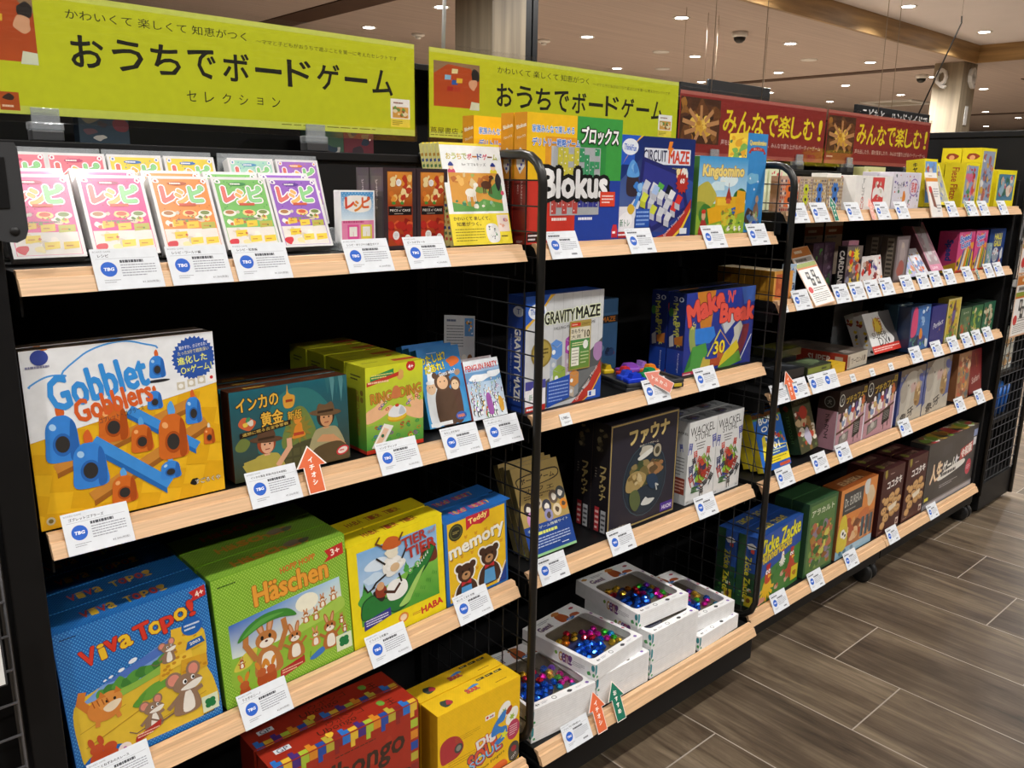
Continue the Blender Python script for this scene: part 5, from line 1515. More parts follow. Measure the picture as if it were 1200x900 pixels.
def c_cafe(W_, H_):
    a = Art(W_, H_); H = a.H
    a.R(0, H * .34, 100, H, '#b39a5c'); a.R(0, 0, 100, H * .34, '#23448c'); a.R(0, 0, 100, 4, '#8fbf8a')
    a.S([(6, H * .8), (8, H * .87), (40, H * .9), (92, H * .9), (94, H * .8), (60, H * .76), (12, H * .76)], '#3a2f1c'); a.S([(8, H * .8), (10, H * .86), (40, H * .885), (90, H * .885), (92, H * .81), (60, H * .77), (14, H * .77)], '#bba262'); a.T('ボードゲーム', 50, H * .83, 74, 8, '#3a2f1c', b=.05)
    a.T('カフェ', 50, H * .71, 60, 8, '#5a4a2a', b=.03); a.F(14, H * .62, 70, H * .67, 2, '#4a3c20')
    for x, y, r, c in ((18, .52, 10, '#3a3030'), (40, .56, 8, '#cfc4b0'), (56, .5, 10, '#3f3f4a'), (74, .58, 10, '#6a5a4a'), (90, .6, 10, '#3f4448'), (22, .4, 12, '#c48ab8'), (56, .4, 9, '#8f8fb8'), (76, .43, 9, '#d8c8a8'), (92, .47, 8, '#d8862e')): a.E(x, H * y, r, r * 1.1, c); a.B(x, H * y, r * .5, '#e6e0d4' if r > 9 else '#5a4a3a')
    a.T('ボードゲーム情報サイト', 50, H * .3, 88, 4.5, '#e6ead0', rot=1); a.F(8, H * .22, 92, H * .26, 1, '#d6dc6a', t=.8); a.F(8, H * .08, 92, H * .2, 4, '#b8c4de', t=.35); a.F(70, 8, 92, 10.5, 1, '#e6ecf4')
    return a

def c_globe(W_, H_):
    a = Art(W_, H_); H = a.H
    a.R(0, 0, 100, H, '#2c2730'); a.R(1, 1, 99, H - 1, '#a8935a'); a.R(2.4, 2.6, 97.6, H - 2.6, '#262430')
    a.T('ファウナ', 56, H * .85, 58, 15, '#cdb878', rot=3, b=.08, o='#4a3c1e', ob=.03); a.T('動物クイズゲーム', 56, H * .74, 28, 3.4, '#d8d0b8', rot=3)
    a.E(52, H * .41, 32, 36, '#3f5a66'); a.E(52, H * .41, 31.4, 35.4, '#1f2834'); a.E(52, H * .41, 29, 33, '#22303c')
    a.C(28, H * .34, 78, H * .62, 30, 8, ['#4a4f30', '#5f5a34', '#6f6238', '#3a4a2c', '#8a7a4e'], 4); a.C(54, H * .42, 80, H * .58, 16, 6, ['#9a7048', '#7f5a38', '#b0926a', '#5f4a30'], 8)
    a.S([(24, H * .36), (26, H * .48), (38, H * .52), (52, H * .46), (50, H * .38), (36, H * .33)], '#a08a58'); a.C(26, H * .36, 50, H * .5, 10, 4, ['#b39c68', '#7a6438', '#c2b084'], 3); a.S([(32, H * .2), (30, H * .32), (40, H * .34), (46, H * .22), (40, H * .14)], '#55603a')
    a.S([(56, H * .36), (54, H * .44), (66, H * .44), (72, H * .34), (64, H * .3)], '#243a52'); a.S([(48, H * .18), (54, H * .24), (58, H * .22), (68, H * .2), (60, H * .16)], '#c9ccc8'); a.L([(70, H * .28), (68, H * .34), (72, H * .32)], 1.6, '#b9bcb8')
    a.B(52, H * .68, 10, '#b9b4a4', ry=5); a.E(68, H * .66, 6, 6.6, '#a8a088'); a.E(68, H * .66, 3.4, 3.8, '#4a4636'); a.S([(40, H * .64), (60, H * .7), (58, H * .65), (44, H * .61)], '#d6d6ce')
    a.R(78, 4, 97, 13, '#4a2f8a'); a.T('HUCH!', 88, 8, 14, 4, '#e0d8f0', b=.05); a.T('フリーゼマン', 16, 4.4, 24, 2.6, '#d8d0b8')
    return a

def s_globe(D_, H_):
    a = Art(D_, H_); H = a.H
    a.R(0, 0, 100, H, '#1e1b20'); a.TV('ファウナ', 66, H * .62, 38, '#b3a068', b=.07, pitch=1.05); a.C(20, H * .74, 90, H * .95, 22, 11, ['#4a4436', '#6a6048', '#332f28', '#857a5c'], 4); a.R(26, 8, 52, H * .24, '#b0343a'); a.F(29, 12, 49, H * .22, 4, '#e6c8c4'); a.R(62, 8, 90, H * .22, '#b9bcc0'); a.F(65, 12, 87, H * .2, 4, '#3a3a40'); a.F(20, H * .5, 30, H * .6, 4, '#8a8478')
    return a

def d_chair(a, x, y, s, c, rot=0):
    r = radians(rot)
    def q(u, v): return (x + s * (u * cos(r) - v * sin(r)), y + s * (u * sin(r) + v * cos(r)))
    for p in ([(-.4, -1), (-.4, 1)], [(.4, -1), (.4, 1)], [(-.4, .9), (.4, .9)], [(-.4, .55), (.4, .55)], [(-.4, .25), (.4, .25)]): a.L([q(*p[0]), q(*p[1])], .2 * s, c)
    a.P([q(-.45, -.15), q(.45, -.15), q(.6, .08), q(-.3, .08)], c)

def c_chairs(W_, H_):
    a = Art(W_, H_); H = a.H
    a.R(0, 0, 100, H, '#dadcdc')
    a.T('WACKEL', 48, H * .885, 86, 19, '#1d1d1f', rot=2, b=.015); a.T('STUHL', 50, H * .8, 56, 14, '#1d1d1f', rot=2, b=.015)
    for k in range(3): a.F(28 + k * 2, H * (.715 - k * .034), 74 - k * 4, H * (.730 - k * .034), 1, '#3a3a3c', t=.8)
    a.C(24, H * .2, 84, H * .5, 26, 9, ['#9ac43a', '#7fae2e', '#b8d85a'], 4)
    a.B(54, H * .42, 17, '#b8382a', ry=20); a.C(40, H * .34, 70, H * .48, 8, 6, ['#8f2a20', '#c9502e', '#2a2a50'], 6)
    cs = [('#c23a2a', 28, .57, 12, 6), ('#c23a2a', 72, .58, 12, -8), ('#2a3a9a', 94, .7, 14, 10), ('#2a3a9a', 8, .68, 12, -8), ('#b0342a', 18, .28, 14, 24), ('#24346a', 14, .4, 13, 8), ('#8f2f22', 76, .34, 14, -30), ('#20242c', 84, .24, 13, -35), ('#a03a26', 50, .22, 12, 50), ('#2a3a8a', 40, .2, 12, 70), ('#2f6a2a', 34, .16, 14, 88), ('#3a3a3a', 56, .1, 12, 2)]
    cs += [('#8ab03a', 60, .52, 11, 40), ('#c2452e', 40, .5, 11, -20), ('#2a2a3a', 24, .5, 11, 15), ('#b0342a', 66, .3, 12, 60), ('#24346a', 28, .34, 11, -50), ('#6a2a20', 44, .34, 11, 20), ('#20242c', 62, .2, 11, -70), ('#4a7a2a', 76, .48, 10, 30)]
    for c, x, y, s, r in cs: d_chair(a, x, H * y, s, c, r)
    for x in (4, 86): a.T('2-4', x + 4, 6, 8, 5, '#2a2a2c')
    return a

def t_chairs(W_, D_):
    a = Art(W_, D_); H = a.H
    a.R(0, 0, 100, H, '#8a8c8e'); a.C(4, 4, 96, H - 4, 20, 12, ['#6f7174', '#a2a4a6', '#5c5e62'], 4); a.C(16, 8, 60, H - 8, 10, 5, ['#3f3f8a', '#7a2f2a', '#2a2a30'], 6)
    return a

def s_chairs(D_, H_):
    a = Art(D_, H_); H = a.H
    a.R(0, 0, 100, H, '#c9cbcb'); a.T('WACKEL', 50, H * .86, 86, 12, '#1d1d1f', b=.02); d_chair(a, 56, H * .68, 20, '#2a3a9a', 8); a.F(12, H * .34, 80, H * .58, 6, '#5a5a5c', t=.3); a.R(10, H * .12, 90, H * .32, '#8a3a2a'); a.F(14, H * .14, 86, H * .3, 4, '#d8b0a0')
    return a

def c_hens(W_, H_):
    a = Art(W_, H_); H = a.H
    a.R(0, 0, 100, H, '#2a4fa0'); a.P([(0, 0), (100, 0), (100, H * .6), (60, H * .52), (30, H * .46), (0, H * .34)], '#3f7a34'); a.C(4, 2, 96, H * .44, 16, 5, ['#4a8a3a', '#356a2e'], 4)
    a.T('Zicke Zacke', 50, H * .84, 92, 18, '#e6dc2e', rot=3, b=.06, o='#3a4a1a', ob=.03); a.T('Hühnerkacke', 42, H * .68, 70, 11, '#e3c62f', rot=4, b=.05, o='#3a4a1a', ob=.03)
    d_chick(a, 26, H * .26, 20); d_chick(a, 80, H * .34, 17, '#b8452f', '#b8452f'); d_chick(a, 58, H * .5, 9, '#eceade', '#f0eee6')
    for x, y in ((60, 22), (70, 12), (48, 10)): a.B(x, y, 4, '#c8a08a', ry=3); a.B(x + 2, y + 2, 2, '#b8402f')
    a.R(82, 5, 98, 22, '#d8c42e'); a.B(90, 13, 5, '#b07a2a', ry=3); a.E(6, 17, 6, 9, '#3a66b8'); a.F(2, 13, 10, 20, 2, '#cfd8ec'); a.B(14, 5, 9, '#c98a7a', ry=4)
    return a

def s_hens(D_, H_):
    a = Art(D_, H_); H = a.H
    a.R(0, 0, 100, H, '#24482e'); a.R(40, H * .5, 100, H, '#234a94'); a.T('Zicke Zacke', 56, H * .42, H * .58, 30, '#c9c22e', rot=-90, b=.05); a.B(64, H * .86, 22, '#dfe0da', ry=14); a.B(74, H * .8, 10, '#c8442f'); a.R(50, 6, 92, H * .17, '#c4b02a'); a.B(70, H * .1, 12, '#8a5a2a'); a.C(10, 8, 90, H * .3, 12, 7, ['#4a8a3a', '#cfd0c0', '#b85a3a'], 4)
    return a

def c_busy(W_, H_, base, cols, n=60, size=9, seed=1, title=None, tc='#fff', ty=.86, th=10, tw=80, tb=.05, to=None, border=None, panel=None):
    """painted cover: a busy picture with a title"""
    a = Art(W_, H_); H = a.H
    a.R(0, 0, 100, H, border or base)
    m = 6 if border else 0
    if border: a.R(m, m, 100 - m, H - m, base)
    p = panel or (m, m, 100 - m, H * (.74 if title else .96))
    a.C(p[0], p[1], p[2], p[3], n, size, cols, seed)
    if title: a.T(title, 50, H * ty, tw, th, tc, rot=1, b=tb, o=to)
    return a

def c_eureka(W_, H_):
    a = Art(W_, H_); H = a.H
    a.R(0, 0, 100, H, '#d8863c'); a.R(0, 0, 100, 14, '#8fb8d0'); a.R(0, 12, 100, H * .5, '#b8703a')
    a.R(8, H * .62, 62, H - 6, '#3a3a3a'); a.T('Dr. EUREKA', 34, H * .8, 44, 12, '#c9c9bd', rot=2, b=.02); a.F(14, H * .66, 54, H * .7, 1, '#9a9a90')
    a.C(10, 12, 96, H * .56, 34, 7, ['#d89a5a', '#c96a34', '#e2b98a', '#7a4a2e', '#b0522c', '#e6cfa6'], 3)
    a.S([(2, 12), (4, 50), (16, 60), (26, 40), (26, 12)], '#d8c43a'); a.E(14, 34, 6, None, '#f2eee0'); a.E(20, 30, 5, None, '#f2eee0'); a.E(15, 34, 2.4, None, '#1a1a1a'); a.E(21, 30, 2, None, '#1a1a1a')
    a.B(84, H * .74, 12, '#d9c09a', ry=14); a.B(72, H * .9, 8, '#cfd0cc', ry=12); a.B(70, H * .5, 14, '#c9703a', ry=8)
    for x in (64, 76, 88): a.R(x, 16, x + 8, H * .46, '#34424a'); a.R(x + 1, 16, x + 3, H * .46, '#5f7a86')
    for x in (12, 24, 44): a.B(x, 7, 4, '#4f7a94', ry=3)
    return a

def c_biscuit(W_, H_):
    a = Art(W_, H_); H = a.H
    a.R(0, 0, 100, H, '#4a2622'); a.P([(8, H), (18, H), (20, H - 14), (14, H - 20), (9, H - 12)], '#9a8a3a'); a.F(34, H - 14, 60, H - 11, 1, '#c9b0a4')
    a.T('ココタキ', 58, H * .76, 66, 17, '#ece6e0', rot=3, b=.06, o='#2a1412', ob=.05)
    for x, y, r in ((30, .5, 12), (52, .54, 14), (76, .58, 12), (22, .36, 13), (46, .4, 12), (70, .44, 15), (88, .46, 10), (34, .24, 14), (62, .3, 15), (84, .32, 13), (22, .14, 12), (16, .54, 8)):
        a.B(x, H * y, r, '#b98a52', ry=r * .72, j=.12); a.B(x - 1, H * y + r * .12, r * .84, '#cfa46c', ry=r * .56, j=.12)
        if r > 12:
            for q in (-1, 1): a.R(x + q * r * .3 - 1.2, H * y - 1, x + q * r * .3 + 1.2, H * y + 3, '#4a2a1c')
    a.P([(40, H * .4), (78, H * .44), (76, H * .36), (48, H * .32)], '#e6d8c0'); a.R(84, 8, 97, 22, '#d8c8b8'); a.R(86, 10, 95, 18, '#6a3a3a'); a.F(8, 6, 34, 9, 1, '#a88a7a')
    return a

def c_life(W_, H_):
    a = Art(W_, H_); H = a.H
    a.R(0, 0, 100, H, '#2b2a2c'); a.R(0, 0, 100, 4, '#9a9aa2'); a.R(0, 4, 100, 5.4, '#6a6a70')
    for k in range(12): a.R(4 + (k % 4) * 24, 10 + (k // 4) * 15, 22 + (k % 4) * 24, 19 + (k // 4) * 15, '#333236' if k % 2 else '#262527')
    a.T('人生', 20, H * .52, 22, 15, '#f2d9b0', rot=3, b=.08, o='#7a2a1a', ob=.04); a.T('ゲーム', 45, H * .54, 25, 10, '#f4f2ea', rot=3, b=.08, o='#3a4a2a', ob=.04); a.P([(57, H * .6), (59, H * .66), (61, H * .6), (66, H * .58), (61, H * .56), (59, H * .5), (57, H * .56)], '#e8e8ee')
    a.P([(66, H * .52), (92, H * .58), (92, H * .76), (66, H * .7)], '#b8302c'); a.T('令和版', 79, H * .64, 22, 8, '#f8ece4', rot=9, b=.07)
    a.S([(26, H * .36), (27, H * .44), (50, H * .5), (75, H * .52), (76, H * .44), (50, H * .38)], '#efece4'); a.F(30, H * .395, 72, H * .465, 1, '#2a2a2c', t=.7)
    a.F(30, H * .22, 66, H * .28, 2, '#a8a8a8', t=.4); a.E(88, H * .34, 6, 7, '#c8304a'); a.F(84, H * .3, 92, H * .38, 3, '#f2c9d0'); a.R(91, H - 10, 99, H - 4, '#8f9fc8'); a.R(92, H - 18, 98, H - 11, '#d9d9dc'); a.R(3, 7, 10, 9.6, '#d8d03a')
    return a

def c_boy(W_, H_):
    a = Art(W_, H_); H = a.H
    a.R(0, 0, 100, H, '#1f66c0'); a.R(0, H - 12, 100, H - 4, '#b07a4a'); a.R(0, H - 16, 100, H - 12, '#5f9a5a'); a.P([(6, 6), (30, H * .46), (60, H * .4), (100, H * .36), (100, 12)], '#e9d32c'); a.R(10, 26, 98, 42, '#2458a8'); a.F(14, 29, 94, 39, 2, '#d9e4a0')
    for i, t in enumerate(('BOB', 'OJE', 'OTTE', '1001')): a.T(t, 42 + i * 3, H * .84 - i * 18, 46, 13, '#f0f2f0', rot=4, b=.06); 
    a.T('O', 86, H * .82, 10, 12, '#efd92f', b=.06); a.P([(10, 20), (18, H * .56), (30, H * .6), (26, 20)], '#ead83a'); a.C(60, H * .4, 98, H * .6, 8, 5, ['#d8823a', '#c8442e', '#3f8a4a'], 3); a.R(4, 2, 98, 12, '#1f56b0'); a.R(60, 2, 98, 8, '#c8502f'); a.F(10, 14, 90, 24, 2, '#9a8a1a')
    return a

def c_cones(W_, H_):
    a = Art(W_, H_); H = a.H
    a.R(0, 0, 100, H, '#b58a94'); a.R(0, H * .62, 100, H, '#33241f'); a.D(0, 4, 100, H * .6, 7, .8, '#c6a0a8'); a.R(96, 0, 100, H * .66, '#d8d0dc')
    a.T('プチカフェ', 56, H * .84, 62, 11, '#c9a83a', rot=6, b=.06, o='#2a1a10', ob=.03); a.R(88, H * .86, 98, H * .97, '#c9a83a'); a.T('版', 93, H * .915, 7, 7, '#33241f', b=.04); a.E(10, H * .84, 9, 11, '#dcdcd4'); a.E(10, H * .84, 7.4, 9.2, '#2f2a28'); a.T('犬', 10, H * .84, 8, 9, '#dcdcd4')
    for k, (x, y, c) in enumerate(((14, .5, '#3a2a34'), (28, .54, '#c9a86a'), (40, .58, '#4a6a94'), (52, .6, '#b5443a'), (64, .62, '#5a4a7a'), (76, .66, '#d0d4dc'), (88, .68, '#b8643a'), (22, .42, '#8a9ab8'), (46, .46, '#e0d8d0'), (70, .52, '#3f4a7a'))):
        a.P([(x - 4, H * y), (x + 4, H * y + 1), (x + 3, H * (y - .16)), (x - 3, H * (y - .16))], '#e6e2dc' if k % 2 else '#c8a87a'); a.B(x, H * y + 3, 6, c, ry=6.4); a.B(x, H * y + 10, 4.4, '#e9e4e0' if k % 2 else c, ry=4)
    a.P([(0, H * .3), (50, H * .38), (96, H * .5), (96, H * .46), (50, H * .34), (0, H * .26)], '#5a3a2a'); a.P([(60, 12), (84, 18), (84, H * .44), (60, H * .38)], '#2a2624'); a.F(63, 20, 82, H * .38, 7, '#b8b4ac', t=.25)
    a.L([(66, 4), (66, 14)], 2, '#2a2624'); a.L([(80, 8), (80, 18)], 2, '#2a2624'); a.P([(12, 4), (44, 12), (44, H * .28), (12, H * .22)], '#6f6a66'); a.P([(16, 6), (40, 13), (40, H * .25), (16, H * .19)], '#8f8a84'); a.E(28, H * .2, 6, 5, '#b9b4ac')
    return a

def s_cones(D_, H_):
    a = Art(D_, H_); H = a.H
    a.R(0, 0, 100, H, '#b0828e'); a.R(0, H * .66, 100, H, '#33241f'); a.E(54, H * .8, 26, 27, '#8f8f88'); a.E(54, H * .8, 22, 23, '#33302c'); a.T('犬', 54, H * .8, 22, 24, '#a8a8a0'); a.TV('プチカフェ', 50, H * .6, 22, '#3a2a2a', b=.05); a.R(94, 0, 100, H * .66, '#dcd6de')
    return a

def c_elephant(W_, H_):
    a = Art(W_, H_); H = a.H
    a.R(0, 0, 100, H, '#4a5a94'); a.R(0, H * .88, 100, H, '#6a5a4a'); a.C(0, H * .6, 100, H * .92, 20, 8, ['#4a5f9a', '#8a8f9c', '#39478a'], 3)
    a.S([(14, 10), (8, 50), (20, 82), (44, 92), (74, 84), (84, 56), (78, 20), (60, 8)], '#b5b0a4'); a.S([(12, 40), (4, 64), (20, 80), (32, 62), (28, 42)], '#a39c90'); a.S([(64, 84), (76, 92), (92, 78), (86, 56), (72, 62)], '#9a9488'); a.S([(38, 60), (34, 36), (26, 14), (36, 8), (46, 30), (52, 58)], '#c2bdb0'); a.B(56, 62, 12, '#bfa09a', ry=10)
    a.E(34, 68, 2, None, '#2a2420'); a.E(58, 68, 2, None, '#2a2420'); a.S([(66, 30), (64, 56), (74, 66), (86, 56), (86, 26)], '#9a7a4a'); a.E(75, 62, 7, 7, '#c9a884'); a.S([(78, 72), (76, 82), (90, 82), (92, 68)], '#3f4fa0'); a.C(60, 24, 90, 56, 10, 5, ['#b5935a', '#7a5a34', '#d0b88a'], 4)
    a.S([(0, 0), (4, 18), (30, 22), (60, 16), (100, 24), (100, 0)], '#b9b4a6'); a.T('象牙', 40, 14, 52, 16, '#2f2c2a', rot=14, b=.06, o='#cfc9ba', ob=.05)
    return a

def c_wolf(W_, H_):
    a = Art(W_, H_); H = a.H
    a.R(0, 0, 100, H, '#dcdcda'); a.S([(58, H), (62, H * .7), (70, H * .5), (86, H * .3), (78, H * .14), (100, H * .1), (100, H)], '#4f4b4a'); a.R(0, 0, 100, 13, '#c9382c'); a.F(4, 3, 96, 10, 2, '#f4d8d0')
    a.E(40, H * .66, 15, 14, '#e3c02c'); a.T('人狼', 40, H * .7, 34, 26, '#a83a2a', b=.0); a.E(40, H * .64, 9, 10, '#e6c63a'); a.T('SUPER', 38, H * .44, 52, 10, '#2a2826', b=.0); a.T('DX', 46, H * .27, 34, 14, '#2a2826', b=.01); a.E(66, H * .28, 3, 4.6, '#2a2826')
    return a
# ------------------------------------------------------------------ goods on the shelves
ZS, ZU = [1.2945, .9395, None, .1805], [1.346, 1.1075, .8475, .585, .168]

def lean_copies(r, n, dy, labels, tilt, dz=0.0):
    R3 = r.rotation_euler.to_matrix().transposed()
    copies_of(r, [(R3 @ Vector((0, dy * (k + 1), dz)), labels[k]) for k in range(n - 1)])

def lean(kind, label, loc, dims, arts, base, tilt, n=1, short=None, mat='card', roll=0.0, yaw=0.0, side=None, cat='board game box', group=None, dz=0.0):
    r = game(kind, label, loc, dims, arts, base, tilt=tilt, mat=mat, roll=roll, yaw=yaw, side=side, cat=cat, group=group)
    if n > 1:
        lean_copies(r, n, (dims[2] + dz * sin(radians(tilt))) / cos(radians(tilt)) + 0.0012, [(short or label) + ', ' + o for o in ORD[:n - 1]], tilt, dz)
    return r

def bay_one():
    z = ZS[0]
    G1 = 'recipe card game boxes on the top shelf'
    rows = [('#e0568f', '#b8305f', 'first pink', 'at the left end of the front row'), ('#dd4089', '#a8255a', 'second pink', 'beside the orange one'), ('#e78d3d', '#b85a2a', 'orange', 'in the front row'), ('#79bb62', '#3f8a4a', 'green', 'in the front row'), ('#9562bf', '#5f3a94', 'purple', 'at the right end of the front row')]
    for (f, ac, nm, wh), x in zip(rows, (.036, .137, .237, .333, .427)):
        lean('card_game_box', '%s cartoon recipe card game box leaning %s' % (nm, wh), (x, .10, z), (.0915, .123, .022), {'front': c_recipe(.0915, .123, f, ac)}, '#d6d5d5', 26, n=2, mat='gloss', group=G1, cat='card game box', dz=.008,
             short='%s cartoon recipe card game box mostly hidden' % nm)
    back = [(.040, '#e8788a', '#c03f6a', 'salmon pink', 'leftmost of the raised back row'), (.122, '#ea7a88', '#c03f6a', 'salmon pink', 'second in the raised back row'), (.208, '#ecd14a', '#4f7ac0', 'yellow', 'third in the raised back row'), (.295, '#ead04e', '#4f7ac0', 'yellow', 'fourth in the raised back row'), (.402, '#a9d6c2', '#5a94c0', 'mint green', 'fifth in the raised back row'), (.490, '#a56fc4', '#e08a3a', 'violet', 'rightmost of the raised back row')]
    for x, f, ac, nm, wh in back:
        lean('card_game_box', '%s cartoon recipe card game box, %s' % (nm, wh), (x, .205, z + .033), (.083, .118, .022), {'front': c_recipe(.083, .118, f, ac)}, '#d6d5d5', 19, mat='gloss', group=G1, cat='card game box')
    for x0, x1, nm in ((.025, .206, 'pink'), (.209, .384, 'yellow'), (.396, .585, 'mint and violet')):
        mb = MB().box(x0, x1, .198, .271, z + .0305, z + .0325).box(x0, x1, .268, .271, z, z + .160).box(x0, x1, .198, .2005, z, z + .031)
        o = mb.build('acrylic_stand', M['clip'])
        tag(o, 'clear acrylic riser stand under the raised %s recipe boxes' % nm, 'display stand')
    # little blue recipe box on its own stand, cake game boxes, books
    o = MB().box(.530, .606, .098, .150, z, z + .0135, .001).build('acrylic_stand', M['clip']); tag(o, 'small clear stand under the pale blue recipe box', 'display stand')
    a = Art(.070, .088); H = a.H
    a.R(0, 0, 100, H, '#eef0f2'); a.Gd(4, H * .44, 96, H - 4, '#d8e8f2', '#3f94d0'); a.D(4, H * .44, 96, H - 4, 9, 1.2, '#cfe6f4')
    a.S([(12, H * .7), (20, H * .88), (60, H * .9), (88, H * .84), (84, H * .62), (40, H * .58)], '#f2eee8'); a.T('レ', 28, H * .76, 24, 26, '#d8503a', b=.08); a.T('シ', 52, H * .7, 24, 24, '#e08a3a', b=.08); a.T('ピ', 74, H * .77, 22, 26, '#d8643a', b=.08)
    a.R(4, 4, 96, H * .42, '#e58ab0'); a.F(8, H * .37, 92, H * .42, 1, '#c04a7a', t=.8)
    for x, c in ((20, '#e2559a'), (58, '#e8d84a')): a.R(x, 8, x + 32, H * .34, c); a.R(x + 5, 14, x + 27, H * .3, '#f2efe6'); a.L([(x + 16, 14), (x + 16, H * .2)], 1, c)
    game('card_game_box', 'small pale blue recipe card box in front of the dark cake boxes', (.533, .100, z + .0137), (.070, .088, .02), {'front': a}, '#eef0f2', cat='card game box', mat='gloss')
    for i, (x, nm) in enumerate(((.613, 'left'), (.684, 'right'))):
        game('card_game_box', 'dark box with orange fruit picture and cake title, %s of the pair' % nm, (x, .087, z), (.0695, .141, .042), {'front': c_cake(.0695, .141), 'left': s_cake(.042, .141)}, '#352a2e', n=2, dy=.045, mat='gloss', cat='card game box', group='dark cake game boxes', short='dark cake game box in the %s row' % nm)
    a = c_book(.147, .192)
    s = Art(.011, .192); s.R(0, 0, 100, s.H, '#dcd68a')
    for k in range(16): s.R(20, 100 + k * 95, 80, 150 + k * 95, ['#c8503a', '#4f7a4a', '#2f4a8a', '#b8862a'][k % 4])
    r = lean('picture_book', 'white and yellow book on board games leaning at the front of its row', (.746, .058, z), (.147, .192, .011), {'front': a, 'left': s}, '#efe9c8', 14, cat='book', group='board game books on the top shelf')
    lean_copies(r, 5, .0125, ['white and yellow board game book, %s behind the front one' % o for o in ('first', 'second', 'third', 'fourth')], 14)
    # second shelf
    z = ZS[1]
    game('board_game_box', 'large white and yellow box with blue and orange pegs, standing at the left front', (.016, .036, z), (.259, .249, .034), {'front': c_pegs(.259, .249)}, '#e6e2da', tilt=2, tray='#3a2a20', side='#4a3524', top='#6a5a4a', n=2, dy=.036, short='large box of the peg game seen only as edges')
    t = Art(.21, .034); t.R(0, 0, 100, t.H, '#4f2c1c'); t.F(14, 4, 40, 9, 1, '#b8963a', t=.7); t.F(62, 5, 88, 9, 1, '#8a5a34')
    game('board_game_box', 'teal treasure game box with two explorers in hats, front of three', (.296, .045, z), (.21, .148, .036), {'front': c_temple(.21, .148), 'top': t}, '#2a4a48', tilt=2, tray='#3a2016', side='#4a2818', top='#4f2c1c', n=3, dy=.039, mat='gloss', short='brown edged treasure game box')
    sA = Art(.064, .158); sA.Gd(0, 10, 100, sA.H, '#3f8a36', '#b8bb26'); sA.R(0, 0, 100, 10, '#b03424'); sA.TV('RINGDING', 60, sA.H * .72, 17, '#8a7a2a', b=.04, pitch=.95); sA.F(24, sA.H * .82, 76, sA.H * .9, 2, '#3a3a2a')
    for y in (.62, .7): sA.E(80, sA.H * y, 8, None, '#7a6a2a')
    tA = Art(.123, .064); tA.R(0, 0, 100, tA.H, '#b5b526'); tA.R(60, tA.H * .3, 100, tA.H * .52, '#a8362a'); tA.F(10, tA.H * .4, 50, tA.H * .6, 1, '#8a8a2a')
    game('board_game_box', 'yellow green box with hands, rings and a bell, front of a row of four', (.537, .040, z), (.123, .158, .064), {'front': c_rings(.123, .158), 'left': sA, 'top': tA}, '#c9cc2c', n=4, dy=.070, side='#8fa02e', top='#b5b526', short='yellow green ring game box')
    lean('board_game_box', 'blue box with children in animal costumes leaning beside the ring game', (.704, .078, z), (.103, .156, .022), {'front': c_who(.103, .156)}, '#2f86cc', 17, n=3, short='blue costume game box', side='#256fae')
    lean('card_game_box', 'pale box crowded with penguins leaning next to the wire divider', (.808, .072, z), (.0915, .121, .018), {'front': c_penguins(.0915, .121)}, '#c9d8e6', 18, n=2, short='pale penguin game box', side='#b8402e', cat='card game box')
    o = MB().box(.790, .865, .172, .205, z, z + .004).box(.790, .865, .170, .173, z, z + .10).build('acrylic_stand', M['clip']); tag(o, 'clear stand holding the tilted info sheet', 'display stand')
    a = Art(.082, .135); H = a.H
    a.R(0, 0, 100, H, '#b9bdc0'); a.F(8, H * .9, 50, H * .94, 1, '#3a4a6a', t=.8); a.F(8, H * .46, 62, H * .86, 9, '#6a6e74', t=.35); a.R(66, H * .68, 96, H * .96, '#5f8fc4'); a.C(68, H * .7, 94, H * .94, 12, 4, ['#e6eaf0', '#2f3f5a', '#d8a24a'], 3)
    for k, c in enumerate(('#c9a24a', '#d8d2c8', '#8a5a34', '#3a4a8a', '#b8b8c0', '#4f8a5a')): a.E(46 + (k % 3) * 19, H * (.34 - .16 * (k // 3)), 8, 10, c)
    a.S([(22, H * .2), (26, H * .36), (30, H * .2)], '#d8d03a'); a.F(30, 6, 90, 12, 1, '#3f6fb8')
    game('info_sheet', 'grey printed info sheet tilted on a clear stand behind the penguin box', (.798, .158, z + .075), (.082, .135, .001), {'front': a}, '#c4c8ca', tilt=8, yaw=0, roll=radians(7), mat='paper', cat='info sheet', lift=False)
    # third shelf, hanging slightly lower at its left end
    def on3(x, y): return s3(x - .88, y, .0272)
    rr = ROLL
    tm = t_title(.222, .062, 'ViVa Topo!', ['#b8362a', '#c9a42e'], '#17559a', '#3f86c0')
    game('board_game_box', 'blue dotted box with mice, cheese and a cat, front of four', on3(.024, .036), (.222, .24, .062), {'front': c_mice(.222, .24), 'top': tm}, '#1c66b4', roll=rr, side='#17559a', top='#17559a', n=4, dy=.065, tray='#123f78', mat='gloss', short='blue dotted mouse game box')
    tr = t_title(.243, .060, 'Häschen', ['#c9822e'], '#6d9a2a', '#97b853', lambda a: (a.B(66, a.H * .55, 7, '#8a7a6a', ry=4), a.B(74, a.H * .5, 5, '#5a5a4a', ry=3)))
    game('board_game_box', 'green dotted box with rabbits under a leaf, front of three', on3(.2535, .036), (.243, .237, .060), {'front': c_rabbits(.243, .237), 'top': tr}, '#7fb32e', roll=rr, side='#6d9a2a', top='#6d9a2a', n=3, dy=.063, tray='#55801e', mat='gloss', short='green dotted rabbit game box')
    tc = t_title(.214, .050, 'HABA TIER TIER', ['#9a3a2a', '#8a5a1a'], '#d8c41c')
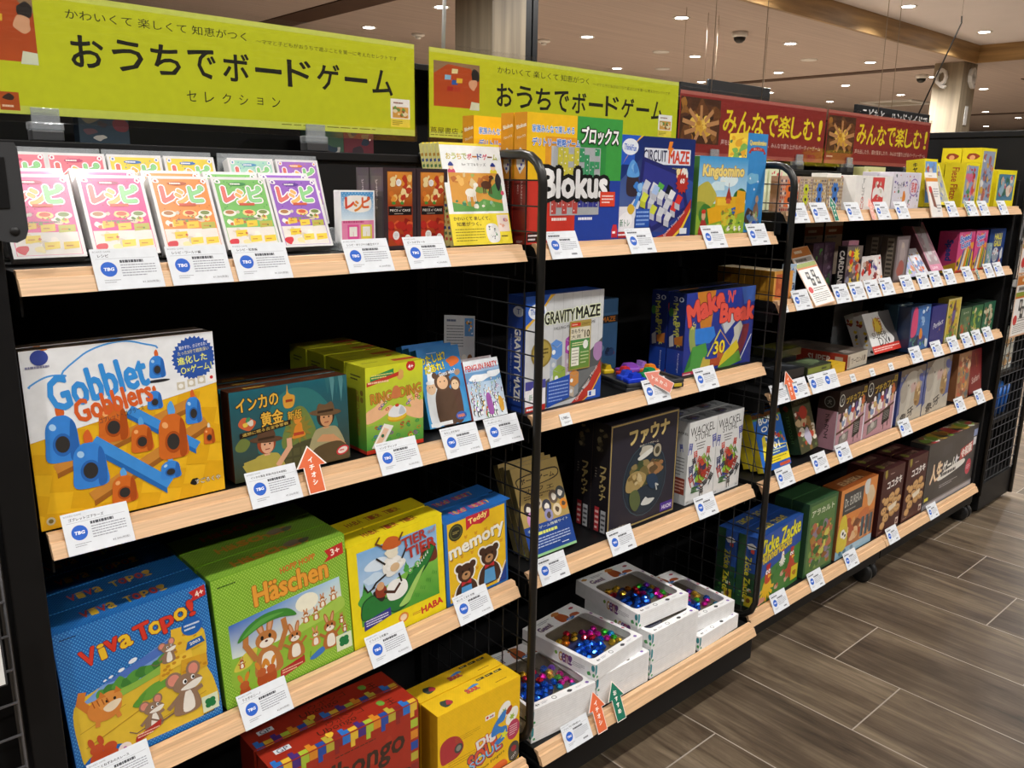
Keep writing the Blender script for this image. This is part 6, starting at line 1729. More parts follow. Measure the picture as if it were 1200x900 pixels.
    game('board_game_box', 'yellow box with a crocodile carrying stacked animals', on3(.499, .036), (.212, .207, .050), {'front': c_croc(.212, .207), 'top': tc, 'left': t_title(.05, .207, 'H', ['#b8302a'], '#d8c41c')}, '#efd91c', roll=rr, side='#d8c41c', top='#d8c41c', n=2, dy=.056, short='yellow crocodile game box')
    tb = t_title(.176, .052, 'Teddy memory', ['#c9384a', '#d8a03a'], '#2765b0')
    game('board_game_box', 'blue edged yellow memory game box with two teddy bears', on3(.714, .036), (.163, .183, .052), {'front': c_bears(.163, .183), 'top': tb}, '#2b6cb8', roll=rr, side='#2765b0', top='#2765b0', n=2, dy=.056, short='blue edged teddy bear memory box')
    # bottom shelf
    z = ZS[3]
    game('board_game_box', 'red box edged with coloured puzzle tiles on the bottom shelf, front copy', (.302, -.010, z), (.304, .262, .062), {'front': c_ubongo(.304, .262), 'top': t_ubongo(.304, .062)}, '#a32f1e', side='#7a2216', top='#9d2d1d', n=2, dy=.066, tray='#6a1c12', mat='gloss', short='red puzzle tile game box')
    game('board_game_box', 'yellow box with a cartoon word logo and bowling pins on the bottom shelf', (.652, -.010, z), (.222, .203, .056), {'front': c_shapes(.222, .203), 'top': t_shapes(.222, .056)}, '#efbf1e', side='#c9961a', top='#e8bd22', n=2, dy=.059, short='yellow bowling pin game box')
bay_one()

def bay_two():
    z = ZS[0]
    art = {'front': c_window(.276, .25), 'left': s_window(.036, .25)}
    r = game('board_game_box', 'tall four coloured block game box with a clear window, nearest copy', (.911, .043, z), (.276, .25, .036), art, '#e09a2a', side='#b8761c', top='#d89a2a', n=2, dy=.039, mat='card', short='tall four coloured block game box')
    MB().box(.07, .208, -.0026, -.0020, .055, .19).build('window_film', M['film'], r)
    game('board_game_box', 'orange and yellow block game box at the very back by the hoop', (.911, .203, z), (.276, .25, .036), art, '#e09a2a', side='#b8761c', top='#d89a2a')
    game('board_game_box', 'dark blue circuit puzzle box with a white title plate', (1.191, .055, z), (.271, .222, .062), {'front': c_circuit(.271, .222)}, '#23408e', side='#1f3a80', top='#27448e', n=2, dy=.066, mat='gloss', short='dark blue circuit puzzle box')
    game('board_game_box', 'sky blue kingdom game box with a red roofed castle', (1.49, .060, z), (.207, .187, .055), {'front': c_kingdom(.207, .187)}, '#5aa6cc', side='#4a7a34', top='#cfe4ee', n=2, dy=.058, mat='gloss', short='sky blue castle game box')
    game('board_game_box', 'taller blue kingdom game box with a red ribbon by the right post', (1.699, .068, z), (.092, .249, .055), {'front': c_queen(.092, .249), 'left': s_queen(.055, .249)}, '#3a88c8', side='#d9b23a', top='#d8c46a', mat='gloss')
    z = ZS[1]
    r = game('board_game_box', 'blue and white marble maze box with a gold award sticker', (.929, .055, z), (.235, .249, .055), {'front': c_marble(.235, .249), 'left': s_marble(.055, .249)}, '#c9ccce', side='#1f3f92', top='#22479a')
    s = link('award_sticker', box_mesh('award_sticker', .066, .108, .0006, {'front': a_award(.066, .108)}, '#a8924a', bev=.0002), M['gloss'], r); s.location = (.128, -.0022, .078); s['label'] = 'gold and green award sticker'
    a = Art(.10, .16); a.R(0, 0, 100, a.H, '#4a7aa8'); a.R(0, a.H * .84, 100, a.H * .96, '#2a2a2e'); a.T('MAZE', 66, a.H * .9, 50, 12, '#d8822a', b=.05); a.C(0, 0, 100, a.H * .5, 20, 12, ['#b8402f', '#3a5a8a', '#2a3a5a', '#8aa8c8'], 4)
    game('board_game_box', 'blue maze game box in the shadow behind the marble maze', (1.282, .20, z), (.10, .195, .045), {'front': a}, '#3f6a94', side='#2a4a6a')
    a = Art(.03, .16); a.R(0, 0, 100, a.H, '#b9bcc0'); a.F(10, 20, 90, a.H - 20, 14, '#3a3a3e', t=.4)
    game('info_sheet', 'narrow white text sheet in front of the shaded maze box', (1.274, .185, z), (.03, .18, .001), {'front': a}, '#c8cacc', mat='paper', cat='info sheet')
    # display copy of the car puzzle: dark tray with coloured vehicles
    r = empty('puzzle_board', (1.245, .045, z)); r.rotation_euler = (0, 0, radians(-16)); tag(r, 'dark grey sliding car puzzle board with coloured cars, out on display', 'puzzle')
    mb = MB().box(0, .165, 0, .165, .0, .012, .003).box(.004, .161, .004, .161, .012, .0155, .001)
    for t in (0.0, .157):
        mb.box(0, .165, t, t + .008, .012, .021, .002); mb.box(t, t + .008, 0, .165, .012, .021, .002)
    mb.build('board', M['grey_plastic'], r)
    mb = MB().box(.135, .157, -.0015, 0, .003, .011, .0005).build('exit_tab', noisy('yellow_tab', '#c9b02e', rough=.4), r)
    cars = [('blue', '#1f3fd0', .018, .02, .05, .026), ('blue', '#2a49c8', .02, .055, .046, .024), ('green', '#1f9a5a', .085, .055, .048, .024), ('orange', '#f08a1f', .112, .09, .046, .024), ('purple', '#8a4ab8', .058, .118, .07, .026), ('red', '#d8323a', .04, .09, .04, .022), ('yellow', '#d8b81f', .018, .128, .03, .03), ('lilac', '#a87ad0', .125, .125, .026, .036)]
    for i, (nm, c, x, y, w, d) in enumerate(cars):
        q = Matrix.Rotation(radians(-16), 4, 'Z') @ Vector((x, y, 0))
        t = empty('toy_car', (1.245 + q.x, .045 + q.y, z + .0157)); t.rotation_euler = (0, 0, radians(-16))
        tag(t, ['bright blue toy car at the front left of the grey puzzle board', 'blue toy car second from the front of the puzzle board', 'green toy car in the middle of the puzzle board', 'orange toy car at the right of the puzzle board', 'long purple toy lorry at the back of the puzzle board', 'red toy car near the middle of the puzzle board', 'yellow toy car at the back left of the puzzle board', 'lilac toy car at the back right of the puzzle board'][i], 'toy car', 'cars on the puzzle board')
        mm = noisy('%s_toy_plastic' % nm, c, rough=.35, amt=.04)
        MB().box(0, w, 0, d, 0, .011, .003).build('body', mm, t)
        MB().prism([(w * .2, .0105), (w * .32, .022), (w * .7, .022), (w * .84, .0105)], d * .14, d * .86, axis=1).build('cabin', mm, t)
    game('board_game_box', 'navy stacking block game box with red title and a thirty dial', (1.478, .062, z), (.306, .213, .052), {'front': c_blocks(.306, .213), 'left': s_blocks(.052, .213)}, '#1f318c', side='#1a2660', top='#2a2f3a', n=2, dy=.056, mat='gloss', short='navy stacking block game box')
    z = .594
    lean('picture_book', 'gold and navy guide book to board game cafes leaning behind the post', (.962, .056, z), (.145, .205, .018), {'front': c_cafe(.145, .205)}, '#b39a5c', 22, n=3, short='gold and navy guide book', cat='book', side='#8a7a4a', mat='gloss')
    game('board_game_box', 'near black animal quiz box with a gold frame and globe', (1.197, .045, z), (.258, .275, .055), {'front': c_globe(.258, .275), 'left': s_globe(.055, .275)}, '#262430', side='#1e1b20', top='#221f26', n=2, dy=.058, mat='card', short='near black globe quiz box')
    for x, nm in ((1.502, 'left'), (1.626, 'right')):
        game('board_game_box', 'white box of tangled coloured chairs, %s one of the pair' % nm, (x, .044, z), (.1225, .226, .049), {'front': c_chairs(.1225, .226), 'left': s_chairs(.049, .226), 'top': t_chairs(.1225, .049)}, '#d6d8d8', side='#c9cbcb', top='#8f9194', n=2, dy=.051, mat='gloss', group='stacking chair game boxes', short='white chair stacking box in the %s row' % nm)
bay_two()

# ---- white window boxes of gems on the bottom shelf of the second unit
def gem_boxes():
    W_, D_, H_ = .192, .235, .042
    aF = Art(W_, H_); H = aF.H
    aF.R(0, 0, 100, H, '#ececec'); aF.P([(0, H * .3), (3.4, H * .45), (3.6, H * .85), (2, H), (0, H)], '#2f8a94'); aF.E(4, H * .2, 1.8, 1.6, '#3f9a5a')
    for k in range(6): aF.L([(6, 3 + k * 3), (96, 3.4 + k * 3)], .25, '#cfcfcf')
    aL = Art(D_, H_); H = aL.H
    aL.R(0, 0, 100, H, '#e8e8e8')
    for i, (ch, c) in enumerate(zip('Gem!', ('#b8863a', '#6a4a8a', '#8a3a5a', '#6a3a7a'))): aL.T(ch, 54 - 0 + i * 4.4, H * .5, 4.4, 10, c, b=.06)
    aL.F(70, H * .3, 86, H * .62, 3, '#8a8a90', t=.35); aL.B(92, H * .3, 2.4, '#3f8a4a'); aL.E(97, H * .72, 2.2, 3.6, '#2f8a94'); aL.E(98, H * .3, 1.6, 2, '#3f9a5a'); aL.B(48, H * .6, 2, '#6a9a3a')
    # top print: frame round the window (window spans 6..94 across, 12..92 of 122 deep)
    aT = Art(W_, D_); HT = aT.H
    for x0, y0, x1, y1 in ((0, 0, 100, 11), (0, HT - 30, 100, HT), (0, 11, 6, HT - 30), (94, 11, 100, HT - 30)): aT.R(x0, y0, x1, y1, '#eeeeee')
    aT.T('4+', 12, 5, 6, 4, '#3a3a3e', b=.05); aT.E(38, 5.4, 3.4, 3, '#4a4a4e'); aT.E(38, 5.4, 2.6, 2.2, '#eeeeee'); aT.F(18, 3, 28, 7, 2, '#a8a8b0'); aT.S([(62, 7.6), (58, 5), (62, 2.4), (66, 5)], '#2a2a2e'); aT.E(91, 6, 2.6, 2.2, '#7a5aa8'); aT.F(72, 4, 82, 7, 2, '#b0b0b8')
    for k in range(4): aT.E(97, 30 + k * 18, 1.6, 2.6, ['#a8324a', '#8a3a6a', '#a8324a', '#7a3a8a'][k])
    aT.S([(50, HT - 26), (52, HT - 10), (64, HT - 8), (68, HT - 22), (60, HT - 28)], '#b0562a'); aT.B(58, HT - 6, 7, '#c07a3a', ry=4); aT.B(78, HT - 24, 9, '#b0562a', ry=4); aT.B(66, HT - 27, 8, '#2f7ac0', ry=2.6); aT.F(62, HT - 28, 72, HT - 26, 1, '#e8f0f8')
    aT.F(20, HT - 12, 44, HT - 6, 2, '#8a8a94', t=.4); aT.T('Gem!', 22, HT - 20, 24, 9, '#5a3a7a', b=.06, o='#c9c0a0', ob=.05); aT.B(8, HT - 8, 5, '#c08a3a', ry=3); aT.B(88, HT - 10, 4, '#a8324a', ry=2.4)
    def carton(name):
        bw = .0012
        V = []; F = []
        def quad(ps):
            n = len(V); V.extend(ps); F.append(tuple(range(n, n + len(ps))))
        for (x0, x1, y0, y1) in ((0, W_, 0, bw), (0, W_, D_ - bw, D_), (0, bw, bw, D_ - bw), (W_ - bw, W_, bw, D_ - bw)):
            m = MB().box(x0, x1, y0, y1, 0, H_ - .0008); n = len(V); V.extend(m.v); F.extend(tuple(i + n for i in f) for f in m.f)
        m = MB().box(0, W_, 0, D_, 0, .0012); n = len(V); V.extend(m.v); F.extend(tuple(i + n for i in f) for f in m.f)
        # top sheet with a round cornered opening
        x0, x1, y0, y1, r = W_ * .06, W_ * .94, D_ * .09, D_ * .755, .016
        inner = []; outer = []
        for cx, cy, t0 in ((x1 - r, y1 - r, 0), (x0 + r, y1 - r, 90), (x0 + r, y0 + r, 180), (x1 - r, y0 + r, 270)):
            for k in range(5):
                t = radians(t0 + k * 22.5); inner.append((cx + r * cos(t), cy + r * sin(t)))
                outer.append((W_ if cos(radians(t0 + 45)) > 0 else 0, D_ if sin(radians(t0 + 45)) > 0 else 0))
        N_ = len(inner)
        for i in range(N_):
            j = (i + 1) % N_
            ps = [inner[i], inner[j], outer[j], outer[i]]
            if outer[i] == outer[j]: ps = [inner[i], inner[j], outer[i]]
            quad([(x, y, H_) for x, y in ps][::-1]); quad([(x, y, H_ - .0009) for x, y in ps])
            quad([(inner[i][0], inner[i][1], H_), (inner[j][0], inner[j][1], H_), (inner[j][0], inner[j][1], H_ - .0009), (inner[i][0], inner[i][1], H_ - .0009)])
        K = [lin('#ececec')] * sum(len(f) for f in F)
        for sd, a in (('front', aF), ('left', aL), ('top', aT)):
            v, f, k = art_faces(a, sd, W_, H_, D_)
            n = len(V); V += v; F += [tuple(i + n for i in g) for g in f]; K = K + k
        me = bpy.data.meshes.new(name); me.from_pydata(V, [], F)
        me.color_attributes.new('Col', 'FLOAT_COLOR', 'CORNER').data.foreach_set('color', [x for c in K for x in c])
        return me
    cm = carton('carton')
    cm.materials.append(M['card'])
    tray = MB().box(.0016, W_ - .0016, .0016, D_ - .0016, .012, .014).mesh('inner_tray'); tray.materials.append(noisy('brown_inner_card', '#7a6f5c', rough=.6, amt=.2, scale=18))
    film = MB().box(W_ * .05, W_ * .95, D_ * .08, D_ * .765, H_ - .0024, H_ - .0020).mesh('window_film'); film.materials.append(M['film'])
    da = Art(.1, .1)
    dm = MB().lathe([(0.001, .0), (.056, .0), (.058, .004), (.056, .012), (.049, .013), (.047, .007), (.001, .0065)], 32, (.069, .098, .0142)).mesh('round_pouch'); dm.materials.append(M['ground_disc'])
    gm = {}
    for c in GEM:
        b = MB().lathe([(.0005, -.0078), (.0062, -.0055), (.0104, .0), (.0068, .0056), (.0005, .0076)], 8)
        b.sm = [False] * len(b.sm)
        me = b.mesh('plastic_gem'); me.materials.append(GEM[c]); gm[c] = me
    q = random.Random(12)
    def window_box(x, y, z, yaw, label, gems, where=None):
        r = empty('toy_box', (x, y, z), (0, 0, radians(yaw))); tag(r, label, 'toy box', 'white window boxes of gems')
        for me, nm in ((cm, 'carton'), (tray, 'inner_tray'), (film, 'window_film'), (dm, 'round_pouch')):
            o = bpy.data.objects.new(nm, me); COL.objects.link(o); o.parent = r
        if gems:
            R3 = Matrix.Rotation(radians(yaw), 4, 'Z')
            placed = []
            def put(c, u, v, h):
                o = bpy.data.objects.new('plastic_gem', gm[c]); COL.objects.link(o)
                p = R3 @ Vector((u, v, h)); o.location = (x + p.x, y + p.y, z + p.z); o.rotation_euler = (q.uniform(-.5, .5), q.uniform(-.5, .5), q.uniform(0, 6))
                if where:
                    tag(o, 'shiny %s plastic gem in the %s' % (c, where), 'gem', 'gems in the %s' % where)
            def scatter(n, cx, cy, rx, ry, cs, h, y0=0, md=.0165):
                k = 0
                for _ in range(n * 30):
                    t, rr = q.uniform(0, 2 * pi), sqrt(q.random())
                    u, v = cx + rx * rr * cos(t), cy + ry * rr * sin(t)
                    if not (.02 < u < W_ - .022 and .026 < v < D_ * .75) or any((u - a) ** 2 + (v - b) ** 2 < md ** 2 for a, b in placed): continue
                    placed.append((u, v)); put(cs[k % len(cs)], u, v, h); k += 1
                    if k >= n: break
            scatter(14, .062, .068, .042, .030, ['blue'], .0285)
            scatter(7, .064, .138, .040, .018, ['gold', 'orange', 'gold', 'red'], .0285)
            scatter(4, .108, .110, .012, .026, ['red', 'pink'], .0285)
            scatter(15, .152, .085, .026, .055, ['pink', 'green', 'gold', 'cyan', 'pink', 'blue', 'purple'], .0215)
        return r
    z0 = .1812; h = .0428
    lay = [(.930, .004, 1, -7, [0], False, 'left stack', 1), (.928, .004, 2, -7, [1], True, 'left stack', 2)]
    names = {1: 'lowest', 2: 'second', 3: 'third', 4: 'topmost'}
    def stack(x, y, yaw, n, st, topx=None):
        for k in range(n):
            last = k == n - 1
            xx, yy, yw = topx if (last and topx) else (x, y, yaw)
            pos = 'topmost of' if last else ('lowest of' if k == 0 else 'middle of')
            window_box(xx, yy, z0 + k * h, yw, 'white window box of coloured gems, %s the %s' % (pos, st) if not (n == 4 and k == 2) else 'white window box of coloured gems, just under the top of the %s' % st, last, 'top box of the %s' % st)
    stack(.925, .004, -5, 2, 'low stack beside the divider')
    stack(1.128, -.006, -1.2, 3, 'tall second stack', (1.116, -.011, 4.6))
    stack(1.329, -.009, -.5, 4, 'tallest third stack', (1.318, .030, -4))
    stack(1.534, -.014, 1.9, 2, 'low stack at the right end', (1.524, .012, -3))
gem_boxes()
GREEN = ['#3f7a34', '#6a8f3a', '#8a7a3a', '#2f5a2e', '#a8a04a']
DARK = ['#2a2a2e', '#4a3a34', '#5f4a5a', '#3a3f4a']
def bays_three_four():
    # bottom shelf
    z = ZU[4]
    G = game
    G('board_game_box', 'blue and green chicken game box at the left end of the bottom shelf', (1.868, .030, z), (.287, .231, .066), {'front': c_hens(.287, .231), 'left': s_hens(.066, .231), 'top': t_title(.287, .066, 'Zicke Zacke', ['#b8a82a'], '#1f4488')}, '#2a4fa0', yaw=4, side='#24482e', top='#1f4488', n=2, dy=.070, short='blue and green chicken game box')
    G('board_game_box', 'leafy green forest game box second on the bottom shelf', (2.172, .040, z), (.187, .258, .06), {'front': c_busy(.187, .258, '#5a7a44', ['#7f9a4a', '#8a5a34', '#a87a3a', '#c9c05a', '#3f6a34', '#8a7a8a', '#b06a4a'], 90, 8, 4, 'アラカルト', '#d8e0c0', .85, 11, 78, .04, '#2f4a24', '#3a5f38', (10, 6, 92, 100))}, '#355a34', side='#24402a', top='#2a4a2c', n=2, dy=.064, short='leafy green forest game box')
    G('board_game_box', 'orange laboratory game box with a chalkboard title', (2.379, .038, z), (.265, .254, .07), {'front': c_eureka(.265, .254), 'top': t_title(.265, .07, 'EUREKA', ['#d8b88a'], '#8a4a20')}, '#c8783a', side='#7a4a2a', top='#a8602a', mat='gloss')
    for x, y, nm in ((2.683, .036, 'left'), (2.888, .036, 'right')):
        G('board_game_box', 'maroon box of toy biscuits with white title, %s of the pair' % nm, (x, y, z), (.178, .254, .066), {'front': c_biscuit(.178, .254), 'top': t_title(.178, .066, 'COCOTAKI', ['#8a6a5a'], '#3a1a1a', None, lambda a: a.B(24, a.H * .5, 9, '#7a7a34'))}, '#4a2622', side='#3a1614', top='#3a1a1a', n=2, dy=.07, group='maroon biscuit game boxes', short='maroon biscuit game box in the %s row' % nm)
    G('board_game_box', 'wide black life game box at the right end of the bottom shelf', (3.072, .036, z), (.500, .273, .075), {'front': c_life(.5, .273), 'top': c_busy(.5, .075, '#5a4a3a', ['#b8983a', '#7a9a3a', '#a83a3a', '#e0dcd0', '#8a5a2a', '#3a3a3a'], 44, 7, 6)}, '#2b2a2c', side='#3a3a38', top='#5a4a3a', mat='gloss')
    # fourth shelf
    z = ZU[3]
    lean('board_game_box', 'blue and yellow word game box leaning at the left end beside the hoop', (1.893, .050, z), (.152, .178, .022), {'front': c_boy(.152, .178)}, '#1f66c0', 20, n=3, side='#d8c22c', short='blue and yellow word game box')
    a = c_busy(.104, .182, '#4a4a34', ['#8a3a2a', '#b84a34', '#c9b08a', '#6a7a4a', '#d8d0c0', '#8a6a3a'], 40, 11, 5, 'HERBOO', '#8a8a6a', .88, 12, 70, .03)
    a.B(54, 40, 18, '#b9b4c8', ry=26); a.E(52, 118, 22, 20, '#a83a2c')
    sH = Art(.045, .182); sH.R(0, 0, 100, sH.H, '#22382a'); sH.T('TEIYOSHI', 50, sH.H * .45, sH.H * .5, 26, '#4f7a54', rot=-90); sH.B(50, sH.H * .82, 20, '#8a3a30')
    lean('board_game_box', 'dark green box with a red fruit picture leaning sideways by the pink cafe boxes', (2.118, .058, z + .003), (.104, .182, .045), {'front': a, 'left': sH}, '#3f4a34', 16, side='#22382a', mat='gloss', roll=radians(-5))
    for x, w, h, nm in ((2.284, .188, .196, 'left'), (2.476, .222, .202, 'right')):
        G('board_game_box', 'pink and brown ice cream cafe game box, %s of the pair' % nm, (x, .036, z), (w, h, .07), {'front': c_cones(w, h), 'left': s_cones(.07, h)}, '#b58a94', side='#b0828e', top='#33241f', group='pink cafe game boxes')
    for x, w, h, nm in ((2.724, .206, .202, 'left'), (2.937, .232, .206, 'right')):
        G('board_game_box', 'grey elephant picture game box, %s of the pair' % nm, (x, .036, z), (w, h, .05), {'front': c_elephant(w, h)}, '#6a6a80', side='#3f4f8a', top='#5a4a3a', group='grey elephant game boxes', mat='gloss')
    a = Art(.06, .2); a.R(0, 0, 100, a.H, '#1a1616'); a.E(60, a.H * .6, 24, 50, '#5a3a30'); a.E(52, a.H * .6, 20, 44, '#1a1616'); a.C(20, 20, 80, a.H * .4, 8, 10, ['#5a2a24', '#3a2a2a'], 3)
    G('board_game_box', 'near black upright box between the elephant boxes and the red ones', (3.182, .062, z), (.06, .20, .06), {'front': a}, '#1a1616')
    G('board_game_box', 'tan and orange painted fantasy game box on the fourth shelf', (3.256, .036, z), (.127, .193, .03), {'front': c_busy(.127, .193, '#a0704a', ['#c9904a', '#8a4a34', '#b85a3a', '#d8b08a', '#5f6a6a', '#9a8a5a'], 50, 12, 9)}, '#8a5a3a', tilt=2, mat='gloss')
    a = Art(.137, .182); a.R(0, 0, 100, a.H, '#6a1f22'); a.R(5, 5, 95, a.H - 5, '#7a2628'); a.T('Safari', 52, 44, 60, 18, '#c9a8a0', rot=8, b=.02, shear=.2); a.L([(60, 80), (52, 120)], 4, '#a85a2a'); a.L([(40, 70), (44, 86)], 2, '#8a4a4a'); a.C(8, 60, 90, a.H - 8, 10, 8, ['#742224', '#80302e'], 4)
    lean('board_game_box', 'deep red game box leaning at the right end of the fourth shelf', (3.408, .040, z), (.137, .182, .03), {'front': a}, '#6a1f22', 7, mat='gloss')
    # third shelf
    z = ZU[2]
    lean('card_game_box', 'white werewolf party game box with a red band, leaning on a stand', (2.545, .060, z + .004), (.205, .142, .03), {'front': c_wolf(.205, .142), 'left': c_busy(.03, .142, '#cfcfcc', ['#3a3a3a', '#8a3a2a', '#d8b83a'], 9, 26, 3)}, '#d8d8d6', 25, n=2, short='white werewolf game box', cat='card game box', mat='gloss')
    o = MB().box(2.535, 2.742, .212, .214, z, z + .175).box(2.535, 2.742, .15, .214, z, z + .002).build('acrylic_stand', M['clip']); tag(o, 'clear stand behind the white werewolf game box', 'display stand')
    a1 = Art(.12, .166); a1.R(0, 0, 100, a1.H, '#1f3a4a'); a1.C(0, a1.H * .6, 100, a1.H, 14, 14, ['#9aa89a', '#4a6a7a', '#b9c4b4'], 3); a1.T('Oceans', 50, a1.H * .6, 70, 18, '#6fa8b8', b=.05); a1.B(40, 40, 12, '#8a2a30'); a1.C(0, 0, 100, 50, 12, 12, ['#17303f', '#2a4a5a', '#3a2a34'], 5)
    G('board_game_box', 'dark teal sea game box peeking out left of the pink sea creature box', (2.745, .086, z), (.12, .166, .05), {'front': a1}, '#1f3a4a')
    a2 = Art(.162, .16); H = a2.H; a2.R(0, 0, 100, H, '#27406e'); a2.R(34, 0, 100, H, '#3f6fae'); a2.C(40, H * .5, 100, H, 24, 7, ['#8fb0d8', '#2f4f94', '#c9d8ea', '#4a7ac0'], 4); a2.S([(6, H * .36), (8, H * .8), (20, H * .98), (34, H * .9), (36, H * .5), (24, H * .34)], '#cf4a74'); a2.C(0, 0, 100, H * .34, 18, 8, ['#2f5a5a', '#1f2f4a', '#5fa08a', '#3a4a8a'], 6); a2.B(56, H * .36, 8, '#d8853a', ry=12); a2.B(88, 12, 9, '#d8dce0', ry=12)
    G('board_game_box', 'blue sea game box with a pink sea creature on the third shelf', (2.752, .036, z), (.160, .16, .045), {'front': a2}, '#27406e', tilt=2, side='#1f3050', top='#2a3f5a', mat='gloss')
    a3 = Art(.128, .15); H = a3.H; a3.R(0, 0, 100, H, '#2d2f7a'); a3.T('Perfect', 52, H * .55, 66, 16, '#dfe0ea', rot=10, b=.0, shear=.25); a3.P([(50, H * .34), (54, H * .46), (58, H * .34)], '#c9963a'); a3.P([(62, H * .36), (65, H * .46), (68, H * .38)], '#c9963a'); a3.C(4, 4, 96, H - 4, 10, 9, ['#30327e', '#2a2c74'], 3)
    G('board_game_box', 'plain indigo game box with thin white lettering', (2.919, .036, z), (.126, .15, .04), {'front': a3}, '#2d2f7a', mat='gloss')
    a4 = c_busy(.12, .166, '#c9ae3a', ['#6a4a5a', '#8a9a4a', '#d8c86a', '#5f7a3a', '#a07a4a'], 30, 9, 5, None, border='#d8cc8a'); a4.S([(44, 60), (40, 100), (54, 134), (62, 100), (60, 60)], '#5f3f4a'); a4.B(52, 84, 12, '#6a5a94', ry=20); a4.C(0, 0, 100, 34, 14, 9, ['#5f8a3a', '#9ab04a', '#d8d8c0', '#a85a3a'], 7)
    G('board_game_box', 'mustard yellow tall game box with a dark figure on the third shelf', (3.057, .036, z), (.12, .166, .04), {'front': a4}, '#c9ae3a', side='#8a7a34', top='#9a8a3a', mat='gloss')
    for x, w, h, b, nm, cs, t in ((3.189, .104, .118, '#4a6a48', 'left', ['#6a8a5a', '#b85a3a', '#8a7a4a', '#5a7a5a'], 'ルート'), (3.299, .114, .119, '#2f6a44', 'middle', ['#8aa84a', '#d8c89a', '#3f7a4a', '#c9b04a'], None), (3.422, .124, .122, '#1f5f44', 'right', ['#c9c0a0', '#2f7a5a', '#8a6a4a', '#d8d0b0'], None)):
        G('board_game_box', 'dark green nature game box, %s of the three at the right end' % nm, (x, .036, z), (w, h, .07), {'front': c_busy(w, h, b, cs, 26, 11, int(x * 100), t, '#c9d0b8', .84, 9, 50)}, b, side='#1f3a2a', top='#2a3a30', mat='gloss', group='green nature game boxes')
    # flat lying boxes at the left of the third shelf
    def flat(kind, label, x, y, zz, w, d, h, base, artT=None, artF=None, yaw=0, artL=None, mat='gloss', top=None, side=None):
        ar = {}
        if artT: ar['top'] = artT
        if artF: ar['front'] = artF
        if artL: ar['left'] = artL
        return G(kind, label, (x, y, zz), (w, h, d), ar, base, yaw=yaw, mat=mat, cat='card game box', top=top, side=side)
    def ft(w, d, base, cs, s=1): return c_busy(w, d, base, cs, 16, 12, s)
    k = 0
    for i, (x, y) in enumerate(((1.905, .030), (1.905, .165), (2.035, .130))):
        for j in range(2):
            flat('card_game_box', 'flat black card game box lying down, %s in the %s pile' % (('lower', 'upper')[j], ('front left', 'back left', 'back right')[i]), x, y, z + j * .0275, .12, .10, .026, '#1c1d20', ft(.12, .10, '#24262a', ['#3a3d44', '#2f3238', '#55585f', '#1a1b1e'], i + j), yaw=2 - 3 * j)
    flat('card_game_box', 'flat black card game box lying under the small green one', 2.040, .024, z, .15, .09, .020, '#1c1d20', ft(.15, .09, '#202226', ['#2a2d33', '#33363c'], 7))
    flat('card_game_box', 'flat yellow and black card game box lying behind the small green one', 2.045, .125, z + .0555, .13, .09, .024, '#3a3a1c', ft(.13, .09, '#4a4a22', ['#8a8a2a', '#26261a', '#6a6a2a'], 8))
    aF = Art(.14, .026); aF.R(0, 0, 100, aF.H, '#2a3020'); aF.R(3, 3, 97, aF.H - 3, '#7f8a34'); aF.F(60, 6, 90, 12, 1, '#2a3020', t=.8)
    flat('card_game_box', 'small lime edged card game box lying on the black ones', 2.044, .028, z + .0205, .14, .08, .026, '#2a3020', ft(.14, .08, '#3a4034', ['#5a6a4a', '#2f382f', '#6a7a5a'], 9), aF, artL=None)
    flat('card_game_box', 'bright yellow little box lying at the shelf edge behind the white cards', 2.206, .034, z, .085, .05, .03, '#d8b02a')
    aF = Art(.15, .048); aF.R(0, 0, 100, aF.H, '#bdb6a6'); aF.T('ワーロン人狼', 56, aF.H * .5, 72, 13, '#3a2a24', b=.04); aF.R(2, 4, 12, aF.H - 4, '#8a7a6a')
    aL = Art(.26, .048); aL.R(0, 0, 100, aL.H, '#9a3526'); aL.T('SUPER', 64, aL.H * .5, 30, 9, '#d8c8b8', b=.03); aL.R(84, 4, 94, aL.H - 4, '#b8a898')
    flat('card_game_box', 'wide red sided party game box lying flat beside the werewolf box', 2.315, .040, z, .15, .26, .048, '#bdb6a6', c_busy(.15, .26, '#5a5048', ['#8a8078', '#3a342f', '#6a5f58', '#a0968c'], 20, 14, 4), aF, artL=aL, side='#9a3526', top='#5a5048', yaw=3)
    # second shelf: small card games
    z = ZU[1]
    CG = 'small card game boxes on the second shelf'
    def small(label, x, w, h, base, cs, tilt=0, d=.022, title=None, tc='#fff', seed=1, n=1, side=None, y=.036, size=12, num=24, ty=.86, th=12, dz=0.0, mat='gloss', roll=0.0, art=None, tw=70, arts=None):
        ar = dict(arts or {}); ar['front'] = art or c_busy(w, h, base, cs, num, size, seed, title, tc, ty, th, tw)
        f = lean if tilt else game
        if tilt: r = lean('card_game_box', label, (x, y, z + dz), (w, h, d), ar, base, tilt, n=n, mat=mat, side=side, cat='card game box', group=CG, roll=roll)
        else: r = game('card_game_box', label, (x, y, z + dz), (w, h, d), ar, base, n=n, mat=mat, side=side, cat='card game box', group=CG)
        return r
    a = Art(.095, .08); a.R(0, 0, 100, a.H, '#d89a4a'); a.R(10, 8, 84, a.H - 8, '#c8643a'); a.C(12, 10, 82, a.H - 10, 10, 10, ['#d87a4a', '#b8522f'], 3)
    for j in range(4):
        game('card_game_box', 'amber card game box by the hoop, %s' % ('at the front of the row', 'second in the row', 'third in the row', 'at the back of the row')[j], (1.826, .034 + j * .046, z), (.072, .082, .044), {'front': a} if j == 0 else {}, '#c08a34', side='#b58228', top='#b8a88a', cat='card game box', group='amber card game boxes')
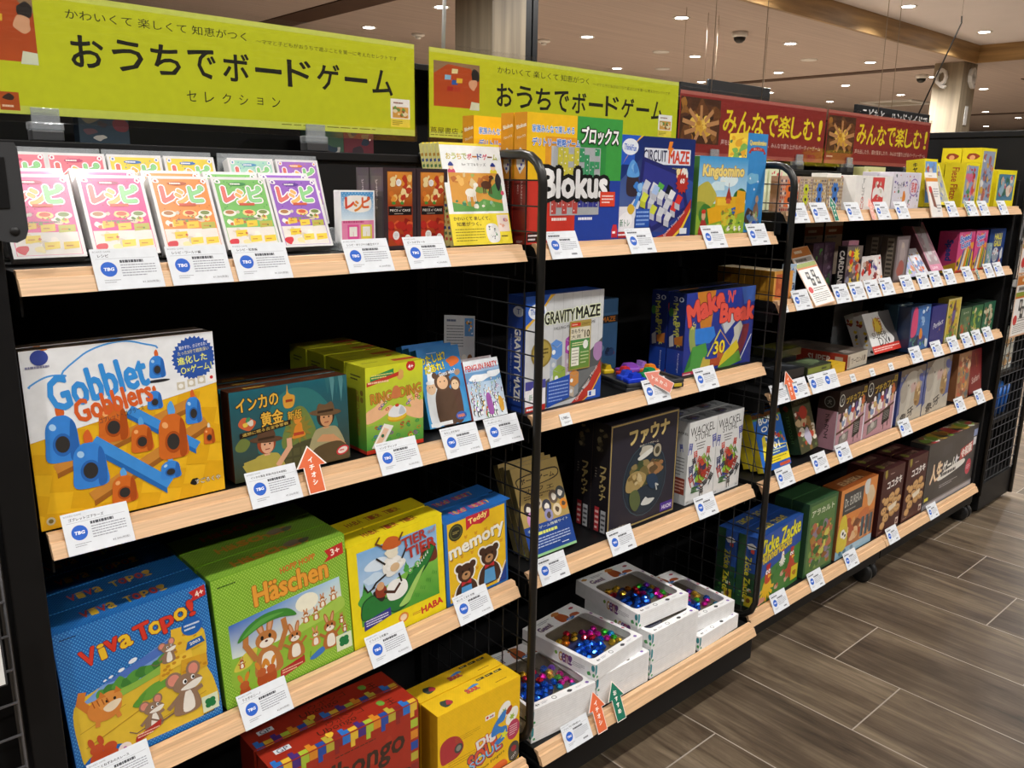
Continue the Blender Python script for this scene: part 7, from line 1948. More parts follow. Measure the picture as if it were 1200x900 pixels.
    small('pale blue thin box standing beside the amber boxes', 1.905, .042, .095, '#a8c0d8', ['#5a7ab0', '#d8d4c8', '#c9a03a', '#3a4a6a'], seed=3, d=.02, y=.040)
    for i, (x, nm) in enumerate(((2.100, 'left'), (2.166, 'right'))):
        small('dark violet spell card box, %s of the pair' % nm, x, .062, .143, '#3f2a3c', ['#5f4a58', '#4a3a48', '#6a5a6a', '#3a6a3a'] if i else ['#2f2430', '#4a3a44', '#4a8a3a', '#5a4a5a'], seed=4 + i, d=.03, side='#1f161f', y=.078)
    cm_ = c_busy(.098, .132, '#6a5f5a', ['#c9402e', '#2a2a34', '#8a8aa0', '#d8b83a', '#4a3a4a', '#c9a090'], 34, 11, 6); cm_.ST(60, 110, 10, 24, 9, '#e6d23a')
    sv = Art(.03, .132); sv.R(0, 0, 100, sv.H, '#1a1618'); sv.T('CARDLINE', 50, sv.H * .5, sv.H * .8, 50, '#d8d0c8', rot=-90, b=.05)
    small('comic style card box with a yellow burst', 2.226, .098, .132, '#3a3438', [], art=cm_, d=.03, arts={'left': sv}, side='#1a1618')
    small('pink and lilac girl picture box at the back of the second shelf', 2.328, .066, .142, '#d89ab0', ['#c9a8c8', '#e6b8a8', '#b87a9a', '#e0d0d8'], seed=8, y=.085)
    small('white manga card box with small figures', 2.332, .078, .094, '#e2ddda', ['#3a3a44', '#a8604a', '#c9b0a0', '#4a4a6a', '#d8453a'], seed=9, num=20, y=.038)
    small('red and white manga card box leaning back beside the taller grey box', 2.418, .072, .092, '#d8d0cc', ['#c9402e', '#5a4a8a', '#e08a4a', '#8a3a3a', '#efe6e0'], tilt=12, seed=10, num=22)
    for x, nm in ((2.262, 'left'), (2.392, 'right')):
        a = Art(.115, .16); a.R(0, 0, 100, a.H, '#c9b7a0'); a.R(0, a.H - 24, 100, a.H, '#9a5a2a'); a.F(18, a.H - 17, 82, a.H - 8, 1, '#e8d8b8', t=.8); a.F(10, a.H - 34, 90, a.H - 27, 1, '#8a8a84', t=.8)
        game('sign_card', 'brown headed notice card standing at the back of the second shelf, %s one' % nm, (x, .20, z + .02), (.115, .185, .002), {'front': a}, '#c9b7a0', cat='notice card', mat='paper')
    sv = Art(.05, .15); sv.R(0, 0, 100, sv.H, '#4a3f38'); sv.R(40, 10, 84, sv.H - 10, '#8a7f70'); sv.F(44, 20, 80, sv.H - 20, 9, '#3a342e', t=.5)
    g1 = Art(.098, .152); H = g1.H; g1.R(0, 0, 100, H, '#6a5f60'); g1.R(12, 10, 88, H - 12, '#8f8384'); g1.B(50, H * .62, 20, '#a89a98', ry=40); g1.B(50, H * .3, 26, '#a8645a', ry=24); g1.E(50, H * .8, 9, 10, '#b8a89a')
    game('card_game_box', 'tall brownish grey card box with a wooden looking side', (2.556, .036, z), (.098, .152, .05), {'front': g1, 'left': sv}, '#6a5f60', side='#4a3f38', n=2, dy=.053, cat='card game box', group=CG, mat='gloss')
    for i, (x, cs, b) in enumerate(((2.672, ['#6a9ad0', '#d8885a', '#8ab04a', '#d8d4e0'], '#a8a8c8'), (2.762, ['#e0c03a', '#6a8ac0', '#d86a3a', '#dfe2ec'], '#c9c8d0'))):
        small('pastel picture card box leaning far back, %s of the two' % ('left', 'right')[i], x, .086, .105, b, cs, tilt=34, seed=20 + i, d=.02, side='#8a9a3a' if i == 0 else '#d8c23a')
    pk = Art(.105, .19); H = pk.H; pk.R(0, 0, 100, H, '#d88aa8'); pk.R(6, 24, 94, H - 8, '#a8949a'); pk.C(8, 30, 92, H - 12, 26, 12, ['#c9c4c8', '#b8a0a8', '#8f9a9a', '#d8b8c4'], 3); pk.P([(30, 60), (60, 60), (84, H - 30), (54, H - 20)], '#c9c8ca'); pk.T('Love', 40, 14, 44, 12, '#f2d8e2', b=.05)
    small('long pink clear fronted box leaning back on the second shelf', 2.862, .105, .19, '#b8788a', [], tilt=30, d=.04, art=pk, side='#7a4a54')
    for i, (x, w) in enumerate(((3.068, .150), (3.230, .118))):
        a = Art(w, .15); H = a.H
        a.R(0, 0, 100, H, '#d8588a'); a.C(0, H * .5, 100, H, 16, 13, ['#e07aa0', '#c9407a', '#e8a03a'], 5); a.P([(0, 0), (4, 30), (56, H * .62), (100, H * .5), (100, 0)], '#e2b82c')
        for k, c in enumerate(('#3a5ab0', '#e6e2d8', '#d8822a', '#4a8a4a', '#2f4a9a')): a.P([(14 + k * 15, 6), (26 + k * 15, 6), (44 + k * 12, H * .56), (38 + k * 12, H * .58)], c)
        a.T('Speed', 42, H * .84, 66, 20, '#3f6fc4', rot=8, b=.08, o='#eef0f4', ob=.06); a.T('Cups', 46, H * .68, 56, 18, '#3f6fc4', rot=8, b=.08, o='#eef0f4', ob=.06); a.R(0, 0, 100, 8, '#c9402e'); a.B(10, 24, 6, '#2a2a34')
        sp = Art(.07, .15); sp.R(0, 0, 100, sp.H, '#b83a6a'); sp.P([(0, 0), (100, 0), (100, 60), (0, 20)], '#c9a02c'); sp.T('Speed', 54, sp.H * .56, sp.H * .5, 40, '#2a3a7a', rot=-90, b=.08)
        game('card_game_box', 'pink and yellow striped speed game box, %s of the pair' % ('left', 'right')[i], (x, .036, z), (w, .152, .07), {'front': a, 'left': sp}, '#d8588a', side='#b83a6a', cat='card game box', group='speed game boxes', mat='gloss')
    a = Art(.17, .15); H = a.H; a.R(0, 0, 100, H, '#24407e'); a.T('HALLI', 54, H * .82, 44, 13, '#d8cf4a', b=.08); a.T('GALLI', 54, H * .64, 44, 13, '#d8cf4a', b=.08); a.E(48, H * .34, 20, 17, '#c9d0d8'); a.E(48, H * .28, 20, 8, '#8f9aa8'); a.C(28, H * .3, 70, H * .5, 10, 5, ['#b8303a', '#e6e2e0', '#8a2a30'], 4); a.P([(60, 0), (80, H * .26), (100, 0)], '#c8502f'); a.B(86, H * .34, 8, '#dfe2e6', ry=14)
    game('card_game_box', 'dark blue bell game box with yellow title at the far end of the second shelf', (3.398, .045, z), (.168, .153, .05), {'front': a}, '#24407e', side='#1c2f5a', cat='card game box', mat='gloss')
    small('narrow teal and lilac box in front of the bell game', 3.362, .05, .10, '#8aa8b0', ['#b8a0c0', '#8ab05a', '#5a8ab0', '#d8c8d0'], seed=30, d=.008, y=.0355)
    # top shelf
    z = ZU[0]
    TG = 'small game boxes on the top right shelf'
    def patt(w, h, base, c, c2, seed):
        a = Art(w, h); H = a.H; q = random.Random(seed)
        a.R(0, 0, 100, H, base)
        for i in range(9):
            for j in range(int(H / 11.5)):
                a.E(6 + i * 11.5, 6 + j * 11.5, 4.2, None, q.choice(c), n=7)
        for cx, cy in ((50, H * .34), (50, H * .64)):
            for k in range(6): a.E(cx + 15 * cos(k * pi / 3), cy + 15 * sin(k * pi / 3), 9, None, c2, n=9)
            a.E(cx, cy, 8, None, '#2a2a34', n=8)
        return a
    for i, (x, w, y, base, c, c2, nm) in enumerate(((1.838, .094, .048, '#c9a08a', ['#d8643a', '#e6dcd0', '#b84a3a', '#4a4a5a'], '#e2743a', 'orange flower'), (1.940, .064, .048, '#c0ac98', ['#8a6a7a', '#d8c8a8', '#4a4a5a', '#b8a04a'], '#c9cf3a', 'lime flower'), (2.008, .076, .048, '#b8a890', ['#8a6a4a', '#d8c8a8', '#c9a03a', '#4a4a5a'], '#4a7ac8', 'left blue flower'), (2.090, .088, .048, '#b8a890', ['#8a6a4a', '#c99a3a', '#d8c8a8', '#6a5a6a'], '#4a7ac0', 'right blue flower'))):
        game('card_game_box', '%s tile pattern box in the front row of the top shelf' % nm, (x, y, z), (w, .094, .03), {'front': patt(w, .094, base, c, c2, i)}, base, cat='card game box', group=TG, mat='gloss')
    a = Art(.10, .125); a.R(0, 0, 100, a.H, '#d8e0c0'); a.C(10, a.H * .5, 90, a.H * .9, 8, 7, ['#d87a8a', '#c9504a', '#e8b0b0'], 3)
    for i, x in enumerate((1.852, 1.962)):
        game('card_game_box', 'pale green box with pink blossoms at the back, %s' % ('seen through the hoop', 'just right of the hoop')[i], (x, .16, z), (.098, .125, .03), {'front': a}, '#d8e0c0', cat='card game box', group=TG)
    a = Art(.10, .10); a.R(0, 0, 100, a.H, '#e6e4de'); a.R(86, 0, 100, a.H, '#a83a34')
    game('card_game_box', 'plain white box with a red edge, left of the red panelled one', (2.150, .085, z), (.085, .106, .05), {'front': a}, '#e6e4de', cat='card game box', group=TG)
    a = Art(.235, .102); H = a.H; a.R(0, 0, 100, H, '#e8e6e2'); a.R(44, 2, 78, H - 2, '#cf4a48'); a.S([(48, 14), (58, 20), (76, 16), (76, 26), (60, 30), (48, 26)], '#e8e6e2'); a.C(48, 4, 76, H - 4, 12, 3, ['#efe6dc', '#b83a3a', '#c9c4b4'], 3); a.TV('すしゴー', 20, H * .94, 8, '#3a3a3a', pitch=.9); a.TV('OU', 20, H * .4, 9, '#c8403a', pitch=.9)
    game('card_game_box', 'white box with a red picture panel on the top shelf', (2.243, .040, z), (.238, .102, .05), {'front': a}, '#e8e6e2', cat='card game box', group=TG)
    a = Art(.20, .115); H = a.H; a.R(0, 0, 100, H, '#d6d2dc'); a.C(2, 2, 98, H - 2, 46, 2.4, ['#3a3a5a', '#c9503a', '#6a5a9a', '#c9b04a', '#3f7a5a', '#8a3a5a'], 5); a.T('カイダ', 28, H * .66, 24, 9, '#3a3a4a', rot=10, b=.04); a.E(76, H * .6, 17, 14, '#8a6aa8'); a.E(76, H * .6, 15, 12, '#d8d2de'); a.T('落書', 76, H * .6, 22, 16, '#c8403a', b=.03); a.B(42, 20, 5, '#d8822f', ry=9)
    game('card_game_box', 'white doodle covered box on the top shelf', (2.488, .040, z), (.196, .116, .05), {'front': a}, '#d6d2dc', cat='card game box', group=TG, n=2, dy=.054)
    a = Art(.17, .14); a.R(0, 0, 100, a.H, '#cfd0a0'); a.C(4, 4, 96, a.H - 4, 20, 9, ['#b8b84a', '#8a9a5a', '#e0dcc0'], 5)
    game('card_game_box', 'yellowish box peeking over the doodle box at the back', (2.815, .30, z), (.17, .138, .04), {'front': a}, '#cfd08a', cat='card game box', group=TG)
    yl, ys = '#e6d820', '#d6c61c'
    def ybox(label, x, w, h, d, cs, seed, tilt=0, txt=None, y=.038, n=1, dy=None, hx=None):
        a = Art(w, h); H = a.H; a.R(0, 0, 100, H, yl); a.R(8, 12, 92, H - 8, cs[0]); a.C(8, 12, 92, H - 8, 34, 10, cs, seed); a.F(30, 3, 66, 8, 1, '#8a3a24'); 
        if hx: a.P(hx, '#c8442f')
        ar = {'front': a}
        if txt:
            s = Art(d, h); s.R(0, 0, 100, s.H, ys)
            if txt == 'ninja': s.B(52, s.H * .86, 30, '#8a3a24', ry=20); s.E(52, s.H * .84, 14, 12, '#d89a7a')
            elif txt[0] < 'z': s.T(txt, 54, s.H * .54, s.H * .7, 34, '#a8482a', rot=-90, b=.03)
            else: s.TV(txt, 50, s.H * .94, 28, '#2a241a', b=.05, pitch=.95)
            ar['left'] = s
        if tilt: return lean('card_game_box', label, (x, y, z), (w, h, d), ar, yl, tilt, side=ys, cat='card game box', group='yellow tower game boxes', n=n)
        return game('card_game_box', label, (x, y, z), (w, h, d), ar, yl, side=ys, top='#d8cc28', cat='card game box', group='yellow tower game boxes', n=n, dy=dy)
    sky = ['#6a9ad8', '#b8c8d8', '#8a9a8a', '#d8d0c0', '#c95a3a', '#7a8ab0']
    ybox('yellow rhino tower box with slanted picture, left of the yellow boxes', 2.745, .108, .158, .06, sky, 3, 6, 'キャプテンリノ', .045, hx=[(10, 90), (40, 100), (30, 60), (14, 50)])
    ybox('second slim yellow rhino box leaning beside the first', 2.865, .085, .150, .03, ['#a8a890', '#8a8a9a', '#c9c0a0', '#6a7ab0', '#7a4a5a'], 4, 22)
    ybox('upright yellow box with red figure and vertical red lettering', 3.043, .128, .158, .07, ['#8a9ab8', '#c9503a', '#c96a8a', '#4a8a5a', '#d8b08a', '#b8302a'], 5, 0, 'Fiese Flitze', n=2, dy=.073)
    ybox('tallest yellow box with a ninja head on its side', 3.182, .136, .214, .07, ['#8f9ab0', '#c97a5a', '#c9a04a', '#a8645a', '#d8d4d0', '#5a6a8a'], 6, 0, 'ninja', n=2, dy=.073)
    ybox('lower yellow box with rabbits at the right end of the top shelf', 3.362, .205, .140, .05, ['#4a7a94', '#c9a08a', '#8aa8b8', '#b8505a', '#3f6a5a', '#d8c8b8'], 7)
bays_three_four()
# ------------------------------------------------------------------ price cards, arrows and notices on the shelf edges
LIPT = math.atan2(0.0152, 0.0305)
_CARD = {}
def card_mesh(title, price, w, h, two=False):
    k = (title, price, w, two)
    if k not in _CARD:
        a = Art(w, h); H = a.H
        a.R(0, 0, 100, H, '#d9dde2')
        if two:
            for x0 in (2, 52):
                a.T('BOARD GAME', x0 + 10, H * .92, 15, 1.6, '#8a8c92'); a.F(x0 + 2, H * .8, x0 + 26, H * .86, 1, '#3a3c42', t=.9)
                a.E(x0 + 11, H * .5, 8, 8, '#2f62c0'); a.T('TBG', x0 + 11, H * .5, 9, 3.4, '#eef2f8', b=.05); a.F(x0 + 22, H * .3, x0 + 46, H * .74, 5, '#8a8c92', t=.4)
        else:
            a.T('BOARD GAME', 17, H * .93, 26, 2.6, '#8a8c92')
            if title: a.T(title, 10 + min(70, 5.2 * len(title)) / 2, H * .83, min(70, 5.2 * len(title)), 4.8, '#26282c', b=.025)
            else: a.F(8, H * .79, 60, H * .87, 1, '#4a4c52', t=.8)
            a.L([(6, H * .755), (94, H * .755)], .5, '#9a9ca2')
            a.E(22, H * .5, 12, 12, '#2b5fc0', n=28); a.T('TBG', 22, H * .5, 15, 5, '#eef2f8', b=.06, shear=.15)
            a.F(40, H * .64, 90, H * .72, 1, '#4a4c52', t=.85); a.F(40, H * .3, 92, H * .62, 5, '#94969e', t=.4); a.F(12, H * .16, 36, H * .26, 2, '#9a9ca2', t=.35)
            if price: a.T(price, 80, H * .15, 26, 4.6, '#5a5c62')
            else: a.F(66, H * .12, 92, H * .19, 1, '#6a6c72', t=.9)
        me = sheet_mesh('price_card', a, w, h, back='#e6e8ea'); me.materials.append(M['paper']); _CARD[k] = me
    return _CARD[k]

def place_card(x, zb, label, title='', price='', w=.087, h=.058, yo=0.0, on_third=False, two=False, rot=0.0, cat='price card'):
    o = bpy.data.objects.new('price_card', card_mesh(title, price, w, h, two)); COL.objects.link(o)
    loc = Vector((x - w / 2, yo - .0022, zb + .0008))
    if on_third:
        loc = s3(x - .88 - w / 2, -.0022, .0008)
    o.location = loc
    o.rotation_euler = (-LIPT, (ROLL if on_third else 0) + rot, 0)
    tag(o, label, cat, 'white price cards along the shelf edges')

def sticker(x, zb, label, yo=0.0, txt='1,980'):
    k = ('s', txt)
    if k not in _CARD:
        a = Art(.032, .026); H = a.H
        a.R(0, 0, 100, H, '#dadde0'); a.T(txt, 42, H * .62, 52, 20, '#3a3c40', b=.03); a.F(66, H * .5, 94, H * .66, 1, '#8a8c90'); a.F(30, H * .16, 90, H * .34, 2, '#7a7c80')
        me = sheet_mesh('price_sticker', a, .032, .026, .0004, back='#e6e8ea'); me.materials.append(M['paper']); _CARD[k] = me
    o = bpy.data.objects.new('price_sticker', _CARD[k]); COL.objects.link(o)
    o.location = (x - .016, yo - .0016, zb + .001); o.rotation_euler = (-LIPT, 0, 0)
    tag(o, label, 'price sticker', 'small price stickers on the shelf edges')

def cards():
    zl = LIPZ
    S = 'first unit'
    P12, P13, P18 = '¥1,200(税抜)', '¥1,300(税抜)', '¥1,800(税抜)'
    for x, t, lab in ((.152, 'レシピ', 'second pink recipe box'), (.250, 'レシピ・ワールド編', 'orange recipe box'), (.345, 'レシピ・和食編', 'green and purple recipe boxes'), (.531, 'レシピ・オリジナル献立ガイド', 'pale blue recipe box'), (.650, 'ピースオブケーキ', 'dark cake boxes')):
        place_card(x, zl['S'][0], 'white price card on the top edge below the %s' % lab, t, '¥1,300(税抜)')
    for x, t, p, lab in ((.081, 'ゴブレットゴブラーズ', '¥2,500(税抜)', 'large peg game box'), (.345, 'インカの黄金 新版(完全日本語版)', '¥3,200(税抜)', 'teal explorer box'), (.585, 'リング ディング', '¥2,200(税抜)', 'yellow green ring box'), (.728, 'わたしはだあれ?', '¥1,900(税抜)', 'blue costume box'), (.834, 'ペンギンパーティ', '¥1,800(税抜)', 'penguin box')):
        place_card(x, zl['S'][1], 'white price card below the %s' % lab, t, p)
    for x, t, p, lab in ((.078, 'ねことねずみの大レース', '¥3,800(税抜)', 'blue dotted mouse box'), (.309, 'うさぎのニーノ', '¥2,800(税抜)', 'green dotted rabbit box'), (.556, 'どうぶつ 三段重ね', '¥2,400(税抜)', 'yellow crocodile box'), (.760, 'めいろ くまの 記憶', '¥1,800(税抜)', 'teddy bear memory box')):
        place_card(x, 0, 'white price card below the %s' % lab, t, p, on_third=True)
    for x, lab in ((.988, 'four coloured block box'), (1.226, 'dark blue circuit box'), (1.500, 'sky blue castle box'), (1.690, 'taller blue ribbon box')):
        place_card(x, zl['T'][0], 'white price card on the top edge below the %s' % lab)
    for x, lab in ((1.312, 'car puzzle on display'), (1.510, 'navy stacking block box')):
        place_card(x, zl['T'][1], 'white price card below the %s' % lab)
    sticker(1.003, zl['T'][1], 'small white price sticker below the marble maze box')
    for x, lab in ((.985, 'gold and navy guide book'), (1.214, 'near black globe quiz box'), (1.552, 'white chair boxes')):
        place_card(x, zl['T'][2], 'white price card below the %s' % lab)
    place_card(1.035, zl['T'][3], 'white price card below the left stack of gem boxes', 'ジェムブロ 対象6歳から', yo=-.044)
    U = zl['U']
    for x, lab in ((1.880, 'orange flower pattern box'), (1.992, 'lime flower pattern box'), (2.186, 'plain white boxes'), (2.370, 'red panelled white box'), (2.506, 'white doodle box'), (2.898, 'slim yellow rhino box'), (3.078, 'yellow box with red lettering'), (3.190, 'tallest yellow ninja box'), (3.385, 'lower yellow rabbit box')):
        place_card(x, U[0], 'white price card on the top edge below the %s' % lab)
    sticker(1.842, U[1], 'small white price sticker below the amber boxes', txt='850')
    for x, lab in ((1.940, 'pale blue thin box'), (2.168, 'left violet spell box'), (2.268, 'comic style box'), (2.366, 'white manga box'), (2.466, 'red and white manga box'), (2.612, 'tall brownish grey box'), (2.738, 'left pastel box'), (2.842, 'right pastel box'), (2.962, 'long pink box'), (3.126, 'left speed box'), (3.338, 'narrow teal box'), (3.440, 'bell game box')):
        place_card(x, U[1], 'white price card on the second edge below the %s' % lab)
    for x, lab in ((1.872, 'black flat boxes at the hoop'), (1.978, 'black flat boxes just right of the orange arrow')):
        place_card(x, U[2], 'white price card below the %s' % lab)
    place_card(2.118, U[2], 'double width white price card with two blue circles', w=.165, two=True)
    for x, lab in ((2.290, 'yellow little box'), (2.420, 'flat party box'), (2.556, 'werewolf box')):
        sticker(x, U[2], 'small white price sticker below the %s' % lab, txt='4,200')
    for x, lab in ((2.760, 'pink sea creature box'), (2.938, 'indigo box'), (3.086, 'mustard tall box'), (3.214, 'left green nature box'), (3.322, 'middle green nature box'), (3.432, 'right green nature box')):
        place_card(x, U[2], 'white price card on the third edge below the %s' % lab)
    for x, lab in ((1.944, 'blue and yellow word box'), (2.148, 'leaning dark green box'), (2.298, 'left pink cafe box'), (2.750, 'left grey elephant box'), (3.244, 'tan fantasy box'), (3.448, 'deep red box')):
        place_card(x, U[3], 'white price card on the fourth edge below the %s' % lab)
    for x, lab in ((1.985, 'blue and green chicken box'), (2.207, 'leafy forest box'), (2.446, 'orange laboratory box'), (2.766, 'left maroon biscuit box'), (3.122, 'wide black life box')):
        place_card(x, U[4], 'white price card on the bottom edge below the %s' % lab)

def arrow(x, zb, w, h, c, text, label, yo=0.0, rot=0.0, edge='#f2e6dc', above=.0):
    """cut-out arrow card with a pale rim, pointing up (rot turns it in its own plane)"""
    def shape(e):
        return [(-w * .27 + e, e), (w * .27 - e, e), (w * .27 - e, h * .56 + e * .3), (w * .5 - e * 2.2, h * .56 + e * .3 + .0), (0, h - e * 1.9), (-w * .5 + e * 2.2, h * .56 + e * .3), (-w * .27 + e, h * .56 + e * .3)]
    V = []; F = []; K = []
    def poly(pts, y, cc):
        n = len(V); V.extend((a, y, b) for a, b in pts); F.append(tuple(range(n, n + len(pts)))); K.extend([col(cc)] * len(pts))
    o_ = shape(0)
    n = len(o_)
    poly(o_, 0, edge); poly(o_[::-1], .0006, edge)
    for i in range(n):
        j = (i + 1) % n; b = len(V)
        V.extend([(o_[i][0], 0, o_[i][1]), (o_[j][0], 0, o_[j][1]), (o_[j][0], .0006, o_[j][1]), (o_[i][0], .0006, o_[i][1])]); F.append((b, b + 1, b + 2, b + 3)); K.extend([col(edge)] * 4)
    poly(shape(.0016), -.0001, c)
    for i, ch in enumerate(text):
        v, f, x0, x1, y0, y1 = glyphs(ch, .03)
        s = h * .13
        zc = h * .70 - i * h * .155
        b = len(V)
        for p in v:
            V.append(((p[0] - (x0 + x1) / 2) * s, -.0002, zc + (p[1] - (y0 + y1) / 2) * s))
        for g in f:
            F.append(tuple(b + q for q in g)); K.extend([col('#f6efe6')] * len(g))
    me = bpy.data.meshes.new('arrow_card'); me.from_pydata(V, [], F)
    me.color_attributes.new('Col', 'FLOAT_COLOR', 'CORNER').data.foreach_set('color', [q for cc in K for q in cc])
    ob = link('arrow_card', me, M['paper'])
    ob.location = (x, yo - .0046, zb + .002); ob.rotation_euler = (-LIPT * .9, rot, 0)
    tag(ob, label, 'arrow sign')
def arrows():
    z = LIPZ
    arrow(.414, z['S'][1], .056, .080, '#d9683f', 'イチオシ', 'orange arrow card beside the teal explorer box price card')
    arrow(1.352, z['T'][1] + .026, .050, .085, '#e8907e', 'イチオシ', 'pink arrow card tilted to the left beside the car puzzle', rot=-radians(58), edge='#f6e2da')
    arrow(1.108, z['T'][3], .060, .098, '#d9683f', 'イチオシ', 'orange arrow card on the bottom edge below the gem boxes', yo=-.046)
    arrow(1.176, z['T'][3], .060, .096, '#1f6f58', 'おすすめ', 'dark green arrow card on the bottom edge below the gem boxes', yo=-.046)
    arrow(1.924, z['U'][2], .056, .088, '#d9683f', 'イチオシ', 'orange arrow card between cards under the flat black boxes')
    arrow(2.066, z['U'][0], .046, .076, '#1f7a62', 'おすすめ', 'green arrow card in front of the blue flower boxes')
    arrow(2.290, z['U'][0], .046, .070, '#e8a294', 'イチオシ', 'pale pink arrow card in front of the red panelled white box', rot=radians(6), edge='#f4d8d0')
    arrow(3.020, z['U'][0], .034, .062, '#3f7f78', 'おすすめ', 'slim green arrow card between the yellow boxes')
    arrow(3.208, z['U'][1], .034, .052, '#3f7f78', 'おすすめ', 'small green arrow card in front of the speed boxes')

def pop(w, h, label, loc, rot, head='#c97a34'):
    a = Art(w, h); H = a.H
    a.R(0, 0, 100, H, '#d8a882'); a.R(3, 3, 97, H - 3, '#efedea'); a.R(3, H * .84, 97, H - 3, head); a.F(24, H * .89, 76, H * .95, 1, '#f2e2c8', t=.8)
    a.R(10, H * .74, 90, H * .82, '#b9b4ac'); a.F(14, H * .75, 86, H * .81, 1, '#5a5650', t=.8); a.R(3, H * .66, 97, H * .73, '#8a9a3a'); a.R(3, H * .63, 97, H * .66, '#c9702e')
    for x, y in ((34, .52), (62, .54), (44, .40), (70, .41)): a.P([(x - 9, H * y - 10), (x + 7, H * y - 12), (x + 9, H * y + 9), (x - 7, H * y + 10)], '#3f4246'); a.B(x, H * y, 5, '#c9c4bc')
    a.E(16, H * .28, 10, 9, '#cf3a3a'); a.F(12, H * .06, 90, H * .22, 5, '#6a6660', t=.3); a.F(30, H * .24, 92, H * .31, 2, '#6a6660', t=.4)
    o = link('notice_card', sheet_mesh('notice_card', a, w, h, .001, back='#e8e2da'), M['gloss'])
    o.location = loc; o.rotation_euler = rot
    tag(o, label, 'notice card')
def white_pop(w, h, label, loc, rot):
    a = Art(w, h); H = a.H
    a.R(0, 0, 100, H, '#efece8'); a.R(0, H * .8, 100, H * .88, '#e0902f'); a.F(30, H * .9, 70, H * .95, 1, '#b8a898'); a.R(0, 0, 6, H * .8, '#e8c4a8')
    a.P([(14, H * .7), (40, H * .62), (62, H * .2), (36, H * .24)], '#8a5a4a'); a.E(28, H * .62, 13, 12, '#cf4038'); a.F(50, H * .44, 92, H * .66, 4, '#9a98a0', t=.4); a.F(60, H * .1, 94, H * .3, 3, '#9a98a0', t=.4)
    o = link('notice_card', sheet_mesh('notice_card', a, w, h, .001, back='#ece6e0'), M['gloss']); o.location = loc; o.rotation_euler = rot
    tag(o, label, 'notice card')
cards(); arrows()
pop(.112, .185, 'tall notice card with orange head leaning beside the amber boxes', (1.996, -.004, 1.0815), (-radians(33), radians(-4), 0))
white_pop(.095, .150, 'white notice card with an orange band leaning in front of the yellow rhino box', (2.700, -.004, 1.320), (-radians(16), 0, 0))

# ------------------------------------------------------------------ end rack, far right
def end_rack():
    x0, x1 = 3.665, 4.05
    r = empty('end_rack', (3.85, 0.3, 0)); tag(r, 'black end rack with a wire side and tall back panel at the far right', 'rack')
    def b(nm, mb, mat, p=r):
        mb.v = [(a - 3.85, c - .3, d) for a, c, d in mb.v]
        return mb.build(nm, mat, p)
    b('back_panel', MB().box(x0 - .012, x0, .02, .84, .10, 1.625).box(x0 - .016, x0 + .004, .016, .85, 1.620, 1.645, .003), M['panel'])
    b('base_frame', MB().box(x0, x1, .02, .80, .02, .145, .003), M['black'])
    b('rear_panel', MB().box(x0, x1, .79, .80, .145, 1.3), M['panel'])
    b('outer_panel', MB().box(x1 - .012, x1 - .004, .03, .80, .145, 1.0), M['panel'])
    b('shelf', MB().box(x0 + .01, x1 - .02, .04, .78, .40, .415), M['black'])
    b('shelf', MB().box(x0 + .01, x1 - .02, .04, .78, .62, .635), M['black'])
    b('shelf', MB().box(x0 + .01, x1 - .02, .04, .78, .90, .915), M['black'])
    b('shelf', MB().box(x0 + .01, x1 - .02, .04, .78, 1.19, 1.205), M['black'])
    mb = MB()
    z = .16
    while z < 1.36:
        mb.tube([(x0 - .01, .018, z), (x1, .018, z)], .0018, 5); z += .047
    for k in range(9):
        x = x0 - .006 + k * (x1 - x0) / 8
        mb.tube([(x, .021, .15), (x, .021, 1.38)], .0018, 5)
    b('wire_grid', mb, noisy('grey_wire', '#3a3b3e', rough=.4))
    b('frame_post', MB().tube([(x1 + .004, .016, .02), (x1 + .004, .016, 1.40)], .011, 10), M['tube'])
    b('frame_post', MB().tube([(x0 - .02, .016, .10), (x0 - .02, .016, 1.40)], .009, 10), M['tube'])
    b('pole', MB().tube([(3.70, .03, 1.28), (3.70, .03, 1.52)], .005, 8), noisy('satin_pole', '#a9a8a4', rough=.3, metal=.8))
    # goods behind the wire
    def t(kind, lab, cat, mb, mat):
        o = mb.build(kind, mat); tag(o, lab, cat)
    mb = MB()
    mb.box(3.70, 3.92, .06, .30, .4155, .58, .03)
    for k in range(5): mb.tube([(3.705 + k * .05, .056, .43), (3.71 + k * .05, .05, .56)], .008, 6)
    t('shopping_bag', 'bright blue plastic bag behind the wire of the end rack', 'bag', mb, M['acrylic_blue'])
    a = Art(.24, .09); a.R(0, 0, 100, a.H, '#cfd0c4'); a.C(0, 0, 100, a.H, 26, 8, ['#5a8a5a', '#e6e6e0', '#8aa8b8', '#b8bca8', '#c9a06a'], 5)
    for i, zz in enumerate((.6355, .727)):
        o = link('boxed_goods', box_mesh('boxed_goods', .24, .09, .18, {'front': a}, '#cfd0c4'), M['card']); o.location = (3.70, .06, zz); tag(o, 'pale green and white packet behind the wire, %s of two' % ('lower', 'upper')[i], 'packet')
    o = MB().box(3.66, 3.80, -.012, .012, 1.245, 1.365, .004).build('signal_box', M['grey_plastic']); tag(o, 'dark grey box fixed at the top of the end rack wire', 'box')
    o = MB().box(3.635, 3.85, -.004, .014, 1.371, 1.385, .003).build('label_rail', M['white_plastic']); tag(o, 'white rail on top of the dark grey box', 'rail')
    o = MB().box(3.628, 3.645, -.005, .012, 1.022, 1.052, .003).build('hook_clip', M['white_plastic']); tag(o, 'white plastic clip on the dark post beside the hanging notices', 'clip')
    pop(.24, .262, 'large white notice card with orange head hanging lowest on the end rack', (3.622, -.009, .808), (0, 0, 0))
    pop(.24, .170, 'white notice card hanging above the large one on the end rack', (3.614, -.009, 1.074), (0, 0, 0))
end_rack()

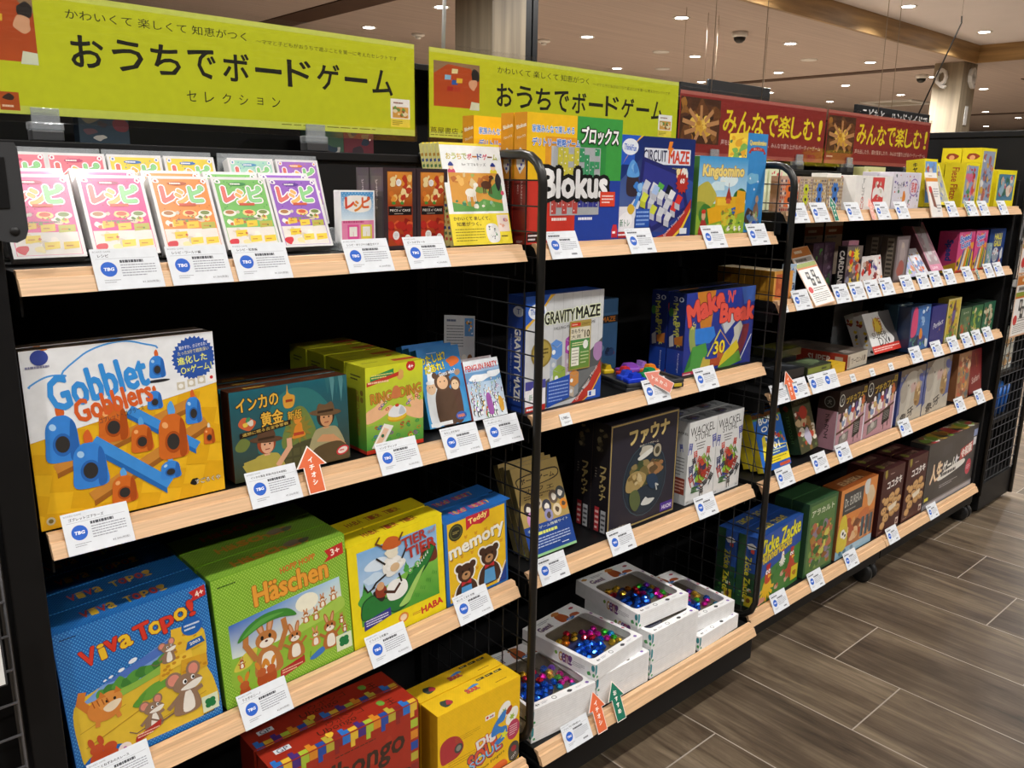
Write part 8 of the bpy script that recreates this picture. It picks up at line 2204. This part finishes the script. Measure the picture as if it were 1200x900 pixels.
def left_pop():
    r = empty('hanging_sign', (-.16, -.03, .77)); tag(r, 'white framed sign hanging on the wire grid at the left edge', 'sign')
    a = Art(.20, .10); a.R(0, 0, 100, a.H, '#e9e9e6'); a.R(0, 0, 94, a.H * .55, '#d0672f'); a.F(10, 10, 80, 22, 2, '#f0d8c0', t=.6); a.F(10, 32, 90, 44, 2, '#8a8a88')
    me = sheet_mesh('sign_sheet', a, .20, .096, .001); s = link('sign_sheet', me, M['paper'], r); s.location = (-.10, -.0035, .004)
    MB().box(-.102, .103, -.002, .004, 0, .104, .002).build('backing', M['grey_plastic'], r)
    MB().box(-.02, .02, .003, .031, .085, .10, .002).build('hook', M['black'], r)
left_pop()

# ------------------------------------------------------------------ signs, letters and wires in the hall
def hall_signs():
    def letter(lab, loc, rot, w, h):
        v, f, x0, x1, y0, y1 = glyphs('Q', .03)
        mb = MB()
        k, m = w / (x1 - x0), h / (y1 - y0)
        for dz, fl in ((0, False), (.05, True)):
            mb.add([((a - (x0 + x1) / 2) * k, dz, (b - (y0 + y1) / 2) * m) for a, b in v], f)
        # side walls from boundary edges
        cnt = {}
        for g in f:
            for i in range(len(g)):
                e = (g[i], g[(i + 1) % len(g)]); q = tuple(sorted(e)); cnt.setdefault(q, []).append(e)
        n = len(v)
        for q, es in cnt.items():
            if len(es) == 1:
                a, b = es[0]; mb.f.append((a, b, b + n, a + n)); mb.sm.append(False)
        o = mb.build('letter_sign', M['white_plastic']); o.location = loc; o.rotation_euler = rot
        tag(o, lab, 'letter sign')
    letter('white letter Q on the left face of the oak pillar', (11.745, 3.755, 2.80), (0, 0, radians(-90)), .155, .26)
    letter('white letter Q on the right face of the oak pillar', (12.04, 3.445, 2.81), (0, 0, 0), .17, .26)
    o = MB().box(12.02, 12.10, 3.49, 3.50, 2.22, 2.46).build('wall_plate', M['white_plastic']); tag(o, 'small white plate low on the right face of the oak pillar', 'plate')
    r = empty('hanging_sign', (5.05, 1.2, 1.62)); tag(r, 'black hanging category sign half hidden behind the last red banner', 'sign')
    MB().box(-.55, .415, 0, .02, 0, .24, .002).build('board', M['dark_sign'], r)
    a = Art(.9, .22); a.T('こどもと、ハンドメイドで', 50, 17, 96, 7, '#e8e8e6', b=.02)
    V, F, K = art_faces(a, 'front', 1, 1, 1)
    me = bpy.data.meshes.new('lettering'); me.from_pydata(V, [], F); me.color_attributes.new('Col', 'FLOAT_COLOR', 'CORNER').data.foreach_set('color', [q for c in K for q in c])
    t = link('lettering', me, M['paper'], r); t.location = (-.5, -.0005, .04)
    for (x0, x1, z0, z1, lab) in ((6.55, 6.98, 2.22, 2.345, 'small dark hanging sign above the end of the second yellow banner'), (7.0, 8.10, 2.22, 2.405, 'long dark hanging sign above the first red banner')):
        r2 = empty('hanging_sign', ((x0 + x1) / 2, 4.0, z0)); tag(r2, lab, 'sign')
        w2 = (x1 - x0) / 2
        MB().box(-w2, w2, 0, .03, 0, z1 - z0, .003).build('board', M['dark_sign'], r2)
        MB().tube([(-w2 * .8, .015, z1 - z0), (-w2 * .8, .015, 3.0 - z0)], .003, 6).tube([(w2 * .8, .015, z1 - z0), (w2 * .8, .015, 3.0 - z0)], .003, 6).build('hanger', M['string'], r2)
    def wire(lab, pts, rad=.0035, mat='string', grp='thin wires hanging from the ceiling'):
        o = MB().tube(pts, rad, 6).build('suspension_wire', M[mat]); tag(o, lab, 'wire', grp if mat == 'string' else None)
    wire('thin pale wire hanging left of the dome camera', [(2.82, 1.0, 3.2), (2.835, 1.0, 1.75)], .0018)
    wire('thin pale wire hanging right of the dome camera', [(3.19, 1.0, 3.2), (3.215, 1.0, 1.75)], .0018)
    wire('thin pale wire hanging left of the air conditioner vent', [(4.29, 1.0, 3.2), (4.34, 1.0, 1.80)], .0018)
    wire('thin pale wire hanging just left of the oak pillar', [(4.86, 1.2, 3.2), (4.92, 1.2, 1.86)], .0018)
    wire('dark slanted cable from the ceiling to the black hanging sign', [(5.75, 1.2, 2.48), (5.76, 1.2, 2.44), (5.30, 1.2, 1.86)], .005, 'tube')
    wire('dark upper cable holding the slanted one to the ceiling', [(5.75, 1.2, 3.2), (5.75, 1.2, 2.48)], .0008, 'tube')
    wire('thick white cable hanging behind the gap between the yellow banners', [(1.445, 1.0, 3.2), (1.450, 1.0, 2.0), (1.440, 1.0, 1.75)], .006, 'white_plastic')
hall_signs()

def rear_rack():
    """the rack standing back to back behind, seen in the slots under the banners"""
    r = empty('rear_rack', (1.5, 1.5, 0)); tag(r, 'dark rack standing behind the shelf units, seen under the banners', 'rack')
    MB().box(-1.6, 1.9, .02, .05, .1, 1.78).build('back_panel', M['panel'], r)
    for z in (1.47, 1.79): MB().box(-1.6, 1.9, -.25, .02, z - .02, z, .002).build('shelf', M['black'], r)
    MB().box(-1.6, 1.9, -.28, .05, 0, .12).build('base', M['black'], r)
    cs = ['#5a3f4a', '#2a3a4a', '#6a5f4a', '#3a2f38', '#6a6250', '#3f5a4a', '#6a2f3a', '#a8a4a0']
    q = random.Random(5)
    for k in (1, 5, 6, 11):
        x = .30 + k * .165 + q.uniform(-.02, .02); w, h = q.uniform(.09, .14), q.uniform(.10, .17)
        o = link('packaged_game', box_mesh('packaged_game', w, h, .05, {'front': c_busy(w, h, cs[k % 8], cs, 9, 14, k)}, cs[k % 8]), M['card'])
        o.location = (x, 1.31, 1.4705); tag(o, 'small packaged game on the rear rack, seen under the banners', 'packaged game', 'packages on the rear rack')
rear_rack()
